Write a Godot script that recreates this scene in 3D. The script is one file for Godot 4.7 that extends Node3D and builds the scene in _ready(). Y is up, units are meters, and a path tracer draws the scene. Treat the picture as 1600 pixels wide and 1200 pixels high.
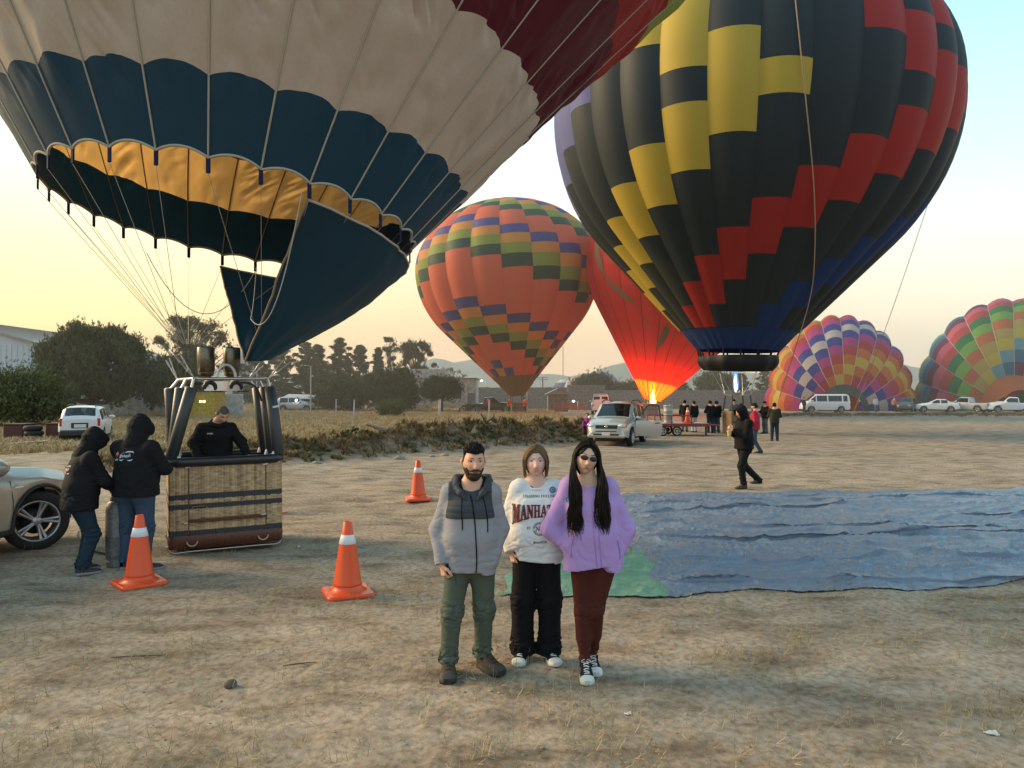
extends Node3D
# A dawn balloon field: one camera, a computed dawn sky, then structure, balloons, vehicles, people, small details.

var rng := RandomNumberGenerator.new()
var used := {}
var mats := {}
var tex := {}
var fold := FastNoiseLite.new()
var bumpn := FastNoiseLite.new()


func _ready() -> void:
	rng.seed = 20240117
	set_camera()
	set_sky()
	set_sun()
	make_textures()
	build_ground()
	build_hills()
	build_mist()
	build_background()
	build_trees()
	build_field()
	build_balloons()
	build_tarp()
	build_basket()
	build_cones()
	build_vehicles()
	build_people()
	build_small()

func set_camera() -> void:
	var cam := Camera3D.new()
	cam.name = "camera"
	add_child(cam)
	cam.position = Vector3(0, 2.05, 0)
	cam.rotation_degrees = Vector3(0.744, 0, 0)
	cam.fov = 54.9
	cam.near = 0.1
	cam.far = 9000.0
	cam.current = true


func sky_stop(e: float, stops: Array) -> Vector3:
	for i in range(1, stops.size()):
		if e <= stops[i][0]:
			var t: float = (e - stops[i - 1][0]) / (stops[i][0] - stops[i - 1][0])
			var a: Vector3 = stops[i - 1][1]
			var b: Vector3 = stops[i][1]
			return a.lerp(b, t)
	return stops[stops.size() - 1][1]


func set_sky() -> void:
	# the air at dawn: warm and bright where the sun is about to rise (left of the frame), blue opposite
	var toward := [[0.0, Vector3(1.24, 0.84, 0.3)], [4.0, Vector3(1.2, 0.9, 0.36)], [10.0, Vector3(1.04, 0.92, 0.5)], [16.0, Vector3(0.86, 0.92, 0.7)], [25.0, Vector3(0.6, 0.8, 0.8)], [45.0, Vector3(0.42, 0.66, 0.76)], [90.0, Vector3(0.32, 0.56, 0.72)]]
	var beside := [[0.0, Vector3(0.95, 0.6, 0.34)], [5.0, Vector3(0.95, 0.68, 0.38)], [10.0, Vector3(0.9, 0.77, 0.52)], [16.0, Vector3(0.74, 0.83, 0.75)], [25.0, Vector3(0.5, 0.76, 0.83)], [45.0, Vector3(0.38, 0.64, 0.77)], [90.0, Vector3(0.32, 0.56, 0.72)]]
	var across := [[0.0, Vector3(0.82, 0.66, 0.48)], [5.0, Vector3(0.84, 0.76, 0.58)], [10.0, Vector3(0.76, 0.79, 0.68)], [16.0, Vector3(0.56, 0.77, 0.8)], [25.0, Vector3(0.38, 0.69, 0.83)], [45.0, Vector3(0.34, 0.61, 0.77)], [90.0, Vector3(0.32, 0.56, 0.72)]]
	var behind := [[0.0, Vector3(0.72, 0.64, 0.6)], [5.0, Vector3(0.74, 0.7, 0.66)], [10.0, Vector3(0.66, 0.7, 0.72)], [16.0, Vector3(0.55, 0.7, 0.78)], [25.0, Vector3(0.45, 0.66, 0.8)], [45.0, Vector3(0.37, 0.61, 0.77)], [90.0, Vector3(0.32, 0.56, 0.72)]]
	var w := 720
	var h := 360
	var im := Image.create(w, h, false, Image.FORMAT_RGBF)
	for y in h:
		var e := 90.0 - (y + 0.5) / h * 180.0
		var low := maxf(e, 0.0)
		var c := [sky_stop(low, toward), sky_stop(low, beside), sky_stop(low, across), sky_stop(low, behind)]
		for x in w:
			var az := wrapf((x + 0.5) / w * 360.0, -180.0, 180.0)
			var off := absf(wrapf(az + 42.0, -180.0, 180.0))
			var v: Vector3
			if off < 38.0:
				v = c[0].lerp(c[1], smoothstep(0.0, 38.0, off))
			elif off < 78.0:
				v = c[1].lerp(c[2], smoothstep(38.0, 78.0, off))
			else:
				v = c[2].lerp(c[3], smoothstep(78.0, 165.0, off))
			im.set_pixel(x, y, Color(v.x, v.y, v.z))
	var pano := PanoramaSkyMaterial.new()
	pano.panorama = ImageTexture.create_from_image(im)
	var sky := Sky.new()
	sky.sky_material = pano
	var env := Environment.new()
	env.background_mode = Environment.BG_SKY
	env.sky = sky
	env.background_energy_multiplier = 0.7
	env.tonemap_mode = Environment.TONE_MAPPER_LINEAR
	env.tonemap_exposure = 2.2
	env.sdfgi_enabled = true
	env.ssao_enabled = true
	env.ssil_enabled = true
	env.volumetric_fog_enabled = true
	env.volumetric_fog_density = 0.0
	var we := WorldEnvironment.new()
	we.name = "world_environment"
	we.environment = env
	add_child(we)


func set_sun() -> void:
	var sun := DirectionalLight3D.new()
	sun.name = "sun"
	add_child(sun)
	# low on the left, just beyond the edge of the frame, softened by the haze
	sun.look_at_from_position(Vector3(-60, 30, -16), Vector3.ZERO)
	sun.light_color = Color(1.0, 0.86, 0.66)
	sun.light_energy = 0.8
	sun.light_angular_distance = 28.0
	sun.shadow_enabled = true


# ---------------------------------------------------------------- names, things, parts

func numbered(called: String) -> String:
	var n: int = used.get(called, 0)
	used[called] = n + 1
	return called if n == 0 else "%s_%03d" % [called, n]


func tag(o: Node, label: String, category: String, group := "", kind := "") -> Node:
	if label:
		o.set_meta("label", label)
	if category:
		o.set_meta("category", category)
	if group:
		o.set_meta("group", group)
	if kind:
		o.set_meta("kind", kind)
	return o


func thing(called: String, label: String, category: String, at := Vector3.ZERO, turn := 0.0, group := "") -> Node3D:
	var o := Node3D.new()
	o.name = numbered(called)
	add_child(o)
	o.position = at
	o.rotation.y = turn
	tag(o, label, category, group)
	return o


func put(called: String, st: SurfaceTool, m: Material, parent: Node = null, smooth := true) -> MeshInstance3D:
	if smooth:
		st.generate_normals()
	var o := MeshInstance3D.new()
	o.mesh = st.commit()
	o.material_override = m
	if parent == null:
		o.name = numbered(called)
		add_child(o)
	else:
		name_part(o, called, parent)
	return o


func name_part(o: Node, called: String, parent: Node) -> void:
	var n: int = parent.get_meta("n_" + called, 0)
	parent.set_meta("n_" + called, n + 1)
	o.name = called if n == 0 else "%s_%03d" % [called, n]
	parent.add_child(o, true)


func share(called: String, mesh: Mesh, m: Material, parent: Node, at := Transform3D()) -> MeshInstance3D:
	var o := MeshInstance3D.new()
	o.mesh = mesh
	o.material_override = m
	o.transform = at
	name_part(o, called, parent)
	return o


func structure(o: Node) -> Node:
	o.set_meta("kind", "structure")
	return o


func copy(o: Node3D, at: Vector3, turn: float, label: String) -> Node3D:
	var c: Node3D = o.duplicate()
	var base := String(o.name)
	var cut := base.rfind("_")
	if cut > 0 and base.substr(cut + 1).is_valid_int():
		base = base.substr(0, cut)
	c.name = numbered(base)
	add_child(c)
	c.position = at
	c.rotation.y = turn
	c.set_meta("label", label)
	return c


# ---------------------------------------------------------------- materials

func lin(r: float, g: float, b: float) -> Color:
	return Color(r, g, b).linear_to_srgb()


func noise_tex(key: String, size: int, freq: float, lo: float, hi: float, normal := 0.0, sd := 1, oct := 4, kind := FastNoiseLite.TYPE_SIMPLEX_SMOOTH) -> Texture2D:
	if tex.has(key):
		return tex[key]
	var n := FastNoiseLite.new()
	n.seed = sd
	n.noise_type = kind
	n.frequency = freq
	n.fractal_octaves = oct
	var t := NoiseTexture2D.new()
	t.width = size
	t.height = size
	t.seamless = true
	t.noise = n
	if normal > 0.0:
		t.as_normal_map = true
		t.bump_strength = normal
	else:
		var g := Gradient.new()
		g.set_color(0, Color(lo, lo, lo))
		g.set_color(1, Color(hi, hi, hi))
		t.color_ramp = g
	tex[key] = t
	return t


func ramp_tex(key: String, size: int, freq: float, cols: Array, sd := 1, oct := 5) -> Texture2D:
	if tex.has(key):
		return tex[key]
	var n := FastNoiseLite.new()
	n.seed = sd
	n.frequency = freq
	n.fractal_octaves = oct
	var t := NoiseTexture2D.new()
	t.width = size
	t.height = size
	t.seamless = true
	t.noise = n
	var g := Gradient.new()
	g.offsets = PackedFloat32Array(range(cols.size()).map(func(i): return float(i) / (cols.size() - 1)))
	g.colors = PackedColorArray(cols)
	t.color_ramp = g
	tex[key] = t
	return t


func make_textures() -> void:
	noise_tex("nylon", 256, 0.05, 0.95, 1.0, 0.0, 6)
	noise_tex("cloth", 256, 0.08, 0.86, 1.0, 0.0, 3)
	noise_tex("cloth_n", 256, 0.12, 0, 1, 1.2, 4)
	noise_tex("dust", 512, 0.012, 0.72, 1.0, 0.0, 8)
	fold.noise_type = FastNoiseLite.TYPE_SIMPLEX_SMOOTH
	fold.seed = 5
	fold.frequency = 1.0
	fold.fractal_type = FastNoiseLite.FRACTAL_NONE
	bumpn.seed = 11
	bumpn.frequency = 1.0
	bumpn.fractal_octaves = 3


func mat(key: String, c: Color, rough := 0.8, metal := 0.0, grain := "", scale := 4.0) -> StandardMaterial3D:
	if mats.has(key):
		return mats[key]
	var m := StandardMaterial3D.new()
	m.resource_name = key
	m.albedo_color = c
	m.roughness = rough
	m.metallic = metal
	if key.ends_with("_hair"):
		m.metallic_specular = 0.22
	if grain:
		m.albedo_texture = tex[grain]
		m.uv1_triplanar = true
		m.uv1_scale = Vector3.ONE * scale
	mats[key] = m
	return m


func cloth(key: String, c: Color, rough := 0.9, bump := 0.5, scale := 6.0) -> StandardMaterial3D:
	if mats.has(key):
		return mats[key]
	var m := mat(key, c, rough, 0.0, "cloth", scale)
	m.normal_enabled = true
	m.normal_texture = tex["cloth_n"]
	m.normal_scale = bump
	m.metallic_specular = 0.3
	return m


func sail(key: String, c: Color, through := 0.5) -> StandardMaterial3D:
	# balloon nylon: coloured light comes through it
	if mats.has(key):
		return mats[key]
	var m := mat(key, c, 0.6, 0.0, "nylon", 1.5)
	m.metallic_specular = 0.35
	m.backlight_enabled = true
	m.backlight = Color(through, through, through).linear_to_srgb()
	return m


func glass(key: String, tint: Color, alpha: float) -> StandardMaterial3D:
	if mats.has(key):
		return mats[key]
	var m := StandardMaterial3D.new()
	m.resource_name = key
	m.albedo_color = Color(tint.r, tint.g, tint.b, alpha)
	m.transparency = BaseMaterial3D.TRANSPARENCY_ALPHA
	m.roughness = 0.04
	mats[key] = m
	return m


func glow(key: String, c: Color, e: float) -> StandardMaterial3D:
	if mats.has(key):
		return mats[key]
	var m := StandardMaterial3D.new()
	m.resource_name = key
	m.albedo_color = c
	m.emission_enabled = true
	m.emission = c
	m.emission_energy_multiplier = e
	mats[key] = m
	return m


# ---------------------------------------------------------------- shapes

func new_st() -> SurfaceTool:
	var st := SurfaceTool.new()
	st.begin(Mesh.PRIMITIVE_TRIANGLES)
	st.set_smooth_group(0)
	return st


func quad(st: SurfaceTool, a: Vector3, b: Vector3, c: Vector3, d: Vector3) -> void:
	st.add_vertex(a)
	st.add_vertex(b)
	st.add_vertex(c)
	st.add_vertex(a)
	st.add_vertex(c)
	st.add_vertex(d)


func tri(st: SurfaceTool, a: Vector3, b: Vector3, c: Vector3) -> void:
	st.add_vertex(a)
	st.add_vertex(b)
	st.add_vertex(c)


func grid(st: SurfaceTool, rows: Array, closed := false) -> void:
	# rows: arrays of points of equal length
	for i in rows.size() - 1:
		var a: PackedVector3Array = rows[i]
		var b: PackedVector3Array = rows[i + 1]
		var n := a.size()
		for j in (n if closed else n - 1):
			var k := (j + 1) % n
			quad(st, a[j], b[j], b[k], a[k])


func fan(st: SurfaceTool, ring: PackedVector3Array, flip := false) -> void:
	var c := Vector3.ZERO
	for p in ring:
		c += p
	c /= ring.size()
	for j in ring.size():
		var k := (j + 1) % ring.size()
		if flip:
			tri(st, c, ring[k], ring[j])
		else:
			tri(st, c, ring[j], ring[k])


func loft(st: SurfaceTool, rings: Array, caps := true) -> void:
	grid(st, rings, true)
	if caps:
		st.set_smooth_group(1)
		fan(st, rings[0], true)
		st.set_smooth_group(2)
		fan(st, rings[rings.size() - 1])
		st.set_smooth_group(0)


func circle_at(c: Vector3, u: Vector3, v: Vector3, r: float, n: int) -> PackedVector3Array:
	var o := PackedVector3Array()
	for i in n:
		var f := TAU * i / n
		o.append(c + u * (cos(f) * r) + v * (sin(f) * r))
	return o


func tube(st: SurfaceTool, pts: Array, r: Variant, n := 8, caps := true) -> void:
	var rings := []
	var side := Vector3.ZERO
	for i in pts.size():
		var p: Vector3 = pts[i]
		var q0: Vector3 = pts[maxi(i - 1, 0)]
		var q1: Vector3 = pts[mini(i + 1, pts.size() - 1)]
		var d := (q1 - q0).normalized()
		if side == Vector3.ZERO:
			side = d.cross(Vector3.UP if absf(d.y) < 0.9 else Vector3.RIGHT)
		side = (side - d * side.dot(d)).normalized()
		var rad: float = r[i] if r is Array else r
		rings.append(circle_at(p, side, d.cross(side), rad, n))
	loft(st, rings, caps)


func lathe(st: SurfaceTool, prof: Array, n := 24, at := Transform3D()) -> void:
	# prof: Vector2(radius, height) from bottom to top; a repeated point makes a crease
	var rings := []
	var sg := 0
	for i in prof.size():
		if i > 0 and prof[i].is_equal_approx(prof[i - 1]):
			st.set_smooth_group(sg % 20)
			grid(st, rings, true)
			rings = []
			sg += 1
		var ring := PackedVector3Array()
		for j in n:
			var f := TAU * j / n
			ring.append(at * Vector3(cos(f) * prof[i].x, prof[i].y, sin(f) * prof[i].x))
		rings.append(ring)
	st.set_smooth_group(sg % 20)
	grid(st, rings, true)
	st.set_smooth_group(0)


func box(st: SurfaceTool, c: Vector3, s: Vector3, b := Basis(), bev := 0.0) -> void:
	# a box with chamfered edges
	var h := s * 0.5
	var e := minf(bev, minf(h.x, minf(h.y, h.z)) * 0.9)
	st.set_smooth_group(-1)
	if e <= 0.0:
		e = 0.0
	for ax in 3:
		for sg in [-1.0, 1.0]:
			var u := (ax + 1) % 3
			var w := (ax + 2) % 3
			var q := []
			for k in [[-1, -1], [1, -1], [1, 1], [-1, 1]]:
				var p := Vector3.ZERO
				p[ax] = sg * h[ax]
				p[u] = k[0] * (h[u] - e)
				p[w] = k[1] * (h[w] - e)
				q.append(c + b * p)
			if sg < 0:
				quad(st, q[0], q[1], q[2], q[3])
			else:
				quad(st, q[3], q[2], q[1], q[0])
	if e > 0.0:
		for ax in 3:
			var u := (ax + 1) % 3
			var w := (ax + 2) % 3
			for su in [-1.0, 1.0]:
				for sw in [-1.0, 1.0]:
					var q := []
					for k in [-1.0, 1.0]:
						var p := Vector3.ZERO
						p[ax] = k * (h[ax] - e)
						p[u] = su * h[u]
						p[w] = sw * (h[w] - e)
						q.append(c + b * p)
						p[u] = su * (h[u] - e)
						p[w] = sw * h[w]
						q.append(c + b * p)
					if su * sw > 0:
						quad(st, q[0], q[1], q[3], q[2])
					else:
						quad(st, q[0], q[2], q[3], q[1])
		for sx in [-1.0, 1.0]:
			for sy in [-1.0, 1.0]:
				for sz in [-1.0, 1.0]:
					var p := Vector3(sx * h.x, sy * h.y, sz * h.z)
					var q := [c + b * (p - Vector3(0, sy * e, sz * e)), c + b * (p - Vector3(sx * e, 0, sz * e)), c + b * (p - Vector3(sx * e, sy * e, 0))]
					if sx * sy * sz > 0:
						tri(st, q[0], q[2], q[1])
					else:
						tri(st, q[0], q[1], q[2])
	st.set_smooth_group(0)


func ball(st: SurfaceTool, c: Vector3, r: Vector3, n := 12, m := 8, b := Basis()) -> void:
	var rings := []
	for i in m + 1:
		var la := -PI / 2 + PI * i / m
		var ring := PackedVector3Array()
		for j in n:
			var f := TAU * j / n
			ring.append(c + b * Vector3(cos(f) * cos(la) * r.x, sin(la) * r.y, sin(f) * cos(la) * r.z))
		rings.append(ring)
	grid(st, rings, true)


func rings_box(c: Vector3, hx: float, hz: float, rad: float, n := 4) -> PackedVector3Array:
	# a rounded rectangle in the xz plane
	var o := PackedVector3Array()
	for q in 4:
		var cx: float = [1, -1, -1, 1][q] * (hx - rad)
		var cz: float = [1, 1, -1, -1][q] * (hz - rad)
		for i in n + 1:
			var f := PI / 2 * (q + float(i) / n)
			o.append(c + Vector3(cx + cos(f) * rad, 0, cz + sin(f) * rad))
	return o


func arc(a: Vector3, b: Vector3, sag: float, n := 10) -> Array:
	var o := []
	for i in n + 1:
		var t := float(i) / n
		o.append(a.lerp(b, t) + Vector3.DOWN * (sag * 4.0 * t * (1.0 - t)))
	return o


func spline(pts: Array, per := 6) -> Array:
	var o := []
	for i in pts.size() - 1:
		var p0: Vector3 = pts[maxi(i - 1, 0)]
		var p1: Vector3 = pts[i]
		var p2: Vector3 = pts[i + 1]
		var p3: Vector3 = pts[mini(i + 2, pts.size() - 1)]
		for k in per:
			o.append(p1.cubic_interpolate(p2, p0, p3, float(k) / per))
	o.append(pts[pts.size() - 1])
	return o


# ---------------------------------------------------------------- ground, hills, field

const RIDGE := [Vector3(-10.5, 0.4, -21.0), Vector3(-7.4, 0.62, -22.5), Vector3(-5.2, 0.75, -25.2), Vector3(-3.2, 1.0, -27.0), Vector3(-0.6, 1.05, -29.5), Vector3(1.8, 0.95, -32.0), Vector3(4.6, 0.8, -34.5)]


const RUTS := [[-12.6, 0.1, 0.7], [-15.2, -0.06, 0.5], [-18.5, -0.16, 1.2], [-22.0, -0.3, 0.8], [-28.0, -0.1, 1.5]]


func ridge_at(x: float, z: float) -> Vector2:
	# (height of the bank of spoil, share 0..1 across it)
	var best := 0.0
	var share := 0.0
	for i in RIDGE.size() - 1:
		var a: Vector3 = RIDGE[i]
		var b: Vector3 = RIDGE[i + 1]
		var ab := Vector2(b.x - a.x, b.z - a.z)
		var ap := Vector2(x - a.x, z - a.z)
		var t := clampf(ap.dot(ab) / ab.length_squared(), 0.0, 1.0)
		var d := (ap - ab * t).length()
		var g := exp(-pow(d / 1.25, 2.0))
		var hh := lerpf(a.y, b.y, t) * g
		if hh > best:
			best = hh
			share = g
	return Vector2(best, share)


func gy(x: float, z: float) -> float:
	var r := sqrt(x * x + z * z)
	var h := bumpn.get_noise_2d(x * 0.35, z * 0.35) * 0.07 * smoothstep(2.0, 14.0, r) * (1.0 - smoothstep(60.0, 120.0, r))
	h += bumpn.get_noise_2d(x * 1.3 + 40.0, z * 2.0) * 0.022
	if r < 30.0:
		h += bumpn.get_noise_2d(x * 7.0, z * 7.0 + 9.0) * 0.010
	if r > 4.0 and r < 60.0:
		# wheel ruts
		for k in RUTS:
			var c: float = z - (k[0] + k[1] * x + k[2] * sin(x * 0.22 + k[0]))
			for e in [-0.75, 0.75]:
				var q = (c - e) / 0.13
				if q > -3.0 and q < 3.0:
					h += 0.02 * exp(-pow(absf(q) - 1.6, 2.0) * 2.0) - 0.028 * exp(-q * q)
	if z < -16.0 and z > -40.0 and x < 9.0 and x > -15.0:
		var m := ridge_at(x, z)
		h += m.x * (0.8 + 0.5 * bumpn.get_noise_2d(x * 0.9, z * 0.9)) + m.y * 0.16 * bumpn.get_noise_2d(x * 3.1, z * 3.1)
	# low grassy berm in front of the row of parked cars on the right
	var berm := exp(-pow((z + 66.0 + 0.08 * x) / 1.6, 2.0)) * smoothstep(21.0, 26.0, x)
	h += berm * (0.14 + 0.12 * bumpn.get_noise_2d(x * 0.8, 3.0))
	# road bank across the field on the left
	h += 0.7 * exp(-pow((z + 88.0) / 3.0, 2.0)) * smoothstep(2.0, -8.0, x) * smoothstep(-48.0, -36.0, x) * (0.8 + 0.5 * bumpn.get_noise_2d(x * 0.3, 8.0))
	return h


func in_field(x: float, z: float) -> float:
	# 1 where the dry yellow grass grows
	var edge := -24.0
	for i in RIDGE.size() - 1:
		var a: Vector3 = RIDGE[i]
		var b: Vector3 = RIDGE[i + 1]
		if x >= a.x and x <= b.x:
			edge = lerpf(a.z, b.z, (x - a.x) / (b.x - a.x)) - 0.6
	if x < -10.5:
		edge = -24.5
	if x > 4.6:
		return 0.0
	return smoothstep(edge, edge - 2.5, z) * smoothstep(-96.0, -84.0, z) * smoothstep(7.0, 2.0, x + (z + 34.0) * 0.02)


func build_ground() -> void:
	var az := []
	var a := -180.0
	while a < 180.0:
		az.append(deg_to_rad(a))
		a += 0.42 if a >= -44.0 and a < 44.0 else 4.0
	var rad := [0.0]
	var r := 0.8
	while r < 6000.0:
		rad.append(r)
		r *= 1.016 if r < 42.0 else (1.03 if r < 130.0 else 1.25)
	rad.append(6000.0)
	var v := PackedVector3Array()
	var cols := PackedColorArray()
	var idx := PackedInt32Array()
	var n := az.size()
	for i in rad.size():
		for j in n:
			var x: float = sin(az[j]) * rad[i]
			var z: float = -cos(az[j]) * rad[i]
			v.append(Vector3(x, gy(x, z), z))
			# packed dirt, paler where it is trodden bare, a little dead turf in places
			var c := Vector3(0.37, 0.308, 0.245)
			c *= 1.0 + 0.17 * bumpn.get_noise_2d(x * 0.16 + 70.0, z * 0.42 - 30.0) + 0.16 * bumpn.get_noise_2d(x * 0.5, z * 1.6 + 12.0)
			var moss := smoothstep(0.1, 0.5, bumpn.get_noise_2d(x * 0.4 - 9.0, z * 0.55 + 21.0))
			c = c.lerp(Vector3(0.29, 0.25, 0.175), moss * 0.32)
			var f := in_field(x, z)
			c = c.lerp(Vector3(0.43, 0.325, 0.18), f)
			if z < -16.0 and z > -42.0:
				c = c.lerp(Vector3(0.19, 0.135, 0.085), clampf(ridge_at(x, z).y * 1.3, 0.0, 1.0) * 0.85)
			cols.append(Color(c.x, c.y, c.z))
	for i in rad.size() - 1:
		for j in n:
			var k := (j + 1) % n
			idx.append_array(PackedInt32Array([i * n + j, (i + 1) * n + j, (i + 1) * n + k, i * n + j, (i + 1) * n + k, i * n + k]))
	var arr := []
	arr.resize(Mesh.ARRAY_MAX)
	arr[Mesh.ARRAY_VERTEX] = v
	arr[Mesh.ARRAY_COLOR] = cols
	arr[Mesh.ARRAY_INDEX] = idx
	var st := SurfaceTool.new()
	st.create_from_arrays(arr)
	var m := StandardMaterial3D.new()
	m.resource_name = "dirt"
	m.vertex_color_use_as_albedo = true
	m.roughness = 0.95
	m.metallic_specular = 0.2
	m.albedo_texture = ramp_tex("dirt", 1024, 0.02, [Color(0.62, 0.6, 0.58), Color(0.84, 0.82, 0.8), Color(0.93, 0.92, 0.9), Color(1, 1, 1), Color(0.98, 0.96, 0.93)], 21, 6)
	m.uv1_triplanar = true
	m.uv1_world_triplanar = true
	m.uv1_scale = Vector3(0.55, 0.55, 0.55)
	m.detail_enabled = true
	m.detail_blend_mode = BaseMaterial3D.BLEND_MODE_MUL
	m.detail_albedo = ramp_tex("dirt_far", 1024, 0.016, [Color(0.66, 0.63, 0.6), Color(0.9, 0.88, 0.86), Color(1, 1, 1), Color(1, 0.99, 0.97)], 33, 5)
	m.detail_uv_layer = BaseMaterial3D.DETAIL_UV_2
	m.uv2_triplanar = true
	m.uv2_world_triplanar = true
	m.uv2_scale = Vector3(0.06, 0.1, 0.13)
	m.normal_enabled = true
	m.normal_texture = noise_tex("dirt_n", 1024, 0.035, 0, 1, 5.0, 17, 6)
	m.normal_scale = 0.5
	var o := put("ground", st, m)
	structure(o)


func build_hills() -> void:
	# far ridges, seen through the morning air
	var defs := [[2600.0, 190.0, Vector3(0.13, 0.15, 0.13), 3, "far_hills"], [1700.0, 84.0, Vector3(0.13, 0.15, 0.13), 9, "near_hills"]]
	for d in defs:
		var st := new_st()
		var crest := PackedVector3Array()
		var foot := PackedVector3Array()
		var back := PackedVector3Array()
		for i in 161:
			var a := deg_to_rad(lerpf(-60.0, 60.0, i / 160.0))
			var n: float = bumpn.get_noise_2d(i * 0.035 + d[3] * 10.0, 0.5) + 0.25 * bumpn.get_noise_2d(i * 0.16, d[3])
			var deg := rad_to_deg(a)
			var hump := exp(-pow((deg + 3.5) / 4.5, 2.0)) * 0.3 + exp(-pow((deg - 10.5) / 6.0, 2.0)) * 0.42
			var h: float = d[1] * maxf(0.08, 0.28 + n * 0.45 + hump)
			crest.append(Vector3(sin(a) * d[0], h, -cos(a) * d[0]))
			foot.append(Vector3(sin(a) * d[0] * 0.82, -2.0, -cos(a) * d[0] * 0.82))
			back.append(Vector3(sin(a) * d[0] * 1.3, -2.0, -cos(a) * d[0] * 1.3))
		var mid := PackedVector3Array()
		for i in 161:
			mid.append(foot[i].lerp(crest[i], 0.6) + Vector3.UP * bumpn.get_noise_2d(i * 0.4, d[3] * 2.0) * d[1] * 0.1)
		grid(st, [foot, mid, crest, back])
		var c: Vector3 = d[2]
		structure(put(d[4], st, mat(d[4], lin(c.x, c.y, c.z), 1.0)))


func build_mist() -> void:
	# low morning haze lying over the field, and the deeper air before the far ridges
	for k in [["morning_haze", Vector3(0, 9.0, -125.0), Vector3(420, 19.0, 170.0), 0.0028, Color(0.9, 0.86, 0.8)], ["valley_haze", Vector3(0, 70.0, -1500.0), Vector3(5200, 146.0, 2000.0), 0.00016, Color(0.8, 0.87, 0.93)]]:
		var fog := FogVolume.new()
		fog.name = k[0]
		fog.shape = RenderingServer.FOG_VOLUME_SHAPE_BOX
		fog.size = k[2]
		fog.position = k[1]
		var m := FogMaterial.new()
		m.resource_name = k[0]
		m.density = k[3]
		m.albedo = k[4]
		fog.material = m
		add_child(fog)
		fog.set_meta("kind", "stuff")


func blade_mesh(h: float, w: float, blades: int, lean: float, sd: int) -> ArrayMesh:
	# a tuft: thin bent blades
	var rg := RandomNumberGenerator.new()
	rg.seed = sd
	var st := new_st()
	st.set_smooth_group(-1)
	for i in blades:
		var f := rg.randf() * TAU
		var dir := Vector3(cos(f), 0, sin(f))
		var side := Vector3(-dir.z, 0, dir.x) * w * rg.randf_range(0.6, 1.2)
		var base := dir * rg.randf() * h * 0.18
		var hh := h * rg.randf_range(0.55, 1.1)
		var ln := lean * rg.randf_range(0.3, 1.2)
		var m := base + Vector3.UP * hh * 0.6 + dir * ln * hh * 0.3
		var t := base + Vector3.UP * hh * (1.0 - 0.25 * ln) + dir * ln * hh
		quad(st, base - side, base + side, m + side * 0.7, m - side * 0.7)
		tri(st, m - side * 0.7, m + side * 0.7, t)
	st.generate_normals()
	return st.commit()


func scatter(called: String, mesh: Mesh, m: Material, xf: Array, cols: Array, parent: Node = null, kind := "stuff") -> MultiMeshInstance3D:
	var mm := MultiMesh.new()
	mm.transform_format = MultiMesh.TRANSFORM_3D
	mm.use_colors = true
	mm.mesh = mesh
	mm.instance_count = xf.size()
	for i in xf.size():
		mm.set_instance_transform(i, xf[i])
		mm.set_instance_color(i, cols[i])
	var o := MultiMeshInstance3D.new()
	o.multimesh = mm
	o.material_override = m
	if parent:
		name_part(o, called, parent)
	else:
		o.name = numbered(called)
		add_child(o)
	if kind:
		o.set_meta("kind", kind)
	return o


func leafy(key: String) -> StandardMaterial3D:
	if mats.has(key):
		return mats[key]
	var m := StandardMaterial3D.new()
	m.resource_name = key
	m.vertex_color_use_as_albedo = true
	m.roughness = 0.8
	m.metallic_specular = 0.2
	m.backlight_enabled = true
	m.backlight = Color(0.3, 0.3, 0.3)
	mats[key] = m
	return m


func turned(p: Vector3, s: float, sy := 1.0) -> Transform3D:
	return Transform3D(Basis(Vector3.UP, rng.randf() * TAU).scaled(Vector3(s, s * sy, s)), p)


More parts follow.
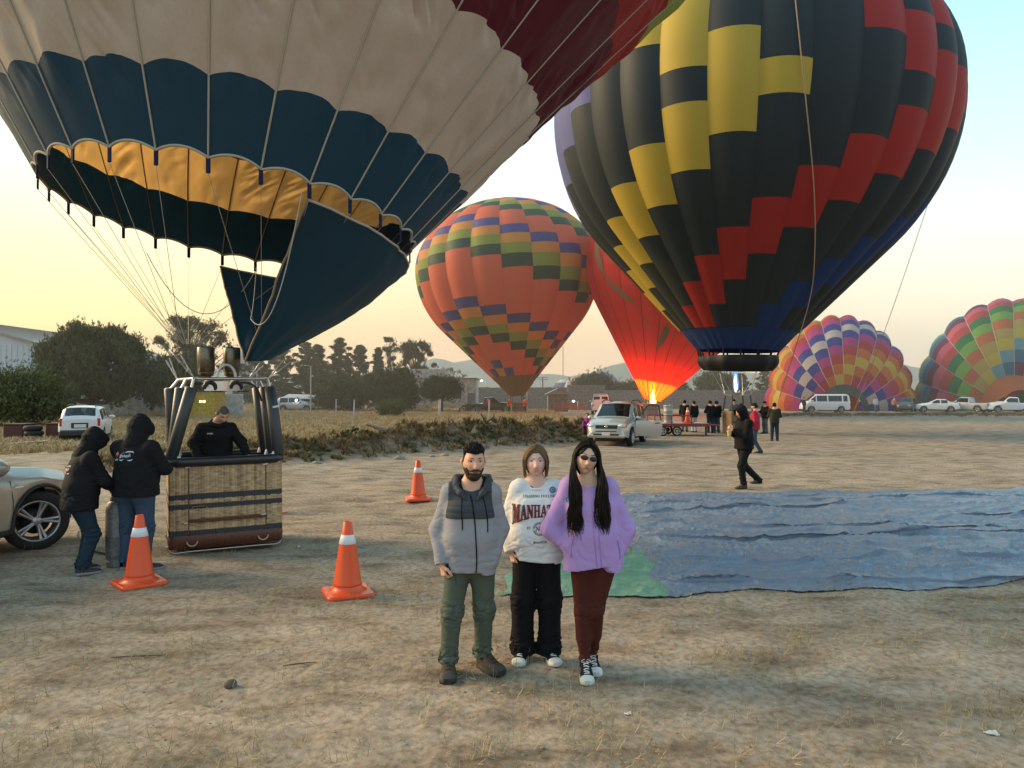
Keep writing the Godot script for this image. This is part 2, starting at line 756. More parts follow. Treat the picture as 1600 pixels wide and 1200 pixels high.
func build_field() -> void:
	var xf := []
	var cols := []
	# standing dry grass of the field
	for i in 52000:
		var d := 23.0 + 66.0 * pow(rng.randf(), 1.25)
		var x := rng.randf_range(-0.74, 0.18) * d
		var z := -d
		if rng.randf() > in_field(x, z):
			continue
		xf.append(turned(Vector3(x, gy(x, z) - 0.02, z), rng.randf_range(0.6, 1.25) * (1.0 + d * 0.006)))
		var k := rng.randf_range(0.75, 1.2)
		cols.append(Color(0.4 * k, 0.3 * k, 0.165 * k))
	tag(scatter("dry_grass", blade_mesh(0.26, 0.012, 9, 0.7, 1), leafy("straw"), xf, cols), "tall dry yellow grass covering the field beyond the bank", "grass")
	# weeds on the bank of spoil
	xf = []
	cols = []
	var xg := []
	var cg := []
	for i in 26000:
		var x := rng.randf_range(-12.0, 6.0)
		var z := rng.randf_range(-38.0, -18.5)
		var m := ridge_at(x, z)
		if m.y < 0.1 or rng.randf() > 0.3 + m.y * 0.7:
			continue
		var green := smoothstep(0.08, 0.3, bumpn.get_noise_2d(x * 0.45 + 5.0, z * 0.45))
		var t := turned(Vector3(x, gy(x, z) - 0.03, z), rng.randf_range(0.5, 1.15))
		if rng.randf() < green * 0.8:
			xg.append(t)
			var k := rng.randf_range(0.7, 1.25)
			cg.append(Color(0.13 * k, 0.14 * k, 0.055 * k))
		else:
			xf.append(t)
			var k := rng.randf_range(0.6, 1.3)
			var o := rng.randf()
			cols.append(Color((0.2 + 0.09 * o) * k, (0.138 + 0.066 * o) * k, (0.075 + 0.03 * o) * k))
	# and on the low berm by the parked cars
	for i in 3800:
		var x := rng.randf_range(20.0, 52.0)
		var z := -66.0 - 0.08 * x + rng.randfn(0.0, 1.3)
		xf.append(turned(Vector3(x, gy(x, z) - 0.03, z), rng.randf_range(0.5, 1.2)))
		var k := rng.randf_range(0.6, 1.2)
		cols.append(Color(0.25 * k, 0.19 * k, 0.12 * k))
	tag(scatter("dry_weeds", blade_mesh(0.27, 0.013, 14, 1.1, 2), leafy("straw"), xf, cols), "tangled brown dry weeds on the earth bank and the far berm", "weeds")
	tag(scatter("green_weeds", blade_mesh(0.22, 0.026, 12, 1.1, 3), leafy("weed"), xg, cg), "low green weeds growing among the dry ones on the earth bank", "weeds")
	# straw lying on the bare ground near by
	xf = []
	cols = []
	for i in 22000:
		var d := 1.9 + 9.5 * pow(rng.randf(), 1.3)
		var x := rng.randf_range(-0.8, 0.8) * d
		var z := -d
		var patch := bumpn.get_noise_2d(x * 0.4 - 9.0, z * 0.55 + 21.0)
		if rng.randf() > 0.3 + 1.6 * maxf(patch, 0.0):
			continue
		var b := Basis(Vector3.UP, rng.randf() * TAU) * Basis(Vector3.RIGHT, rng.randf_range(1.15, 1.75))
		xf.append(Transform3D(b.scaled(Vector3.ONE * rng.randf_range(0.35, 1.0)), Vector3(x, gy(x, z) + 0.006, z)))
		var k := rng.randf_range(0.6, 1.25)
		cols.append(Color(0.36 * k, 0.29 * k, 0.17 * k))
	tag(scatter("straw", blade_mesh(0.085, 0.0022, 3, 1.4, 4), leafy("straw"), xf, cols), "loose straw and dead grass lying on the bare dirt", "straw")
	xf = []
	cols = []
	for i in 3600:
		var d := 1.9 + 14.0 * pow(rng.randf(), 1.2)
		var x := rng.randf_range(-0.8, 0.8) * d
		var z := -d
		var s := rng.randf_range(0.002, 0.008) * (1.0 + 1.6 * pow(rng.randf(), 9.0))
		xf.append(Transform3D(Basis(Vector3(rng.randf(), rng.randf(), rng.randf()).normalized(), rng.randf() * TAU).scaled(Vector3(s, s * 0.5, s)), Vector3(x, gy(x, z) + s * 0.1, z)))
		var k := rng.randf_range(0.45, 1.15)
		cols.append(Color(0.4 * k, 0.31 * k, 0.22 * k))
	var st := new_st()
	st.set_smooth_group(-1)
	ball(st, Vector3.ZERO, Vector3.ONE, 6, 4)
	st.generate_normals()
	tag(scatter("pebbles", st.commit(), leafy("stone"), xf, cols), "small clods and pebbles scattered over the bare dirt", "pebbles")
	# sparse standing tufts in the foreground
	xf = []
	cols = []
	for p in [[-0.55, -4.72, 0.9], [-0.62, -4.85, 0.6], [-0.1, -4.25, 1.25], [-0.18, -4.15, 0.8], [-2.0, -4.9, 0.8], [-1.75, -5.0, 0.7], [-1.7, -4.75, 0.9], [-1.55, -4.85, 0.6], [-2.1, -4.7, 0.5], [1.2, -3.6, 0.5], [0.35, -4.3, 0.5]]:
		for k in 3:
			var x: float = p[0] + rng.randf_range(-0.07, 0.07)
			var z: float = p[1] + rng.randf_range(-0.07, 0.07)
			xf.append(turned(Vector3(x, gy(x, z), z), p[2] * rng.randf_range(0.6, 1.1)))
			var q := rng.randf_range(0.8, 1.2)
			cols.append(Color(0.45 * q, 0.36 * q, 0.22 * q))
	tag(scatter("grass_tufts", blade_mesh(0.13, 0.0018, 7, 0.9, 6), leafy("straw"), xf, cols), "thin pale dead grass stalks standing in the foreground dirt", "grass")


# ---------------------------------------------------------------- balloons

func sphere_cone(r0: float, al: float, rr: float, flat: float, s: float) -> Vector2:
	# (height, radius) of an envelope at s metres of cloth above the mouth
	var l := (rr * cos(al) - r0) / sin(al)
	if s < l:
		return Vector2(s * cos(al), r0 + s * sin(al))
	var hc := l * cos(al) + rr * sin(al)
	var b := minf(-al + (s - l) / rr, PI / 2)
	return Vector2(hc + rr * sin(b) * (flat if b > 0.0 else 1.0), maxf(rr * cos(b), 0.01))


func cloth_length(r0: float, al: float, rr: float) -> float:
	return (rr * cos(al) - r0) / sin(al) + rr * (al + PI / 2)


func axes(t1: float, t2: float) -> Basis:
	# columns: right, up along the balloon, toward the crew
	var a := Vector3(sin(t1), cos(t1) * cos(t2), cos(t1) * sin(t2))
	var e1 := Vector3(0, 0, -1).cross(a).normalized()
	if e1.x < 0:
		e1 = -e1
	var e2 := a.cross(e1)
	if e2.z < 0:
		e2 = -e2
	return Basis(e1, a, e2)


func gore_point(p: Dictionary, f: float, s: float, u: float, width: float) -> Vector3:
	# u runs 0..1 across a gore of that angular width, whose right edge is at f
	var q := sphere_cone(p.r0, p.al, p.R, p.flat, maxf(s, 0.0))
	if s < 0.0:
		q = Vector2(s * cos(p.al), p.r0 + s * sin(p.al))
	var half := width * 0.5
	var ang := (u - 0.5) * width
	var soft: float = smoothstep(-0.3, p.get("soft", 3.0), s)
	var chord := q.y * cos(half) / cos(ang)
	var r = chord + q.y * width * p.get("puff", 0.16) * 4.0 * u * (1.0 - u) * lerpf(0.35, 1.0, soft)
	var fi := f + half + ang
	var el: float = lerpf(p.get("el", 1.0), 1.0, clampf(s / 5.0, 0.0, 1.0))
	var b: Basis = p.basis
	return p.foot + b.y * q.x + b.x * (p.get("bend", 0.0) * q.x * q.x) + b.x * (r * cos(fi)) + b.z * (r * sin(fi) * el)


func gore_panel(p: Dictionary, f: float, width: float, s0: float, s1: float, nu: int, step: float, scallop := 0.0, crease := 0.0) -> SurfaceTool:
	var st := new_st()
	var rows := []
	var nv := maxi(1, int(ceil((s1 - s0) / step)))
	for i in nv + 1:
		var t := float(i) / nv
		var row := PackedVector3Array()
		for j in nu + 1:
			var u := float(j) / nu
			var up := scallop * 4.0 * u * (1.0 - u)
			var s := lerpf(s0, s1, t) + up
			var q := gore_point(p, f, s, u, width)
			if crease > 0.0:
				# the slack cloth puckers in slanting wrinkles between the tapes
				var e := sin(PI * u)
				var x := (u - 0.5) * width * 4.0
				var da := s - x * 1.1
				var db := s + x * 0.8
				var mask := smoothstep(-0.15, 0.35, bumpn.get_noise_3d(x * 0.7 + f * 7.0, s * 0.8, f * 3.0))
				var rid := absf(fold.get_noise_3d(da * 3.4, db * 0.55 + f * 5.0, f * 2.0)) + 0.5 * absf(fold.get_noise_3d(da * 7.5, db * 0.8, f * 4.0 + 9.0))
				var sw := bumpn.get_noise_3d(u * 1.6, s * 0.9, f * 3.0)
				q += (q - p.basis.y * q.dot(p.basis.y)).normalized() * (e * crease * smoothstep(0.2, 1.2, s) * (0.5 * sw - 0.75 * rid * mask))
			row.append(q)
		rows.append(row)
	grid(st, rows)
	return st


func envelope(called: String, label: String, p: Dictionary, gores: int, phase: float, colour: Callable, s_first: float, rows: Array, nu := 6, step := 0.9) -> Node3D:
	# rows: rising list of s where panels may change colour; colour(g, k) names the sail of row k on gore g
	var o := thing(called, label, "balloon", p.foot, 0.0, "hot air balloons on the field")
	var q := p.duplicate()
	q.foot = Vector3.ZERO
	var w := TAU / gores
	for g in gores:
		var f := phase + w * g
		var k := 0
		while k < rows.size() - 1:
			var m: Material = colour.call(g, k)
			var e := k + 1
			while e < rows.size() - 1 and colour.call(g, e) == m:
				e += 1
			put("panel", gore_panel(q, f, w, rows[k], rows[e], nu, step), m, o)
			k = e
	return o


func on_gores(p: Dictionary, phase: float, gores: int, f: float, s: float, lift: float) -> Vector3:
	# a point on the puffed cloth itself
	var w := TAU / gores
	var g := floorf((f - phase) / w)
	var c := gore_point(p, phase + g * w, s, (f - phase) / w - g, w)
	return c + (c - p.basis.y * c.dot(p.basis.y)).normalized() * lift


func tape_along(p: Dictionary, f: float, s0: float, s1: float, r: float, n := 4, step := 0.8) -> SurfaceTool:
	var st := new_st()
	var pts := []
	var c := int(ceil((s1 - s0) / step))
	for i in c + 1:
		var a := gore_point(p, f, lerpf(s0, s1, float(i) / c), 0.0, 0.001)
		pts.append(a)
	tube(st, pts, r, n, false)
	return st


func build_balloons() -> void:
	big_leaning_balloon()
	black_balloon()
	orange_balloon()
	red_balloon()
	lying_balloons()
	distant_balloons()


const LEAN := {"r0": 2.341, "al": 0.625, "R": 6.8, "flat": 0.85, "bend": 0.008, "el": 0.894, "soft": 1.5, "puff": 0.1}
const LEAN_FOOT := Vector3(-3.561, 4.39, -9.6)
const LEAN_N := 28
const LEAN_PHASE := 0.038


func lean_params() -> Dictionary:
	var p := LEAN.duplicate()
	p.basis = axes(0.124, -0.066)
	p.foot = Vector3.ZERO
	return p


func rim_drop(f: float) -> float:
	# the far side of the mouth hangs a little lower
	return -0.25 * (0.5 - 0.5 * sin(f))


func big_leaning_balloon() -> void:
	var p := lean_params()
	var o := thing("tilted_balloon", "huge cream, navy and maroon balloon leaning over the wicker basket with its mouth open", "balloon", LEAN_FOOT, 0.0, "hot air balloons on the field")
	var navy := sail("navy_nylon", lin(0.014, 0.055, 0.095), 0.3)
	var cream := sail("cream_nylon", lin(0.8, 0.735, 0.635), 0.9)
	mats["cream_nylon"].backlight = Color(1.0, 0.84, 0.55)
	var maroon := sail("maroon_nylon", lin(0.11, 0.012, 0.022), 0.5)
	mats["maroon_nylon"].backlight = Color(0.7, 0.28, 0.22)
	var scarlet := sail("scarlet_nylon", lin(0.36, 0.02, 0.02), 0.5)
	var lime := sail("lime_nylon", lin(0.3, 0.34, 0.05), 0.5)
	var web := cloth("cream_webbing", lin(0.44, 0.4, 0.33), 0.8)
	var edges := [0.806, 2.2, 3.6, 4.75, 6.4]
	var w := TAU / LEAN_N
	var total := cloth_length(p.r0, p.al, p.R)
	for g in LEAN_N:
		var f := LEAN_PHASE + w * g
		var mid := f + w * 0.5
		var s0 := rim_drop(mid)
		var cols := [navy, cream, maroon, scarlet, lime, maroon]
		for k in 6:
			var a: float = s0 if k == 0 else edges[k - 1]
			var b: float = total if k == 5 else edges[k]
			put("panel", gore_panel(p, f, w, a, b, 16 if k < 4 else 6, 0.07 if k < 4 else 0.5, 0.075, 0.15), cols[k], o)
		# load tape sewn over the seam
		var st := new_st()
		var pts := []
		var s := s0
		while s < total * 0.75:
			var c := gore_point(p, f, s, 0.0, 0.001)
			pts.append(c + (c - p.basis.y * c.dot(p.basis.y)).normalized() * 0.006)
			s += 0.12 if s < 4.0 else 0.6
		tube(st, pts, 0.011, 5, true)
		put("load_tape", st, web, o)
		# webbing loop at the mouth end of the tape
		st = new_st()
		var c0 := gore_point(p, f, rim_drop(f), 0.0, 0.001)
		box(st, c0 + Vector3(0, -0.075, 0), Vector3(0.045, 0.17, 0.02), Basis(Vector3.UP, PI / 2 - f), 0.006)
		put("webbing_loop", st, cloth("navy_webbing", lin(0.01, 0.02, 0.06), 0.8), o)
	# bound hem round the mouth, scalloped from tape to tape
	var hem := new_st()
	var ring := []
	for g in LEAN_N:
		var f := LEAN_PHASE + w * g
		for j in 16:
			var u := j / 16.0
			ring.append(gore_point(p, f, rim_drop(f + w * 0.5) + 0.075 * 4.0 * u * (1.0 - u), u, w))
	ring.append(ring[0])
	tube(hem, ring, 0.017, 5, false)
	put("mouth_hem", hem, web, o)
	# the scoop: a navy cloth hung from the right of the mouth down to the burner frame
	var scoop := thing("scoop", "dark navy cloth scoop hanging from the balloon mouth down to the burner frame", "scoop", LEAN_FOOT)
	# rim from the near seam (left edge, with the pale piping) round the right end to the far side
	var f0 := LEAN_PHASE + w * 4.0
	var f1 := -2.0
	var bot := Vector3(-3.4, 2.5, -9.95) - LEAN_FOOT
	var rows_near := []
	for i in 25:
		var t := i / 24.0
		var row := PackedVector3Array()
		for j in 49:
			var u := j / 48.0
			var f := lerpf(f0, f1, u)
			var top := gore_point(p, f, rim_drop(f), 0.0, 0.001) * Vector3(0.985, 1, 0.985)
			top.y -= 0.17 + 0.08 * sin(u * PI) + 0.02 * smoothstep(0.55, 1.0, u)
			var ang := lerpf(1.5, -1.9, u)
			var low := bot + Vector3(-0.12 + 0.2 * cos(ang) - 0.1 * smoothstep(0.6, 1.0, u), -0.03 + 0.05 * u, 0.24 * sin(ang))
			# it bellies out on the right
			var bulge := sin(t * PI) * (1.0 - t * 0.35)
			var q := top.lerp(low, t)
			var out := Vector3(cos(f), 0, sin(f))
			q += out * (0.2 * bulge * smoothstep(0.0, 0.25, u) * (1.0 - smoothstep(0.75, 1.0, u)))
			q += out * ((0.035 * sin(u * 60.0 + 3.0 * sin(t * 3.0) + 4.0 * sin(u * 9.0)) + 0.03 * sin(u * 31.0 + t * 4.0)) * t * (1.0 - t * 0.5) + 0.06 * bumpn.get_noise_2d(u * 9.0, t * 1.6))
			q += Vector3(0.02, 0, 0) * bumpn.get_noise_2d(u * 22.0, t * 4.0)
			row.append(q)
		rows_near.append(row)
	var ss := new_st()
	grid(ss, rows_near)
	put("scoop_cloth", ss, navy, scoop)
	for side in [0, 48]:
		var st := new_st()
		var pts := []
		for row in rows_near:
			pts.append(row[side])
		tube(st, pts, 0.014, 5)
		put("side_piping", st, cloth("tan_piping", lin(0.3, 0.24, 0.17), 0.8), scoop)
	var st2 := new_st()
	tube(st2, Array(rows_near[0]), 0.016, 5)
	put("top_hem", st2, web, scoop)
	# cords: from the loops down to the two ends of the burner frame
	var cords := thing("suspension_cables", "thin pale cables running from the tilted balloon's mouth to the burner frame", "cables", LEAN_FOOT)
	var steel := mat("cable_steel", lin(0.45, 0.42, 0.36), 0.5, 0.4)
	var ends := [Vector3(-4.25, 2.26, -9.48), Vector3(-4.5, 2.26, -10.27), Vector3(-3.32, 2.26, -9.8), Vector3(-3.6, 2.26, -10.58)]
	for g in LEAN_N:
		var f := LEAN_PHASE + w * g
		var a := gore_point(p, f, rim_drop(f), 0.0, 0.001) + Vector3(0, -0.16, 0)
		var left := cos(f) < 0.05
		var near := sin(f) > 0.0
		var e: Vector3 = ends[(0 if near else 1) if left else (2 if near else 3)]
		var st := new_st()
		tube(st, [a, e + Vector3(0, 0.38, 0) + (LEAN_FOOT + a - e).normalized() * 0.12 - LEAN_FOOT], 0.0035, 5)
		put("cable", st, steel, cords)
	for q in [[Vector3(-3.95, 4.0, -11.4), Vector3(-3.15, 2.95, -8.9), 0.12], [Vector3(-3.15, 2.95, -8.9), Vector3(-2.2, 4.15, -7.7), 0.52], [Vector3(-5.2, 4.05, -10.5), Vector3(-3.9, 3.9, -11.2), 0.75]]:
		var st := new_st()
		tube(st, arc(q[0] - LEAN_FOOT, q[1] - LEAN_FOOT, q[2], 18), 0.006, 5)
		put("slack_line", st, mat("pale_rope", lin(0.4, 0.38, 0.33), 0.8), cords)


func black_balloon() -> void:
	var p := {"r0": 1.868, "al": 0.751, "R": 9.605, "flat": 0.85, "basis": axes(0.035, 0.0), "foot": Vector3(11.614, 4.087, -38.0), "puff": 0.15}
	var black := sail("charcoal_nylon", lin(0.03, 0.04, 0.046), 0.4)
	var slate := sail("slate_nylon", lin(0.04, 0.046, 0.044), 0.35)
	var yellow := sail("yellow_nylon", lin(0.58, 0.42, 0.07), 0.5)
	var red := sail("red_nylon", lin(0.36, 0.035, 0.032), 0.4)
	var blue := sail("blue_nylon", lin(0.018, 0.045, 0.15), 0.4)
	var violet := sail("violet_nylon", lin(0.16, 0.18, 0.42), 0.8)
	mats["yellow_nylon"].backlight = Color(0.8, 0.7, 0.2)
	# row k starts at 1.54 + 1.345 k
	var yel := {7: [8, 8], 8: [7, 9], 9: [6, 7], 10: [5, 6], 11: [4, 5], 12: [3, 4], 13: [2, 3], 14: [1, 2], 15: [0, 1]}
	var yel2 := {9: [9, 12], 10: [10, 13], 8: [13, 14], 11: [12, 14]}
	var rd := {1: [9, 10], 2: [8, 9], 3: [7, 9], 4: [6, 7], 5: [5, 6], 6: [4, 5], 7: [3, 4], 8: [2, 3], 9: [1, 2], 10: [0, 1], 11: [0, 0]}
	var rd2 := {4: [9, 10], 5: [10, 12], 3: [11, 13]}
	var bl := {6: [0, 0], 5: [0, 1], 4: [1, 2], 3: [2, 3], 2: [3, 4], 1: [4, 5], 0: [5, 6]}
	var vi := {12: [9, 9], 13: [8, 10], 14: [7, 9], 15: [6, 8]}
	var rows := []
	for k in 17:
		rows.append(1.54 + 1.345 * k)
	rows.append(cloth_length(p.r0, p.al, p.R))
	var pick := func(g: int, k: int) -> Material:
		for d in [[yel, yellow], [yel2, yellow], [rd, red], [rd2, red], [bl, blue], [vi, violet]]:
			if d[0].has(g) and k >= d[0][g][0] and k <= d[0][g][1]:
				return d[1]
		return slate if g in [11, 12, 13] and k < 3 else black
	var o := envelope("chequered_balloon", "big charcoal balloon with yellow and red stepped stripes, upright right of centre", p, 30, deg_to_rad(8.0), pick, 1.54, rows, 8, 0.7)
	# blue skirt gathered above the mouth
	var q := p.duplicate()
	q.foot = Vector3.ZERO
	var st := new_st()
	var rr := []
	for i in 7:
		var s := lerpf(0.2, 1.54, i / 6.0)
		var row := PackedVector3Array()
		for j in 240:
			var f := TAU * j / 240.0
			var b := gore_point(q, f, s, 0.0, 0.001)
			var nrm := Vector3(cos(f), 0, sin(f))
			row.append(b + nrm * (0.05 * sin(j * 0.79 + sin(j * 0.21) * 2.0) * (1.0 - i / 6.5)))
		rr.append(row)
	grid(st, rr, true)
	put("skirt", st, blue, o)
	# black scoop below, open at gaps
	st = new_st()
	rr = []
	for i in 6:
		var t := i / 5.0
		var row := PackedVector3Array()
		for j in 96:
			var f := TAU * j / 96.0
			var rad := 1.95 + 0.16 * sin(t * PI) - 0.25 * t
			rad *= 1.0 + 0.025 * sin(j * 0.8)
			row.append(Vector3(cos(f) * rad, -0.12 - 0.72 * t - 0.12 * sin(f) * t, sin(f) * rad))
		rr.append(row)
	grid(st, rr, true)
	put("scoop", st, sail("black_nylon", lin(0.012, 0.012, 0.013), 0.15), o)
	for j in 15:
		st = new_st()
		var f := TAU * (j + 0.3) / 15.0
		tube(st, [gore_point(q, f, 0.22, 0.0, 0.001), Vector3(cos(f) * 1.95, -0.13, sin(f) * 1.95)], 0.05, 5)
		put("scoop_strap", st, mats["black_nylon"], o)
	# ropes
	var rope := mat("tan_rope", lin(0.35, 0.22, 0.14), 0.8)
	var t1 := thing("crown_rope", "tan rope hanging down the front of the charcoal balloon", "rope", p.foot)
	st = new_st()
	var pts := []
	for k in [[97.0, 18.2], [97.0, 16.15], [94.0, 12.41], [87.0, 8.67], [76.0, 5.53], [60.0, 2.9]]:
		var c := gore_point(q, deg_to_rad(k[0]), k[1], 0.0, 0.001)
		pts.append(c + (c - q.basis.y * c.dot(q.basis.y)).normalized() * 0.35)
	pts.append(Vector3(1.6, -2.2, 1.5))
	tube(st, spline(pts, 5), 0.028, 5)
	put("rope", st, rope, t1)
	var t2 := thing("tether_line", "thin grey line running from the charcoal balloon's right side to the ground", "rope", p.foot)
	st = new_st()
	tube(st, arc(gore_point(q, deg_to_rad(28.0), 10.2, 0.0, 0.001), Vector3(7.4, -4.0, -4.0), 0.4, 14), 0.014, 5)
	put("line", st, mat("grey_rope", lin(0.3, 0.3, 0.28), 0.8), t2)


func orange_balloon() -> void:
	var p := {"r0": 0.6, "al": 0.722, "R": 9.0, "flat": 0.77, "basis": axes(-0.072, 0.0), "foot": Vector3(0.5, 1.79, -75.0), "puff": 0.17}
	var coral := sail("coral_nylon", lin(0.7, 0.155, 0.085), 0.7)
	var blue := sail("indigo_nylon", lin(0.07, 0.07, 0.22), 0.4)
	var ora := sail("apricot_nylon", lin(0.66, 0.28, 0.07), 0.7)
	var grn := sail("leaf_nylon", lin(0.27, 0.33, 0.07), 0.7)
	var dk := sail("bottle_nylon", lin(0.035, 0.07, 0.05), 0.4)
	var brown := sail("umber_nylon", lin(0.2, 0.11, 0.045), 0.4)
	# rows 1.05 m low down, 1.2 m higher up
	var rows := [1.6, 2.75]
	while rows[rows.size() - 1] < 13.0:
		rows.append(rows[rows.size() - 1] + 1.05)
	while rows[rows.size() - 1] < 27.5:
		rows.append(rows[rows.size() - 1] + 1.22)
	var total := cloth_length(p.r0, p.al, p.R)
	rows = rows.filter(func(s): return s < total - 0.8)
	rows.append(total)
	var pick := func(g: int, k: int) -> Material:
		if k == 0:
			return brown
		if g > 11 and g < 19:
			return coral
		var step := absi(posmod(g - 6 + 5, 10) - 5)
		# tops of the blue rows on the highest gore, in row numbers
		for top in [2, 9, 17, 23]:
			var d: int = top - step - k
			if d >= 0 and d < 4:
				return [blue, ora, grn, dk][d]
		return coral
	var o := envelope("orange_balloon", "upright orange balloon with zigzag bands of blue, amber and green squares", p, 20, deg_to_rad(3.5), pick, 1.6, rows, 6, 0.7)
	var st := new_st()
	var q := p.duplicate()
	q.foot = Vector3.ZERO
	grid(st, [0.0, 0.5, 1.0, 1.6].map(func(s): return PackedVector3Array(range(60).map(func(j): return gore_point(q, TAU * j / 60.0, s, 0.0, 0.001) * Vector3(1, 1, 1) + Vector3(cos(TAU * j / 60.0), 0, sin(TAU * j / 60.0)) * (0.05 + 0.03 * (j % 3))))), true)
	put("scoop", st, brown, o)


func red_balloon() -> void:
	var p := {"r0": 0.8, "al": 0.655, "R": 8.566, "flat": 0.85, "basis": axes(0.208, 0.0), "foot": Vector3(12.885, 1.45, -68.0), "puff": 0.1}
	var red := sail("crimson_nylon", lin(0.42, 0.02, 0.02), 0.85)
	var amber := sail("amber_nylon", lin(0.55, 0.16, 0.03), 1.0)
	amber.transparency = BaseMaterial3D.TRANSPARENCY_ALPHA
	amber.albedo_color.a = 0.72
	var rows := [0.0, 2.0, 4.2, 8.0, 13.0, cloth_length(p.r0, p.al, p.R)]
	var red2 := sail("crimson_upper_nylon", lin(0.37, 0.022, 0.022), 0.85)
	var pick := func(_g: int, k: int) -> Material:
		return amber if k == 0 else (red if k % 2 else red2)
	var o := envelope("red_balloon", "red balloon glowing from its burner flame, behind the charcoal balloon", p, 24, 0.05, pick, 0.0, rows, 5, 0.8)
	var q := p.duplicate()
	q.foot = Vector3.ZERO
	for g in 24:
		put("seam_tape", tape_along(q, 0.05 + TAU / 24 * g, 0.0, 18.0, 0.03), cloth("dark_red_tape", lin(0.08, 0.01, 0.01), 0.8), o)
	# a curling olive figure sewn on the left side: stepped outlines in cloth coordinates
	var olive := sail("olive_nylon", lin(0.16, 0.1, 0.05), 0.5)
	for shape in [[[160, 15.5, 3.0], [156, 13.2, 8.0], [150, 11.6, 11.0], [140, 10.6, 10.0], [130, 9.9, 6.0], [122, 8.6, 4.0], [116, 7.2, 2.2], [111, 6.2, 0.6]], [[102, 8.4, 0.8], [100, 7.6, 4.5], [103, 6.6, 5.0], [107, 5.8, 3.0], [104, 4.8, 0.6]]]:
		var st := new_st()
		var rr := []
		var n: int = shape.size()
		for i in (n - 1) * 4 + 1:
			var k := mini(i / 4, n - 2)
			var t := i / 4.0 - k
			var f := lerpf(shape[k][0], shape[k + 1][0], t)
			var s := lerpf(shape[k][1], shape[k + 1][1], t)
			var h := lerpf(shape[k][2], shape[k + 1][2], smoothstep(0.0, 1.0, t))
			var row := PackedVector3Array()
			for j in 13:
				var ff := deg_to_rad(f + (j / 12.0 - 0.5) * h)
				row.append(on_gores(q, 0.05, 24, ff, s + (j / 12.0 - 0.5) * h * 0.16, 0.05))
			rr.append(row)
		grid(st, rr)
		put("figure_patch", st, olive, o)
	flame("yellow_flame", "tall yellow burner flame inside the red balloon's mouth", Vector3(12.95, 0.75, -68.0), 2.7, 0.36, [Color(1.0, 0.9, 0.5), Color(1.0, 0.5, 0.12)], 14.0)
	var l := OmniLight3D.new()
	l.name = "yellow_flame_light"
	add_child(l)
	l.position = Vector3(13.3, 3.6, -68.0)
	l.light_color = Color(1.0, 0.55, 0.22)
	l.light_energy = 48.0
	l.light_size = 0.4
	l.omni_range = 60.0
	l.omni_attenuation = 2.0
	l.shadow_enabled = true
	far_basket("red_balloon_basket", "wicker basket under the glowing red balloon, behind the silver car", Vector3(12.75, gy(12.75, -68.0), -68.0), 1.2, p.foot, 0.8)
	far_basket("orange_balloon_basket", "small basket under the orange balloon, half hidden by grass", Vector3(0.5, gy(0.5, -75.0), -75.0), 1.3, Vector3(0.5, 1.85, -75.0), 0.6)


func flame(called: String, label: String, at: Vector3, h: float, w: float, cols: Array, e: float) -> void:
	var o := thing(called, label, "flame", at)
	for k in 2:
		var st := new_st()
		var rings := []
		var sc := 1.0 if k else 0.62
		for i in 13:
			var t := i / 12.0
			var r := w * sc * pow(sin(PI * clampf(t * 0.92 + 0.08, 0.0, 1.0)), 0.8) * (1.0 - 0.45 * t) + 0.01
			rings.append(circle_at(Vector3(0.08 * w * sin(t * 7.0), h * sc * t, 0.08 * w * cos(t * 6.0)), Vector3.RIGHT, Vector3.BACK, r * (1.0 + 0.1 * sin(t * 11.0)), 12))
		loft(st, rings)
		var m := glow(called + "_%d" % k, cols[k], e * (1.0 if k == 0 else 0.35))
		if k == 1:
			m.transparency = BaseMaterial3D.TRANSPARENCY_ALPHA
			m.albedo_color.a = 0.35
		put("flame_core" if k == 0 else "flame_mantle", st, m, o)


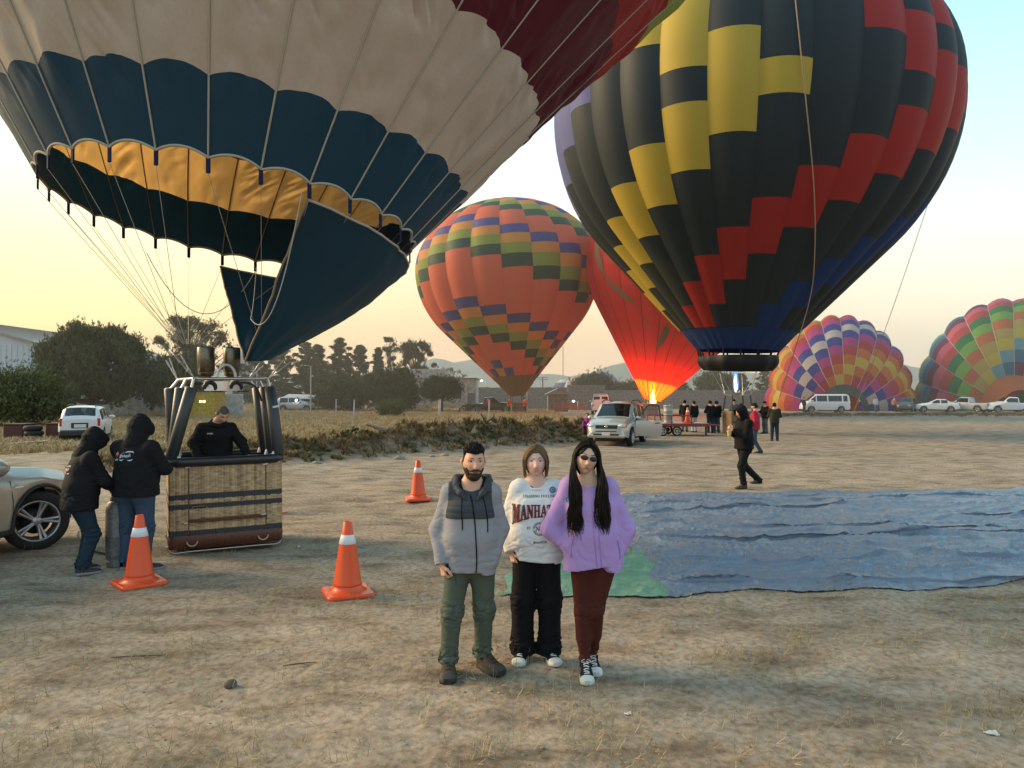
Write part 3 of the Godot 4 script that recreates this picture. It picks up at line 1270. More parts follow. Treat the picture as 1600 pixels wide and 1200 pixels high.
func lying_balloons() -> void:
	var names := {"Y": lin(0.62, 0.48, 0.06), "O": lin(0.62, 0.17, 0.03), "R": lin(0.5, 0.035, 0.05), "M": lin(0.48, 0.04, 0.24), "B": lin(0.035, 0.05, 0.32), "W": lin(0.62, 0.56, 0.5),
		"P": lin(0.16, 0.03, 0.09), "A": lin(0.035, 0.17, 0.3), "L": lin(0.16, 0.36, 0.45), "T": lin(0.52, 0.38, 0.1), "S": lin(0.58, 0.16, 0.07), "G": lin(0.2, 0.42, 0.09), "D": lin(0.03, 0.2, 0.08), "C": lin(0.5, 0.06, 0.08), "K": lin(0.6, 0.12, 0.2), "E": lin(0.035, 0.05, 0.045)}
	var defs := [
		["patchwork_balloon", "half inflated balloon of magenta, blue, white and orange patches lying mouth first on the ground", Vector3(38.6, 0, -86.0), 9.3, 11.8, 1.85, 3.0, "YORMBWBMRO", "E", 0.39],
		["rainbow_balloon", "half inflated pastel rainbow balloon at the right edge of the field", Vector3(59.8, 0, -88.0), 12.7, 14.2, 2.4, 4.1, "ALYTSGDCKP", "S", 0.66]]
	for d in defs:
		var o := thing(d[0], d[1], "balloon", d[2], 0.0, "half inflated balloons on the right")
		var half := 12
		var seq: String = d[7]
		var surf := func(f: float, t: float) -> Vector3:
			# t: 0 mouth, 1 widest ring, 2 crown; rings lie on the ground and arch up
			var k := minf(t, 1.0)
			var a = lerpf(d[6], d[3], pow(sin(k * PI / 2), 0.9)) if t <= 1.0 else d[3] * sqrt(maxf(0.0, 1.0 - pow(t - 1.0, 2.0)))
			var b = a * lerpf(1.02, d[4] / d[3], k)
			var z := -9.0 * (1.0 - cos(k * PI / 2) * 0.98) if t <= 1.0 else -9.0 - 6.0 * (t - 1.0)
			return Vector3(cos(f) * a - z * d[9], maxf(sin(f), -0.02) * b - 0.05, z)
		for g in half:
			var f0 := PI * g / half
			var f1 := PI * (g + 1) / half
			for k in 11:
				var t0 := k / 10.0 if k < 10 else 1.0
				var t1 := (k + 1) / 10.0 if k < 10 else 2.0
				var st := new_st()
				var rr := []
				var nv := 2 if k < 10 else 8
				for i in nv + 1:
					var row := PackedVector3Array()
					for j in 6:
						var u := j / 5.0
						var q: Vector3 = surf.call(lerpf(f0, f1, u), lerpf(t0, t1, float(i) / nv))
						var tt := lerpf(t0, t1, float(i) / nv)
						var nrm := Vector3(cos(lerpf(f0, f1, u)), sin(lerpf(f0, f1, u)), 0.35).normalized()
						row.append(q + nrm * (0.55 * 4.0 * u * (1.0 - u) * smoothstep(0.0, 1.0, tt)))
					rr.append(row)
				grid(st, rr)
				# colour runs diagonally: the gore to the left starts one colour later
				var c := posmod(k - (half / 2 - 1 - g) - 1 if g < half / 2 else k + (g - half / 2), 10)
				var ch := seq[c]
				put("panel", st, sail("patch_" + ch, names[ch], 1.0), o)
			var st2 := new_st()
			var pts := []
			for i in 14:
				pts.append(surf.call(f0, i / 12.0) + Vector3(0, 0.03, 0.05))
			tube(st2, pts, 0.03, 4)
			put("seam_tape", st2, cloth("pale_tape", lin(0.5, 0.46, 0.42), 0.8), o)
		# skirt ring round the mouth
		for g in half:
			var st := new_st()
			var rr := []
			for i in 3:
				var row := PackedVector3Array()
				for j in 4:
					var f := PI * (g + j / 3.0) / half
					var a := lerpf(d[5], d[6], i / 2.0)
					row.append(Vector3(cos(f) * a, sin(f) * a * 1.05 - 0.03, 1.1 - 1.2 * i / 2.0))
				rr.append(row)
			grid(st, rr)
			put("skirt_panel", st, sail("patch_" + d[8], names[d[8]], 0.5), o)
		# the far crown seen through the mouth
		for g in 6:
			var st := new_st()
			var rr := []
			for i in 5:
				var row := PackedVector3Array()
				for j in 3:
					var f := PI * (g + j / 2.0) / 6.0
					var a = 0.05 + d[6] * 1.25 * i / 4.0
					row.append(Vector3(cos(f) * a, sin(f) * a * 1.05 + 0.02, -4.0 - 1.2 * cos(i / 4.0 * PI / 2)))
				rr.append(row)
			grid(st, rr)
			put("inner_panel", st, sail("patch_" + (["O", "R", "O", "Y", "O", "R"] if d[8] == "E" else ["D", "R", "C", "R", "C", "D"])[g], names[(["O", "R", "O", "Y", "O", "R"] if d[8] == "E" else ["D", "R", "C", "R", "C", "D"])[g]], 0.75), o)


func dome(called: String, label: String, at: Vector3, rx: float, ry: float, cols: Array, gores := 16) -> void:
	var o := thing(called, label, "balloon", at, 0.0, "distant balloons beyond the wall")
	for g in gores:
		var f0 := TAU * g / gores
		var f1 := TAU * (g + 1) / gores
		for k in 3:
			var st := new_st()
			var rr := []
			for i in 5:
				var la := lerpf(-0.25, 1.53, (k + i / 4.0) / 3.0)
				var row := PackedVector3Array()
				for j in 4:
					var u := j / 3.0
					var f := lerpf(f0, f1, u)
					var r := cos(la) * rx * (1.0 + 0.04 * 4.0 * u * (1.0 - u))
					row.append(Vector3(cos(f) * r, ry * 0.25 + sin(la) * ry * 0.75, sin(f) * r))
				rr.append(row)
			grid(st, rr)
			put("panel", st, cols[(g + k) % cols.size()] if cols.size() > 2 else cols[k % cols.size()], o)


func distant_balloons() -> void:
	var grey := sail("dove_nylon", lin(0.3, 0.26, 0.3), 0.5)
	var blue := sail("royal_nylon", lin(0.04, 0.06, 0.2), 0.5)
	var white := sail("white_nylon", lin(0.6, 0.58, 0.55), 0.5)
	var red: Material = sail("rose_nylon", lin(0.45, 0.12, 0.1), 0.5)
	var green: Material = sail("mint_nylon", lin(0.08, 0.35, 0.22), 0.5)
	var yel := sail("straw_nylon", lin(0.5, 0.4, 0.12), 0.5)
	dome("far_balloon", "pale mauve balloon dome rising behind the burners, beyond the trees", Vector3(-52.0, 0, -145.0), 4.3, 10.8, [grey])
	dome("far_balloon", "plain blue balloon dome behind the dark round tree right of the orange balloon", Vector3(23.0, 0, -185.0), 4.3, 7.4, [blue])
	dome("far_balloon", "half raised balloon with a blue cap over white, left of the dark round tree", Vector3(13.2, 0, -190.0), 3.0, 5.7, [white, blue])
	dome("far_balloon", "white and rose patched balloon touching the left of the dark round tree", Vector3(15.6, 0, -180.0), 3.1, 6.3, [white, red, grey, white, blue])
	dome("far_balloon", "low red, yellow and green balloon lying beyond the wall by the white house", Vector3(-10.6, 0, -170.0), 3.6, 4.5, [red, yel, green])
	dome("far_balloon", "small yellow balloon lying beyond the wall left of the orange balloon", Vector3(-6.2, 0, -170.0), 2.3, 2.7, [yel, yel, green])
	dome("far_balloon", "mint green balloon cloth heaped behind the orange balloon's mouth, left side", Vector3(-1.6, 0, -120.0), 3.6, 2.2, [green])
	dome("far_balloon", "mint green balloon cloth heaped behind the orange balloon's mouth, right side", Vector3(3.0, 0, -122.0), 3.2, 2.2, [green, grey])


# ---------------------------------------------------------------- background: trees, walls, house, poles

func leaf_cluster(sd: int, n: int, droop: float) -> ArrayMesh:
	var rg := RandomNumberGenerator.new()
	rg.seed = sd
	var st := new_st()
	st.set_smooth_group(-1)
	for i in n:
		var c := Vector3(rg.randf_range(-1, 1), rg.randf_range(-1, 1), rg.randf_range(-1, 1)) * 0.6
		var d := Vector3(rg.randfn(), rg.randfn() - droop * 2.0, rg.randfn()).normalized()
		var s := d.cross(Vector3(rg.randfn(), rg.randfn(), rg.randfn())).normalized() * rg.randf_range(0.16, 0.3)
		var l := d * rg.randf_range(0.5, 0.95)
		tri(st, c - l, c + s, c + l)
		tri(st, c - l, c + l, c - s * 0.7)
	st.generate_normals()
	return st.commit()


var clusters := []


func tree(called: String, label: String, at: Vector3, spec: Dictionary, group := "") -> Node3D:
	if clusters.is_empty():
		clusters = [leaf_cluster(1, 7, 0.0), leaf_cluster(2, 7, 0.9), leaf_cluster(3, 6, -0.3)]
	var o := thing(called, label, spec.get("cat", "tree"), at, 0.0, group)
	var h: float = spec.h
	var w: float = spec.w
	var y0: float = spec.y0
	var bark := mat(spec.get("bark", "grey_bark"), lin(0.1, 0.08, 0.06), 0.95, 0.0, "dust", 2.0)
	if spec.get("bark", "") == "pale_bark":
		bark.albedo_color = lin(0.3, 0.27, 0.23)
	var tr: float = spec.get("tr", h * 0.035)
	var lean := Vector3(spec.get("lean", 0.0), 0, 0)
	var trunk := new_st()
	var limb_base := y0 + (h - y0) * 0.18
	tube(trunk, [Vector3.ZERO, Vector3(0.1 * tr, limb_base * 0.5, 0) + lean * 0.4, Vector3(0, limb_base, 0) + lean * 0.8, Vector3(0, lerpf(y0, h, 0.75), 0) + lean], [tr * 1.25, tr, tr * 0.8, tr * 0.2], 8)
	var blobs := []
	var style: String = spec.style
	for i in spec.blobs:
		var p := Vector3.ZERO
		var t = (i + 0.5) / spec.blobs
		var f = i * 2.399 + rng.randf() * 0.7
		var size: float = spec.get("bs", 0.2) * w * rng.randf_range(0.7, 1.25)
		match style:
			"conifer":
				var y := lerpf(y0, h * 0.99, pow(t, 0.9))
				var r := w * 0.5 * pow(1.0 - t * 0.97, 0.6) * rng.randf_range(0.15, 1.15)
				p = Vector3(cos(f) * r, y - r * 0.12, sin(f) * r)
				size *= lerpf(1.0, 0.45, t) * rng.randf_range(0.6, 1.3)
			"airy":
				var y := lerpf(y0, h, pow(rng.randf(), 0.75))
				var r := w * 0.5 * sqrt(rng.randf()) * (0.55 + 0.45 * sin(PI * (y - y0) / (h - y0)))
				p = Vector3(cos(f) * r, y, sin(f) * r)
			_:
				var la := asin(lerpf(-0.75, 0.97, t))
				var k := rng.randf_range(0.62, 0.86)
				p = Vector3(cos(f) * cos(la) * w * 0.5 * k, lerpf(y0, h, 0.48) + sin(la) * (h - y0) * 0.46 * k, sin(f) * cos(la) * w * 0.5 * k)
		p += lean * (p.y / h)
		blobs.append([p, size])
		if i % 2 == 0 or style == "airy":
			var from := Vector3(0, clampf(p.y * 0.6, limb_base * 0.6, h * 0.7), 0) + lean * 0.6
			var m := from.lerp(p, 0.55) + Vector3(0, -0.05 * w, 0)
			tube(trunk, [from, m, p], [tr * 0.42, tr * 0.28, tr * 0.08], 5)
	put("trunk", trunk, bark, o)
	var xf := []
	var cols := []
	var c: Vector3 = spec.col
	var n_leaf: int = spec.leaves
	var ls: float = spec.get("ls", 0.22)
	for i in n_leaf:
		var b: Array = blobs[rng.randi() % blobs.size()]
		var d := Vector3(rng.randfn(), rng.randfn() * 0.8, rng.randfn())
		d = d.normalized() * pow(rng.randf(), 0.45) * b[1] * (1.0 if rng.randf() < 0.72 else rng.randf_range(1.0, 1.9))
		if style == "pepper":
			d.y = d.y * 0.8 - absf(rng.randfn()) * b[1] * 0.45
		if style == "conifer":
			d.y *= 0.45
		var p: Vector3 = b[0] + d
		if p.y < 0.05:
			continue
		var s := ls * rng.randf_range(0.6, 1.3)
		xf.append(Transform3D(Basis(Vector3.UP, rng.randf() * TAU).scaled(Vector3(s, s * (1.35 if style == "pepper" else 1.0), s)), p))
		var k := rng.randf_range(0.65, 1.4)
		cols.append(Color(c.x * k, c.y * k, c.z * k))
	scatter("crown", clusters[1 if style == "pepper" else (2 if style == "conifer" else 0)], leafy("foliage"), xf, cols, o, "stuff")
	return o


func build_trees() -> void:
	var g := "trees along the far side of the field"
	var olive := Vector3(0.062, 0.07, 0.03)
	var dark := Vector3(0.04, 0.05, 0.028)
	var moss := Vector3(0.1, 0.11, 0.042)
	tree("pepper_tree", "largest tree, a broad drooping pepper tree beside the pale warehouse", Vector3(-34.0, 0, -60.0), {"h": 8.9, "w": 9.2, "y0": 0.3, "blobs": 84, "leaves": 12500, "ls": 0.18, "style": "pepper", "col": olive, "bs": 0.085, "tr": 0.5}, g)
	tree("pepper_tree", "smaller pepper tree joining the right flank of the largest one", Vector3(-28.6, 0, -62.0), {"h": 5.4, "w": 5.0, "y0": 1.0, "blobs": 20, "leaves": 5200, "ls": 0.2, "style": "pepper", "col": olive, "bs": 0.18, "tr": 0.25}, g)
	tree("eucalyptus", "airy sparse tree with thin clumps behind the burners", Vector3(-30.5, 0, -70.0), {"h": 9.0, "w": 7.6, "y0": 3.4, "blobs": 85, "leaves": 4600, "ls": 0.15, "style": "airy", "col": Vector3(0.085, 0.085, 0.045), "bs": 0.065, "tr": 0.2, "bark": "pale_bark"}, g)
	tree("shrub", "rounded olive green bush in front of the pale warehouse", Vector3(-29.4, 0, -44.0), {"h": 3.5, "w": 5.4, "y0": 0.1, "blobs": 34, "leaves": 9000, "ls": 0.13, "style": "round", "col": moss, "bs": 0.17, "tr": 0.1, "cat": "bush"}, "")
	# dark stand behind the scoop
	var dl := ["tall dark feathery tree, leftmost of the stand behind the scoop", "pale trunked dark tree in the stand under the scoop's right edge", "dark feathery tree behind the thin lamp pole", "broad dark tree left of the round bushes", "dark pointed tree rising behind the left round bush", "dark tree at the middle of the stand with a notched top", "slim dark cypress beside the thin tall tree"]
	var dp := [[-33.0, 7.9, 6.5], [-30.4, 8.8, 6.0], [-27.6, 8.9, 6.4], [-25.0, 8.3, 6.2], [-22.6, 9.3, 6.0], [-20.4, 8.5, 5.0], [-17.2, 7.9, 3.0]]
	for i in dp.size():
		tree("casuarina", dl[i], Vector3(dp[i][0] * 1.0, 0, -95.0 - 2.0 * (i % 3)), {"h": dp[i][1], "w": dp[i][2], "y0": 0.6, "blobs": 80, "leaves": 5200, "ls": 0.22, "style": "conifer", "col": dark, "bs": 0.11, "tr": 0.2, "bark": "pale_bark" if i == 1 else "grey_bark"}, g)
	tree("eucalyptus", "very thin tall tree with a small tufted top", Vector3(-16.2, 0, -98.0), {"h": 9.6, "w": 2.2, "y0": 6.0, "blobs": 22, "leaves": 620, "ls": 0.17, "style": "airy", "col": dark, "bs": 0.13, "tr": 0.12, "bark": "pale_bark"}, g)
	tree("eucalyptus", "open branched tree with separate leaf clumps left of the white house", Vector3(-12.6, 0, -96.0), {"h": 8.6, "w": 5.2, "y0": 2.6, "blobs": 48, "leaves": 3000, "ls": 0.18, "style": "airy", "col": dark, "bs": 0.085, "tr": 0.16}, g)
	tree("willow_bush", "left of two big round bushes before the dark stand", Vector3(-18.9, 0, -82.0), {"h": 4.35, "w": 5.8, "y0": 0.2, "blobs": 26, "leaves": 5200, "ls": 0.2, "style": "round", "col": olive, "bs": 0.2, "tr": 0.15}, g)
	tree("willow_bush", "right of two big round bushes before the dark stand", Vector3(-12.9, 0, -80.0), {"h": 4.9, "w": 5.6, "y0": 0.2, "blobs": 26, "leaves": 5400, "ls": 0.2, "style": "round", "col": Vector3(0.052, 0.06, 0.028), "bs": 0.2, "tr": 0.15}, g)
	tree("small_tree", "small round tree with two trunks before the white house", Vector3(-7.4, 0, -78.0), {"h": 3.85, "w": 4.0, "y0": 1.4, "blobs": 22, "leaves": 3400, "ls": 0.18, "style": "round", "col": Vector3(0.05, 0.066, 0.036), "bs": 0.2, "tr": 0.13}, g)
	tree("bare_tree", "nearly leafless twiggy tree behind the white house", Vector3(-9.2, 0, -110.0), {"h": 5.7, "w": 4.6, "y0": 3.0, "blobs": 26, "leaves": 260, "ls": 0.2, "style": "airy", "col": Vector3(0.12, 0.09, 0.06), "bs": 0.08, "tr": 0.1}, g)
	tree("shrub", "low spreading bush among the fence posts", Vector3(-10.5, 0, -64.0), {"h": 1.45, "w": 2.4, "y0": 0.1, "blobs": 16, "leaves": 2000, "ls": 0.1, "style": "round", "col": moss, "bs": 0.2, "tr": 0.05, "cat": "bush"}, "")
	# right of the orange balloon
	tree("ash_tree", "dark round tree in front of the far blue balloon", Vector3(12.0, 0, -110.0), {"h": 5.2, "w": 6.0, "y0": 0.4, "blobs": 26, "leaves": 5600, "ls": 0.22, "style": "round", "col": dark, "bs": 0.2, "tr": 0.2}, g)
	tree("ash_tree", "green bushy tree left of the red balloon's mouth", Vector3(17.6, 0, -112.0), {"h": 3.8, "w": 5.6, "y0": 0.3, "blobs": 22, "leaves": 4200, "ls": 0.22, "style": "round", "col": olive, "bs": 0.2, "tr": 0.2}, g)
	tree("ash_tree", "low green tree just beside the burning mouth of the red balloon", Vector3(20.4, 0, -105.0), {"h": 3.9, "w": 4.2, "y0": 0.3, "blobs": 18, "leaves": 3400, "ls": 0.2, "style": "round", "col": moss, "bs": 0.2, "tr": 0.2}, g)
	tree("ash_tree", "rounded green tree under the black scoop of the charcoal balloon", Vector3(29.8, 0, -108.0), {"h": 5.4, "w": 6.2, "y0": 0.4, "blobs": 26, "leaves": 5200, "ls": 0.22, "style": "round", "col": Vector3(0.055, 0.07, 0.035), "bs": 0.2, "tr": 0.2}, g)
	var cl := ["dark conifer right of the red balloon's mouth", "second conifer right of the red balloon, lower and wider", "tall conifer between the burner flame and the patchwork balloon", "conifer at the left edge of the patchwork balloon"]
	var cp := [[25.0, 5.6, 4.0], [27.0, 4.4, 4.4], [36.6, 5.2, 5.0], [40.6, 6.6, 4.2]]
	for i in 4:
		tree("conifer", cl[i], Vector3(cp[i][0], 0, -118.0), {"h": cp[i][1], "w": cp[i][2], "y0": 0.5, "blobs": 60, "leaves": 3400, "ls": 0.2, "style": "conifer", "col": dark, "bs": 0.12, "tr": 0.16}, g)


func slab(called: String, c: Vector3, s: Vector3, m: Material, parent: Node, bev := 0.02, b := Basis()) -> MeshInstance3D:
	var st := new_st()
	box(st, c, s, b, bev)
	return put(called, st, m, parent)


func build_background() -> void:
	var conc := mat("concrete", lin(0.27, 0.25, 0.23), 0.9, 0.0, "dust", 0.4)
	var white := mat("whitewash", lin(0.55, 0.53, 0.5), 0.85, 0.0, "dust", 0.3)
	var dark := mat("dark_opening", lin(0.03, 0.035, 0.04), 0.4)
	# pale metal warehouse at the left edge
	var o := thing("warehouse", "pale blue grey metal warehouse with a sloping roof at the left edge", "warehouse", Vector3(-50.4, 0, -72.0))
	var st := new_st()
	st.set_smooth_group(-1)
	var hw := 7.6
	var cr := [Vector3(-hw, 0, 6), Vector3(hw, 0, 6), Vector3(hw, 6.6, 6), Vector3(0, 8.7, 6), Vector3(-hw, 6.6, 6)]
	for i in 3:
		tri(st, cr[0], cr[i + 1], cr[i + 2])
	quad(st, Vector3(hw, 0, 6), Vector3(hw, 0, -20), Vector3(hw, 6.6, -20), Vector3(hw, 6.6, 6))
	var sheet := mat("pale_sheet_metal", lin(0.42, 0.46, 0.52), 0.5, 0.0)
	put("wall", st, sheet, o)
	for i in 30:
		slab("sheet_rib", Vector3(-hw + 0.5 * i + 0.3, 3.2, 6.02), Vector3(0.05, 6.4, 0.05), sheet, o, 0.01)
	st = new_st()
	for sg in [-1.0, 1.0]:
		quad(st, Vector3(0, 8.85, 6.3), Vector3(sg * (hw + 0.3), 6.62, 6.3), Vector3(sg * (hw + 0.3), 6.62, -20), Vector3(0, 8.85, -20))
		box(st, Vector3(sg * hw * 0.5, 7.72, 6.32), Vector3(8.2, 0.22, 0.06), Basis(Vector3(0, 0, 1), -sg * atan2(2.23, hw + 0.3)))
	put("roof", st, mat("rusty_sheet", lin(0.25, 0.2, 0.17), 0.7), o)
	slab("wall_lamp", Vector3(hw - 1.1, 3.6, 6.15), Vector3(0.5, 0.12, 0.25), dark, o)
	# boundary wall running along the whole far side
	var wl := [["low pale wall behind the largest tree, left of the white car", -42.0, -24.0, -66.0, 2.0, white], ["grey block wall left of the orange balloon's basket", -8.5, 2.0, -100.0, 2.9, conc], ["grey block wall right of the orange balloon's basket", 2.2, 10.6, -100.0, 2.9, conc], ["taller grey wall end left of the white van", 7.0, 11.6, -92.0, 3.1, conc], ["long grey wall behind the trailer and the crews", 11.8, 44.0, -101.0, 2.5, conc]]
	for w in wl:
		var t := thing("wall", w[0], "wall", Vector3((w[1] + w[2]) / 2, 0, w[3]), 0.0, "walls closing the far side of the field")
		var n := int((w[2] - w[1]) / 2.5)
		var each: float = (w[2] - w[1]) / n
		for i in n:
			slab("wall_panel", Vector3(-(w[2] - w[1]) / 2 + each * (i + 0.5), w[4] / 2, 0), Vector3(each - 0.03, w[4] * (1.0 + 0.015 * sin(i * 2.3)), 0.2), w[5], t, 0.02)
			slab("wall_post", Vector3(-(w[2] - w[1]) / 2 + each * i, w[4] / 2, 0.02), Vector3(0.26, w[4] + 0.12, 0.3), w[5], t, 0.02)
	# white house
	o = thing("white_house", "white flat roofed house behind the small round tree", "house", Vector3(-8.8, 0, -92.0))
	slab("wall", Vector3(0, 1.9, 0), Vector3(9.0, 3.8, 6.0), white, o)
	slab("upper_wall", Vector3(-1.4, 4.4, -0.4), Vector3(4.2, 1.3, 4.5), white, o)
	slab("parapet", Vector3(0.02, 3.86, 0.02), Vector3(9.2, 0.18, 6.2), conc, o)
	for i in 3:
		slab("window", Vector3(-3.0 + 2.6 * i, 2.0, 3.0), Vector3(1.0, 1.1, 0.06), dark, o)
	slab("door", Vector3(3.9, 1.1, 3.0), Vector3(0.9, 2.1, 0.06), mat("grey_door", lin(0.14, 0.14, 0.15), 0.6), o)
	# small grey shed and canopy right of the orange balloon
	o = thing("shed", "small grey shed with a pitched pale roof by the orange barrier", "shed", Vector3(5.3, 0, -86.0))
	slab("wall", Vector3(0, 1.0, 0), Vector3(2.3, 2.0, 2.0), conc, o)
	st = new_st()
	st.set_smooth_group(-1)
	for sg in [-1.0, 1.0]:
		quad(st, Vector3(0, 2.65, 1.2), Vector3(sg * 1.5, 1.98, 1.2), Vector3(sg * 1.5, 1.98, -1.2), Vector3(0, 2.65, -1.2))
	tri(st, Vector3(-1.3, 2.0, 1.02), Vector3(1.3, 2.0, 1.02), Vector3(0, 2.6, 1.02))
	put("roof", st, mat("pale_roof", lin(0.4, 0.39, 0.38), 0.7), o)
	# yellow site hut seen between the basket poles
	o = thing("yellow_hut", "yellow site hut with two small lit windows, seen between the basket's poles", "hut", Vector3(-26.15, 0, -62.0))
	slab("wall", Vector3(0.55, 1.1, 0), Vector3(2.2, 2.2, 2.4), mat("yellow_paint", lin(0.55, 0.36, 0.02), 0.6, 0.0, "dust", 0.5), o)
	slab("side_wall", Vector3(-1.05, 1.0, 0.1), Vector3(0.95, 2.0, 2.2), conc, o)
	slab("roof", Vector3(0.55, 2.24, 0), Vector3(2.4, 0.08, 2.6), dark, o)
	for i in 2:
		slab("lit_window", Vector3(0.55 + 0.28 * i, 1.4, 1.21), Vector3(0.18, 0.16, 0.03), glow("window_glow", Color(1.0, 0.92, 0.6), 2.5), o, 0.0)
	# lamps and poles
	lamp_pole("street_lamp", "street lamp with a lit white head left of the orange balloon", Vector3(-3.6, 0, -101.0), 3.75, true)
	lamp_pole("light_pole", "tall thin grey pole standing before the dark tree stand", Vector3(-19.6, 0, -72.0), 4.7, false)
	lamp_pole("light_pole", "thin grey pole behind the burner frame's right end", Vector3(-29.0, 0, -84.0), 4.6, false)
	lamp_pole("floodlight", "lit white floodlight by the wall near the orange barrier", Vector3(7.85, 0, -88.0), 1.1, true)
	lamp_pole("floodlight", "left of two lit floodlights above the grey tarpaulin roof", Vector3(-26.2, 0, -83.0), 1.25, true)
	lamp_pole("floodlight", "right of two lit floodlights above the grey tarpaulin roof", Vector3(-23.6, 0, -83.0), 1.25, true)
	o = thing("radio_mast", "thin lattice radio mast rising against the sky right of the orange balloon", "mast", Vector3(13.8, 0, -200.0))
	var steel := mat("mast_steel", lin(0.25, 0.2, 0.18), 0.6)
	for k in 3:
		st = new_st()
		var f := TAU * k / 3.0
		tube(st, [Vector3(cos(f) * 0.25, 0, sin(f) * 0.25), Vector3(cos(f) * 0.12, 15.0, sin(f) * 0.12)], 0.05, 5)
		put("leg", st, steel, o)
	st = new_st()
	for i in 28:
		var f := TAU * i / 3.0
		var y := 0.5 + i * 0.5
		tube(st, [Vector3(cos(f) * 0.22, y, sin(f) * 0.22), Vector3(cos(f + 2.1) * 0.2, y + 0.5, sin(f + 2.1) * 0.2)], 0.025, 4)
	put("lattice", st, steel, o)
	o = thing("utility_pole", "wooden utility pole with a crossbar right of the orange balloon", "pole", Vector3(5.4, 0, -130.0))
	st = new_st()
	tube(st, [Vector3.ZERO, Vector3(0, 5.0, 0)], [0.14, 0.1], 8)
	put("pole", st, mat("pole_wood", lin(0.1, 0.08, 0.07), 0.9), o)
	for y in [4.5, 4.85]:
		slab("crossbar", Vector3(0, y, 0.12), Vector3(1.9, 0.1, 0.1), mats["pole_wood"], o)
	# fence posts across the field
	var fl := ["fence post, first left of the low spreading bush", "fence post between the low bush and the silver hatchback, nearer the bush", "thin white fence post right of the low bush", "thin white fence post closest to the white house", "white post standing before the black pickup"]
	var fp := [[-15.8, -66.5], [-12.8, -60.0], [-6.4, -66.0], [-6.1, -62.0], [-1.85, -60.0]]
	for i in fp.size():
		o = thing("fence_post", fl[i], "post", Vector3(fp[i][0], 0, fp[i][1]), 0.0, "white fence posts in the dry field")
		st = new_st()
		tube(st, [Vector3.ZERO, Vector3(0.02 * (i % 3 - 1), 1.5, 0)], [0.06, 0.05], 7)
		put("shaft", st, white, o)
		slab("cap", Vector3(0.02 * (i % 3 - 1), 1.52, 0), Vector3(0.15, 0.05, 0.15), white, o, 0.01)
	# grey tarpaulin roof and rubble bank by the silver car
	o = thing("tarpaulin_roof", "low grey tarpaulin roof behind the distant silver car", "shelter", Vector3(-24.0, 0, -86.0))
	st = new_st()
	grid(st, [PackedVector3Array([Vector3(-3.6, 0.9, 1.5), Vector3(-2.5, 1.5, 1.5), Vector3(1.8, 1.45, 1.5), Vector3(5.0, 0.8, 1.5)]), PackedVector3Array([Vector3(-3.0, 1.3, 0), Vector3(-2.0, 2.0, 0), Vector3(1.6, 1.9, 0), Vector3(4.6, 1.2, 0)]), PackedVector3Array([Vector3(-3.6, 0.9, -1.5), Vector3(-2.5, 1.5, -1.5), Vector3(1.8, 1.45, -1.5), Vector3(5.0, 0.8, -1.5)])])
	put("sheet", st, mat("grey_tarpaulin", lin(0.32, 0.33, 0.32), 0.7), o)
	for k in [[-2.5, 1.5], [1.8, 1.5], [-2.5, -1.5], [1.8, -1.5]]:
		slab("pole", Vector3(k[0], 0.74, k[1]), Vector3(0.08, 1.46, 0.08), steel, o)


func lamp_pole(called: String, label: String, at: Vector3, h: float, lit: bool) -> void:
	var o := thing(called, label, "lamp" if lit else "pole", at)
	var m := mat("pole_paint", lin(0.3, 0.31, 0.31), 0.6)
	var st := new_st()
	tube(st, [Vector3.ZERO, Vector3(0, h, 0)], [0.08, 0.055], 8)
	put("pole", st, m, o)
	st = new_st()
	tube(st, [Vector3(0, h - 0.02, 0), Vector3(-0.25, h + 0.1, 0.1), Vector3(-0.5, h + 0.08, 0.2)], 0.035, 6)
	put("arm", st, m, o)
	if lit:
		st = new_st()
		ball(st, Vector3(-0.55, h + 0.05, 0.24), Vector3(0.13, 0.11, 0.12), 10, 8)
		put("lamp_head", st, glow("lamp_glow", Color(1.0, 0.98, 0.92), 5.0), o)
		var l := OmniLight3D.new()
		l.name = numbered("lamp_light")
		add_child(l)
		l.position = at + Vector3(-0.55, h + 0.05, 0.24)
		l.light_color = Color(1.0, 0.96, 0.88)
		l.light_energy = 0.6
		l.light_size = 0.2
		l.omni_range = 40.0
		l.omni_attenuation = 2.0
		l.shadow_enabled = true
	else:
		st = new_st()
		ball(st, Vector3(-0.5, h + 0.07, 0.2), Vector3(0.14, 0.05, 0.09), 8, 6)
		put("lamp_head", st, m, o)


# ---------------------------------------------------------------- tarpaulin, basket, cones

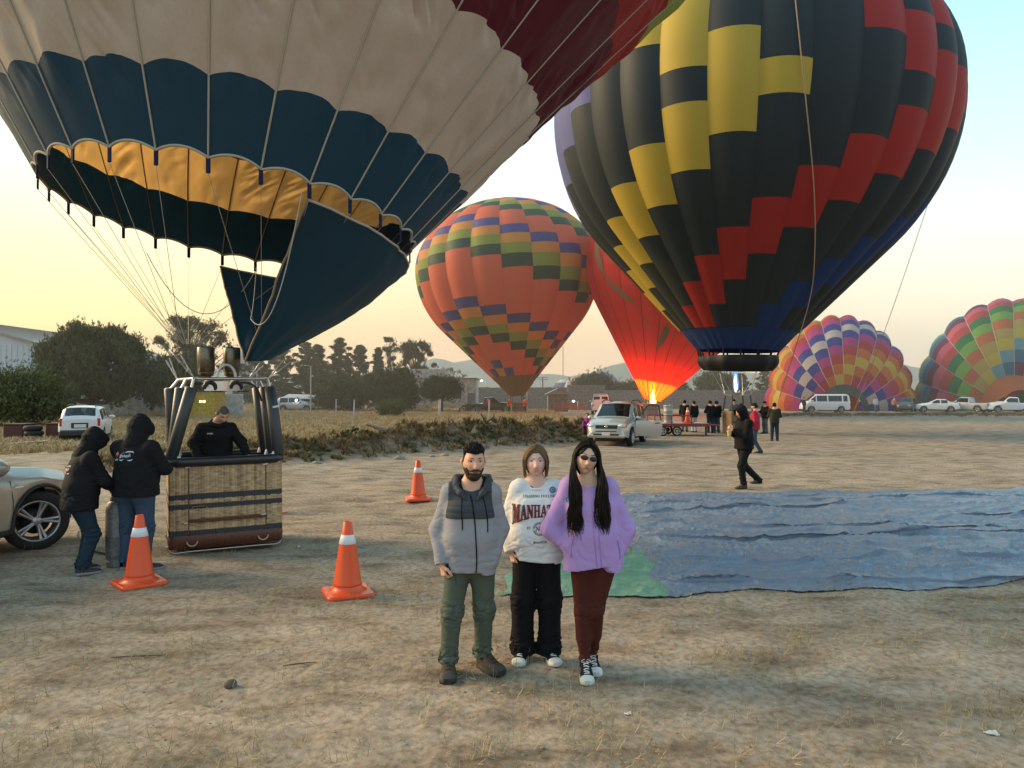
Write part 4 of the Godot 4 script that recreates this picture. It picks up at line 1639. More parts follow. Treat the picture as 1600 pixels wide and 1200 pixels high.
func build_tarp() -> void:
	# a long sheet laid out on the ground, the green end at the left
	var o := thing("ground_sheet", "long crumpled blue ground sheet with a green end laid on the dirt behind the trio", "ground sheet", Vector3(0, 0.004, 0))
	# corners: near left, near right, far right, far left
	var surf := func(c: Array, u: float, v: float, busy: float) -> Vector3:
		var near: Vector3 = c[0].lerp(c[1], u)
		var far: Vector3 = c[3].lerp(c[2], u)
		var q := near.lerp(far, v)
		var e2 := minf(minf(u, 1.0 - u), minf(v, 1.0 - v))
		q.x += 0.12 * fold.get_noise_2d(q.z * 1.1, 3.0) * (1.0 - smoothstep(0.0, 0.2, minf(u, 1.0 - u)))
		q.z += 0.16 * fold.get_noise_2d(q.x * 0.7, 9.0) * (1.0 - smoothstep(0.0, 0.25, minf(v, 1.0 - v)))
		# crumples: sharp little ridges of several sizes, in patches
		var patch := smoothstep(-0.35, 0.4, fold.get_noise_2d(q.x * 0.45 + 3.0, q.z * 0.6))
		var h := 0.045 * pow(1.0 - absf(fold.get_noise_2d(q.x * 0.55 + q.z * 0.25, q.z * 1.6)), 9.0)
		h += 0.025 * pow(1.0 - absf(fold.get_noise_2d(q.x * 1.3 - q.z * 1.5, q.z * 2.6 + 30.0 + q.x * 0.6)), 8.0) * patch
		h += busy * 0.012 * pow(1.0 - absf(fold.get_noise_2d(q.x * 3.4 + q.z * 2.0, q.z * 5.0 - q.x * 1.5)), 6.0) * patch
		h += busy * 0.005 * pow(1.0 - absf(fold.get_noise_2d(q.x * 8.0 - q.z * 5.0, q.z * 9.0 + q.x * 4.0)), 5.0)
		h += 0.03 * maxf(0.0, bumpn.get_noise_2d(q.x * 0.6, q.z * 0.8 + 50.0))
		# long folds where the cloth doubles over itself and overhangs
		var lean := 0.0
		if busy > 0.5:
			for k in [[-7.95, -0.04, 0.09, 1.3, 10.0], [-10.4, -0.06, 0.11, 1.9, 13.0], [-11.5, 0.05, 0.1, 3.4, 15.0], [-12.3, -0.24, 0.1, 1.9, 7.5], [-12.4, 0.02, 0.1, 7.0, 16.0], [-8.9, -0.09, 0.06, 2.0, 7.0], [-14.4, -0.04, 0.08, 5.0, 12.0], [-9.4, 0.03, 0.07, 5.0, 13.0], [-13.6, -0.1, 0.06, 2.2, 9.0], [-10.9, -0.02, 0.05, 1.8, 6.0]]:
				var d: float = q.z - (k[0] + k[1] * q.x + 0.13 * fold.get_noise_2d(q.x * 0.4, k[0]) + 0.03 * fold.get_noise_2d(q.x * 1.7, k[0]))
				var along: float = smoothstep(k[3] - 0.5, k[3] + 0.8, q.x) * (1.0 - smoothstep(k[4] - 2.0, k[4], q.x)) * (0.9 + 0.3 * fold.get_noise_2d(q.x * 0.8, k[0] + 4.0))
				var g := exp(-pow(d / 0.055, 2.0)) if d > 0.0 else exp(-pow(d / 0.26, 2.0))
				h += along * k[2] * 0.45 * g
				lean += along * k[2] * 1.15 * exp(-pow((d + 0.02) / 0.06, 2.0))
		h *= clampf(0.12 + e2 * 16.0, 0.12, 1.0)
		return Vector3(q.x, gy(q.x, q.z) + h + 0.01, q.z + lean)
	var blue := mat("blue_sheet", lin(0.14, 0.175, 0.235), 0.42, 0.0, "nylon", 0.9)
	var green := mat("green_sheet", lin(0.14, 0.265, 0.17), 0.45, 0.0, "nylon", 0.9)
	for m in [blue, green]:
		m.normal_enabled = true
		m.normal_texture = noise_tex("crumple_n", 512, 0.02, 0, 1, 7.0, 44, 4)
		m.normal_scale = 0.32
	var green_c := [Vector3(-0.14, 0, -7.42), Vector3(1.56, 0, -7.52), Vector3(1.72, 0, -9.6), Vector3(0.12, 0, -9.1)]
	var blue_c := [Vector3(1.42, 0, -7.5), Vector3(9.4, 0, -8.55), Vector3(17.0, 0, -16.5), Vector3(1.9, 0, -15.0)]
	for part in [["green_end", green_c, green, 90, 100, 0.45], ["blue_sheet", blue_c, blue, 420, 230, 1.0]]:
		var st := new_st()
		var rows := []
		for i in part[3] + 1:
			var row := PackedVector3Array()
			for j in part[4] + 1:
				row.append(surf.call(part[1], pow(float(i) / part[3], 1.2), pow(float(j) / part[4], 1.15), part[5]) + (Vector3(0, 0.006, 0) if part[0] == "green_end" else Vector3.ZERO))
			rows.append(row)
		grid(st, rows)
		put(part[0], st, part[2], o)


func wicker(w: float, h: float, bands: Array, sd: int) -> SurfaceTool:
	# woven cane: flat upright panel in the xy plane, facing +z, the strands in relief
	var st := new_st()
	var nu := int(w / 0.008)
	var nv := int(h / 0.008)
	var rows := []
	var cr := []
	for j in nv + 1:
		var y := h * j / nv
		var row := PackedVector3Array()
		var cc := []
		for i in nu + 1:
			var x := w * i / nu
			var stake := x / 0.034
			var strand := y / 0.017
			var over := cos(PI * stake + PI * floor(strand)) * 0.5 + 0.5
			var bulge := sqrt(maxf(0.0, 1.0 - pow(2.0 * (strand - floor(strand)) - 1.0, 2.0)))
			var z := 0.003 * over * bulge + 0.008 * sqrt(absf(sin(PI * stake))) + 0.003 * fold.get_noise_2d(x * 40.0, y * 60.0 + sd)
			row.append(Vector3(x - w * 0.5, y, z))
			var c := Vector3(0.44, 0.295, 0.155) * (0.82 + 0.3 * fold.get_noise_2d(floor(stake) * 7.7, sd) + 0.28 * fold.get_noise_2d(floor(strand) * 5.3 + sd, floor(stake * 0.5) * 1.7) + 0.2 * fold.get_noise_2d(x * 9.0, floor(strand) * 3.1))
			for b in bands:
				if y + 0.004 * sin(x * 50.0) > b[0] and y < b[1]:
					c = Vector3(0.03, 0.03, 0.032)
			cc.append(Color(c.x, c.y, c.z))
		rows.append(row)
		cr.append(cc)
	for j in nv:
		for i in nu:
			for k in [[0, 0], [1, 0], [1, 1], [0, 0], [1, 1], [0, 1]]:
				st.set_color(cr[j + k[0]][i + k[1]])
				st.add_vertex(rows[j + k[0]][i + k[1]])
	st.generate_normals()
	return st


func wicker_part(called: String, w: float, h: float, bands: Array, at: Vector3, turn: float, parent: Node) -> void:
	var o := put(called, wicker(w, h, bands, int(at.x * 100) + 300), wicker_mat(), parent, false)
	o.position = at
	o.rotation.y = turn


func wicker_mat() -> StandardMaterial3D:
	if not mats.has("cane"):
		var m := StandardMaterial3D.new()
		m.resource_name = "cane"
		m.vertex_color_use_as_albedo = true
		m.roughness = 0.62
		mats["cane"] = m
	return mats["cane"]


func build_basket() -> void:
	var o := thing("wicker_basket", "large wicker balloon basket with black stripes, padded rim, six padded poles and burners", "basket", Vector3(-3.91, 0.01, -10.05), 0.46)
	o.rotation.z = 0.01
	var leather := mat("brown_leather", lin(0.13, 0.045, 0.02), 0.5, 0.0, "dust", 3.0)
	var pad := mat("black_vinyl", lin(0.014, 0.016, 0.018), 0.36)
	var steel := mat("stainless", lin(0.5, 0.49, 0.47), 0.28, 1.0)
	var inner := mat("cane_inside", lin(0.3, 0.2, 0.11), 0.8)
	var rope := mat("beige_rope", lin(0.36, 0.28, 0.18), 0.85)
	var hx := 0.68
	var hz := 0.52
	var y0 := 0.24
	var h := 0.9
	# base
	var st := new_st()
	loft(st, [[0.07, -0.02], [0.085, 0.012], [0.2, 0.022], [0.245, 0.012]].map(func(k): return rings_box(Vector3(0, k[0], 0), hx + k[1], hz + k[1], 0.08)))
	put("leather_base", st, leather, o)
	slab("floor", Vector3(0, 0.25, 0), Vector3(1.4, 0.03, 1.0), mat("plywood", lin(0.25, 0.17, 0.1), 0.8), o)
	for k in 2:
		st = new_st()
		var z := hz * (0.86 if k else -0.86)
		tube(st, spline([Vector3(-hx - 0.02, 0.12, z), Vector3(-hx + 0.04, 0.03, z), Vector3(-0.4, 0.03, z), Vector3(0.4, 0.03, z), Vector3(hx - 0.04, 0.03, z), Vector3(hx + 0.02, 0.12, z)], 5), 0.018, 7)
		put("skid_rail", st, steel, o)
	for x in [-0.42, 0.44]:
		st = new_st()
		var pts := []
		for i in 11:
			var f := PI + PI * i / 10.0
			pts.append(Vector3(x + cos(f) * 0.062, 0.175 + sin(f) * 0.06, hz + 0.03))
		tube(st, pts, 0.011, 6)
		put("rope_handle", st, rope, o)
	# walls
	var bands := [[0.0, 0.075], [0.34, 0.405], [0.46, 0.53]]
	wicker_part("wicker_panel", 0.215, h, bands, Vector3(-hx + 0.1075, y0, hz), 0.0, o)
	wicker_part("wicker_panel", 0.195, h, bands, Vector3(hx - 0.0975, y0, hz), 0.0, o)
	wicker_part("wicker_panel", 0.926, 0.175, bands.slice(0, 1), Vector3(0.01, y0, hz), 0.0, o)
	wicker_part("door_panel", 0.926, h - 0.215, [[0.125, 0.19], [0.245, 0.315]], Vector3(0.01, y0 + 0.215, hz + 0.004), 0.0, o)
	wicker_part("wicker_panel", 2 * hz, h, bands, Vector3(hx, y0, 0), PI / 2, o)
	wicker_part("wicker_panel", 2 * hz, h, bands, Vector3(-hx, y0, 0), -PI / 2, o)
	wicker_part("wicker_panel", 2 * hx, h, bands, Vector3(0, y0, -hz), PI, o)
	slab("lining", Vector3(0, y0 + h / 2, hz - 0.03), Vector3(2 * hx - 0.06, h, 0.03), inner, o)
	slab("lining", Vector3(0, y0 + h / 2, -hz + 0.03), Vector3(2 * hx - 0.06, h, 0.03), inner, o)
	for s in [-1.0, 1.0]:
		slab("lining", Vector3(s * (hx - 0.03), y0 + h / 2, 0), Vector3(0.03, h, 2 * hz - 0.1), inner, o)
	slab("door_sill", Vector3(0.01, y0 + 0.185, hz + 0.02), Vector3(0.96, 0.028, 0.05), leather, o, 0.008)
	slab("door_latch", Vector3(-0.33, y0 + 0.375, hz + 0.03), Vector3(0.17, 0.008, 0.012), steel, o, 0.003)
	for x in [-0.415, -0.245]:
		slab("latch_arm", Vector3(x, y0 + 0.36, hz + 0.03), Vector3(0.008, 0.03, 0.012), steel, o, 0.003)
	for k in [[-0.465, 0.87], [-0.48, 0.165], [0.45, 0.2], [0.475, 0.86]]:
		st = new_st()
		tube(st, [Vector3(k[0] - 0.03, y0 + k[1], hz + 0.02), Vector3(k[0] + 0.03, y0 + k[1] + 0.012, hz + 0.022)], 0.011, 6)
		put("hinge_tie", st, mat("white_cord", lin(0.6, 0.58, 0.54), 0.8), o)
	# rim
	st = new_st()
	var rim := []
	for i in 8:
		var f := TAU * i / 8.0 + PI / 8
		rim.append(rings_box(Vector3(0, y0 + h + 0.035 + sin(f) * 0.062, 0), hx + 0.01 + cos(f) * 0.055, hz + 0.01 + cos(f) * 0.055, 0.16 + cos(f) * 0.055, 6))
	rim.append(rim[0])
	grid(st, rim, true)
	put("padded_rim", st, pad, o)
	# poles and burner frame
	var fy := 2.235
	var fx := 0.475
	var fz := 0.42
	# the frame has swung a little round on its flexible poles
	var twist := Basis(Vector3.UP, 0.2)
	for sx in [-1.0, 1.0]:
		for k in 3:
			var z: float = [0.46, 0.05, -0.42][k]
			var b := Vector3(sx * (hx - 0.02 - 0.03 * k), y0 + h + 0.07, z)
			var t := twist * Vector3(sx * (fx + 0.03 + 0.04 * k), fy - 0.11, z * 0.86)
			st = new_st()
			tube(st, [b, b.lerp(t, 0.02), b.lerp(t, 0.5), b.lerp(t, 0.985), t], [0.062, 0.077, 0.075, 0.074, 0.056], 14)
			put("padded_pole", st, mat("grey_padding", lin(0.026, 0.029, 0.031), 0.42), o)
			st = new_st()
			tube(st, [t - Vector3(0, 0.03, 0), twist * Vector3(sx * fx, fy, z * 0.86)], 0.02, 8)
			put("pole_rod", st, steel, o)
			st = new_st()
			tube(st, spline([b + Vector3(-0.09 * sx, -0.02, 0.05), b + Vector3(-0.06 * sx, 0.05, 0.0), b + Vector3(0.02 * sx, 0.045, -0.06)], 4), 0.022, 6)
			put("pole_strap", st, mat("white_cord", lin(0.6, 0.58, 0.54), 0.8), o)
	st = new_st()
	tube(st, [Vector3(-hx + 0.045, 1.63, 0.08), Vector3(-hx + 0.1, 1.655, 0.12), Vector3(-hx + 0.17, 1.635, 0.09)], 0.014, 6)
	put("red_tie", st, mat("red_strap", lin(0.35, 0.02, 0.02), 0.7), o)
	slab("white_tag", Vector3(0.62, 1.86, 0.48), Vector3(0.08, 0.026, 0.004), mats["white_cord"], o, 0.0, Basis(Vector3(0, 0, 1), 0.17))
	st = new_st()
	var fr := []
	for i in 8:
		var f := TAU * i / 8.0
		fr.append(Transform3D(twist, Vector3.ZERO) * rings_box(Vector3(0, fy + sin(f) * 0.02, 0), fx + cos(f) * 0.02, fz + cos(f) * 0.02, 0.09 + cos(f) * 0.02, 5))
	fr.append(fr[0])
	grid(st, fr, true)
	put("burner_frame", st, steel, o)
	for x in [-0.21, 0.13]:
		st = new_st()
		tube(st, [twist * Vector3(x, fy, -fz), twist * Vector3(x, fy, fz)], 0.016, 8)
		put("cross_tube", st, steel, o)
	# twin burners
	for k in 2:
		var c := Vector3([-0.21, 0.13][k], fy + 0.035, -0.02)
		var b := Node3D.new()
		b.basis = twist
		name_part(b, "burner", o)
		st = new_st()
		lathe(st, [Vector2(0.07, 0.0), Vector2(0.1, 0.02), Vector2(0.1, 0.06), Vector2(0.1, 0.06), Vector2(0.112, 0.075), Vector2(0.112, 0.385), Vector2(0.104, 0.4), Vector2(0.098, 0.385), Vector2(0.098, 0.1)], 28, Transform3D(Basis(), c))
		put("can", st, mat("heat_stained_steel", lin(0.22, 0.19, 0.14), 0.32, 0.9, "dust", 6.0), b)
		st = new_st()
		var pts := []
		for i in 84:
			var f := TAU * i / 12.0
			pts.append(c + Vector3(cos(f) * 0.085, 0.1 + i * 0.0034, sin(f) * 0.085))
		tube(st, pts, 0.009, 5)
		put("coil", st, mat("brass", lin(0.5, 0.33, 0.1), 0.35, 1.0), b)
		st = new_st()
		lathe(st, [Vector2(0.05, -0.05), Vector2(0.06, -0.03), Vector2(0.06, 0.02), Vector2(0.03, 0.03)], 16, Transform3D(Basis(), c))
		for i in 6:
			var f := TAU * i / 6.0
			tube(st, [c + Vector3(cos(f) * 0.045, -0.01, sin(f) * 0.045), c + Vector3(cos(f) * 0.1, 0.05, sin(f) * 0.1)], 0.011, 6)
		put("jet_ring", st, mat("brass", lin(0.5, 0.33, 0.1), 0.35, 1.0), b)
		st = new_st()
		pts = []
		for i in 9:
			var f := -0.5 + 3.9 * i / 8.0
			pts.append(c + Vector3(cos(f) * 0.07, -0.15 + sin(f) * 0.07, 0.18))
		tube(st, pts, [0.016, 0.026, 0.03, 0.03, 0.03, 0.03, 0.03, 0.028, 0.018], 8)
		put("grip", st, pad, b)
		slab("valve_block", c + Vector3(0.0, -0.075, 0.12), Vector3(0.09, 0.05, 0.16), steel, b, 0.012)
		slab("lever", c + Vector3(0.08, -0.2, 0.2), Vector3(0.16, 0.016, 0.024), pad, b, 0.005)
	st = new_st()
	var ap := []
	for i in 15:
		var f := PI * i / 14.0
		ap.append(twist * Vector3(-0.01 + cos(f) * 0.12, fy + 0.02 + sin(f) * 0.17, 0.2))
	tube(st, ap, 0.018, 8)
	put("handle_arch", st, mat("white_steel", lin(0.55, 0.56, 0.56), 0.4), o)
	st = new_st()
	tube(st, spline([Vector3(0.13, fy - 0.06, 0.1), Vector3(0.3, fy - 0.05, 0.12), Vector3(0.42, fy - 0.12, 0.1), Vector3(0.5, fy - 0.3, 0.04)], 6), 0.015, 7)
	put("fuel_hose", st, pad, o)
	st = new_st()
	tube(st, spline([Vector3(-0.2, fy - 0.06, -0.1), Vector3(-0.36, fy - 0.06, -0.1), Vector3(-0.46, fy - 0.1, 0.0), Vector3(-0.52, fy - 0.3, 0.03)], 6), 0.015, 7)
	put("fuel_hose", st, pad, o)
	# shackles and wire ends rising from the four corners of the frame
	for k in [[-1, 1, -0.16, 0.3], [-1, -1, -0.1, 0.3], [1, 1, 0.2, 0.26], [1, -1, 0.17, 0.24]]:
		for e in 2:
			var a := twist * Vector3(k[0] * fx, fy, k[1] * fz)
			var z := a + Vector3(k[2] * (1.0 + 0.4 * e), k[3] * (1.0 - 0.1 * e), k[1] * (0.02 + 0.1 * e))
			st = new_st()
			for i in 5:
				var c := a.lerp(z, (i + 0.5) / 5.0)
				var d := (z - a).normalized()
				tube(st, [c - d * 0.03, c + d * 0.03], [0.008, 0.014] if i % 2 else [0.014, 0.008], 6)
			tube(st, [a, z], 0.006, 5)
			put("shackle_wire", st, steel, o)


func far_basket(called: String, label: String, at: Vector3, w: float, mouth: Vector3, mouth_r: float) -> Node3D:
	var o := thing(called, label, "basket", at, 0.2)
	var st := new_st()
	var rings := []
	for k in [[0.05, -0.02], [0.12, 0.0], [1.05, 0.0], [1.1, 0.03], [1.16, 0.03], [1.18, -0.01], [1.1, -0.06], [0.15, -0.06]]:
		rings.append(rings_box(Vector3(0, k[0], 0), w * 0.5 + k[1], w * 0.42 + k[1], 0.1))
	loft(st, rings)
	put("wicker_wall", st, mat("far_cane", lin(0.3, 0.2, 0.11), 0.8, 0.0, "dust", 3.0), o)
	for k in 3:
		slab("strap", Vector3(w * (-0.25 + 0.25 * k), 0.6, w * 0.42 + 0.012), Vector3(0.05, 1.0, 0.02), mat("dark_leather", lin(0.04, 0.03, 0.025), 0.7), o)
	slab("band", Vector3(0, 0.62, w * 0.42 + 0.014), Vector3(w, 0.06, 0.02), mats["dark_leather"], o)
	var steel := mat("stainless", lin(0.5, 0.49, 0.47), 0.28, 1.0)
	for sx in [-1.0, 1.0]:
		for sz in [-1.0, 1.0]:
			st = new_st()
			tube(st, [Vector3(sx * w * 0.46, 1.15, sz * w * 0.38), Vector3(sx * w * 0.4, 2.0, sz * w * 0.3)], 0.04, 7)
			put("pole", st, mat("grey_padding", lin(0.026, 0.029, 0.031), 0.42), o)
	st = new_st()
	for k in 4:
		var a := Vector3([-1, 1, 1, -1][k] * w * 0.4, 2.0, [-1, -1, 1, 1][k] * w * 0.3)
		var b := Vector3([1, 1, -1, -1][k] * w * 0.4, 2.0, [-1, 1, 1, -1][k] * w * 0.3)
		tube(st, [a, b], 0.025, 6)
	put("burner_frame", st, steel, o)
	st = new_st()
	lathe(st, [Vector2(0.05, 1.98), Vector2(0.12, 2.0), Vector2(0.12, 2.24), Vector2(0.1, 2.26)], 14)
	put("burner", st, steel, o)
	var back := Basis(Vector3.UP, -0.2)
	for k in 8:
		var f := TAU * (k + 0.5) / 8.0
		st = new_st()
		tube(st, [Vector3(signf(cos(f)) * w * 0.4, 2.0, signf(sin(f)) * w * 0.3), back * (mouth - at + Vector3(cos(f) * mouth_r, 0.02, sin(f) * mouth_r))], 0.012, 4)
		put("cable", st, steel, o)
	return o


func build_cones() -> void:
	var orange := mat("cone_orange", lin(0.74, 0.08, 0.012), 0.38, 0.0, "nylon", 5.0)
	var white := mat("reflective_white", lin(0.66, 0.66, 0.7), 0.3)
	var o := thing("traffic_cone", "orange traffic cone standing alone in the open, left of the bearded man", "traffic cone", Vector3(-1.69, gy(-1.69, -7.62), -7.62), 0.42, "orange traffic cones")
	var st := new_st()
	loft(st, [[0.0, 0.232, 0.05], [0.012, 0.238, 0.055], [0.036, 0.236, 0.055], [0.044, 0.226, 0.05]].map(func(k): return rings_box(Vector3(0, k[0], 0), k[1], k[1], k[2], 5)))
	put("base", st, orange, o)
	st = new_st()
	lathe(st, [Vector2(0.2, 0.043), Vector2(0.165, 0.062), Vector2(0.148, 0.085), Vector2(0.143, 0.1), Vector2(0.143, 0.1), Vector2(0.148, 0.104), Vector2(0.141, 0.125), Vector2(0.085, 0.52), Vector2(0.085, 0.52), Vector2(0.083, 0.522), Vector2(0.062, 0.615), Vector2(0.062, 0.615), Vector2(0.06, 0.62), Vector2(0.042, 0.742), Vector2(0.036, 0.75), Vector2(0.03, 0.742), Vector2(0.036, 0.65)], 36)
	put("body", st, orange, o)
	st = new_st()
	lathe(st, [Vector2(0.0862, 0.522), Vector2(0.0882, 0.524), Vector2(0.0668, 0.613), Vector2(0.0645, 0.615)], 36)
	put("white_band", st, white, o)
	copy(o, Vector3(-4.03, gy(-4.03, -8.02), -8.02), 0.75, "orange traffic cone standing in front of the hooded crewmen's legs")
	copy(o, Vector3(-1.79, gy(-1.79, -14.1), -14.1), 0.2, "farthest and smallest looking orange cone, in front of the weedy bank")
	copy(o, Vector3(-4.24, gy(-4.24, -12.9), -12.9), 0.9, "orange cone mostly hidden behind the right side of the wicker basket")


# ---------------------------------------------------------------- vehicles

func pl(pts: Array, x: float) -> float:
	# piecewise line through [x, y] pairs
	if x <= pts[0][0]:
		return pts[0][1]
	for i in range(1, pts.size()):
		if x <= pts[i][0]:
			return lerpf(pts[i - 1][1], pts[i][1], (x - pts[i - 1][0]) / (pts[i][0] - pts[i - 1][0]))
	return pts[pts.size() - 1][1]


func wheel(parent: Node3D, at: Vector3, r: float, w: float, steer: float, spokes: int, rim_mat: Material, side: float) -> void:
	var o := Node3D.new()
	o.position = at
	o.rotation.y = steer
	name_part(o, "wheel", parent)
	# axle along z; the outer face looks to side
	var b := Transform3D(Basis(Vector3.RIGHT, PI / 2 * side), Vector3.ZERO)
	var st := new_st()
	lathe(st, [Vector2(r * 0.66, -w * 0.5), Vector2(r * 0.84, -w * 0.52), Vector2(r * 0.96, -w * 0.45), Vector2(r, -w * 0.32), Vector2(r, w * 0.32), Vector2(r * 0.96, w * 0.45), Vector2(r * 0.84, w * 0.52), Vector2(r * 0.7, w * 0.5), Vector2(r * 0.66, w * 0.42)], 40, b)
	put("tyre", st, mat("tyre_rubber", lin(0.018, 0.018, 0.018), 0.8, 0.0, "dust", 4.0), o)
	st = new_st()
	lathe(st, [Vector2(r * 0.7, w * 0.47), Vector2(r * 0.665, w * 0.5), Vector2(r * 0.63, w * 0.44), Vector2(r * 0.6, w * 0.1), Vector2(r * 0.58, -w * 0.4)], 40, b)
	for i in spokes:
		var f := TAU * i / spokes
		for e in [-1.0, 1.0]:
			var a0 = f + e * 0.3 / spokes * 5.0 * 0.4
			var q := []
			for k in [[0.1, 0.03, 0.32], [0.4, 0.045, 0.36], [0.64, 0.055, 0.44]]:
				var c: Vector3 = b * Vector3(cos(a0 * lerpf(1.0, 1.0, k[0])) * r * k[0], w * k[2], sin(a0) * r * k[0])
				q.append(c)
			tube(st, q, [r * 0.06, r * 0.05, r * 0.065], 6)
	lathe(st, [Vector2(r * 0.16, w * 0.2), Vector2(r * 0.16, w * 0.38), Vector2(r * 0.11, w * 0.43), Vector2(0.001, w * 0.44)], 20, b)
	put("rim", st, rim_mat, o)
	st = new_st()
	lathe(st, [Vector2(0.001, w * 0.02), Vector2(r * 0.45, w * 0.02), Vector2(r * 0.45, -w * 0.1)], 24, b)
	put("brake_disc", st, mat("dark_steel", lin(0.03, 0.03, 0.032), 0.5, 0.6), o)


func car(called: String, label: String, cat: String, at: Vector3, turn: float, s: Dictionary, group := "") -> Node3D:
	# local axes: +x forward, +z the right hand side
	var o := thing(called, label, cat, at, turn, group)
	var paint: Material = s.paint
	var ln: float = s.len
	var wd: float = s.width * 0.5
	var wr: float = s.wr
	var wx: Array = s.wheels
	var sill: float = s.get("sill", 0.3)
	var top: Array = s.top
	var belt: Array = s.belt
	var plan: Array = s.get("plan", [[-ln / 2, 0.86], [-ln / 2 + 0.12, 0.95], [-ln / 2 + 0.5, 1.0], [ln / 2 - 0.75, 1.0], [ln / 2 - 0.3, 0.93], [ln / 2 - 0.08, 0.8], [ln / 2, 0.66]])
	var xs := []
	var x := -ln / 2
	var step: float = s.get("step", 0.12)
	while x < ln / 2 - 0.001:
		xs.append(x)
		x += step
	xs.append(ln / 2)
	for k in s.get("cuts", []):
		xs.append(k)
	for k in top:
		xs.append(k[0])
	for w in wx:
		for e in 9:
			xs.append(w + (wr + 0.07) * cos(PI * e / 8.0) * 0.999)
	xs.sort()
	var stations := []
	for i in xs.size():
		if xs[i] >= -ln / 2 and xs[i] <= ln / 2 and (stations.is_empty() or xs[i] - stations[stations.size() - 1] > 0.012):
			stations.append(xs[i])
	var rings := []
	for q in stations:
		var t := pl(top, q)
		var bl := minf(pl(belt, q), t - 0.04)
		var w := wd * pl(plan, q)
		var low := pl(s.get("low", [[-ln / 2, sill + 0.1], [-ln / 2 + 0.25, sill], [ln / 2 - 0.3, sill], [ln / 2, sill + 0.08]]), q)
		for c in wx:
			var d := absf(q - c)
			var ra := wr + 0.07
			if d < ra:
				low = maxf(low, wr + sqrt(ra * ra - d * d))
		low = minf(low, bl - 0.05)
		var roof := clampf((t - bl) / 0.5, 0.0, 1.0)
		var wroof := w * lerpf(0.9, s.get("tumble", 0.78), roof)
		var ring := PackedVector3Array()
		var half := [Vector2(w * 0.97, low), Vector2(w, lerpf(low, bl, 0.4)), Vector2(w * 0.995, lerpf(low, bl, 0.78)), Vector2(w * 0.965, bl), Vector2(lerpf(w * 0.95, wroof, 0.1), lerpf(bl, t, 0.12)), Vector2(lerpf(w * 0.95, wroof, 0.85), lerpf(bl, t, 0.84)), Vector2(wroof * 0.86, t - 0.015), Vector2(wroof * 0.45, t + 0.012), Vector2(0, t + 0.02)]
		for k in half:
			ring.append(Vector3(q, k.y, k.x))
		for k in range(7, -1, -1):
			ring.append(Vector3(q, half[k].y, -half[k].x))
		rings.append(ring)
	var body := new_st()
	var panes := {}
	for i in rings.size() - 1:
		var mx: float = (stations[i] + stations[i + 1]) * 0.5
		for j in 16:
			var where := "body"
			var jj := j if j < 8 else 15 - j
			if jj == 4:
				for k in s.get("side", []):
					if mx > k[0] and mx < k[1]:
						where = "side_window"
			if jj >= 6 or jj == 5 and false:
				if s.has("screen") and mx > s.screen[0] and mx < s.screen[1]:
					where = "windscreen"
				if s.has("rear") and mx > s.rear[0] and mx < s.rear[1]:
					where = "rear_window"
			var st: SurfaceTool = body
			if where != "body":
				var key := where + (("r" if j < 8 else "l") + str(s.side.find(s.side.filter(func(k): return mx > k[0] and mx < k[1])[0])) if where == "side_window" else "")
				if not panes.has(key):
					panes[key] = [where, new_st()]
				st = panes[key][1]
			quad(st, rings[i][j], rings[i + 1][j], rings[i + 1][j + 1], rings[i][j + 1])
	body.set_smooth_group(1)
	fan(body, rings[0], true)
	body.set_smooth_group(2)
	fan(body, rings[rings.size() - 1])
	body.set_smooth_group(0)
	if s.get("see", false):
		put("body", body, paint, o)
		for k in panes:
			put(panes[k][0], panes[k][1], glass("car_glass", Color(0.1, 0.14, 0.14), 0.42), o)
	else:
		put("body", body, paint, o)
		for k in panes:
			put(panes[k][0], panes[k][1], glass("dark_car_glass", Color(0.02, 0.03, 0.032), 0.8), o)
	var black := mat("black_plastic", lin(0.02, 0.02, 0.021), 0.6)
	# floor and wheel housings
	slab("underbody", Vector3(0, sill + 0.14, 0), Vector3(ln - 0.5, 0.16, wd * 1.5), black, o)
	for w in wx:
		slab("wheel_housing", Vector3(w, wr + 0.1, 0), Vector3(wr * 2.2, wr * 1.5, wd * 1.25), black, o)
	for k in s.get("seats", []):
		for e in [-1.0, 1.0]:
			slab("seat", Vector3(k, 0.98, e * wd * 0.42), Vector3(0.16, 0.62, 0.48), mat("seat_cloth", lin(0.03, 0.03, 0.032), 0.9), o, 0.06, Basis(Vector3(0, 0, 1), 0.18))
			slab("headrest", Vector3(k - 0.09, 1.36, e * wd * 0.42), Vector3(0.1, 0.18, 0.26), mats["seat_cloth"], o, 0.04)
	var n := 0
	for w in wx:
		for e in [-1.0, 1.0]:
			wheel(o, Vector3(w, wr, e * (wd - 0.115)), wr, 0.22, s.get("steer", 0.0) if w > 0 else 0.0, s.get("spokes", 5), s.get("rim", mat("alloy", lin(0.42, 0.42, 0.42), 0.35, 0.8)), e)
			n += 1
	for e in [-1.0, 1.0]:
		if s.has("mirror"):
			var st := new_st()
			var c := Vector3(s.mirror[0], s.mirror[1], e * (wd + 0.08))
			ball(st, c, Vector3(0.09, 0.09, 0.13), 12, 8)
			tube(st, [c - Vector3(0, 0.04, e * 0.08), Vector3(s.mirror[0] + 0.03, s.mirror[1] - 0.1, e * (wd - 0.06))], 0.03, 6)
			put("mirror", st, paint, o)
	return o


func bar(called: String, o: Node3D, c: Vector3, s: Vector3, m: Material, bev := 0.02, b := Basis()) -> void:
	slab(called, c, s, m, o, bev, b)


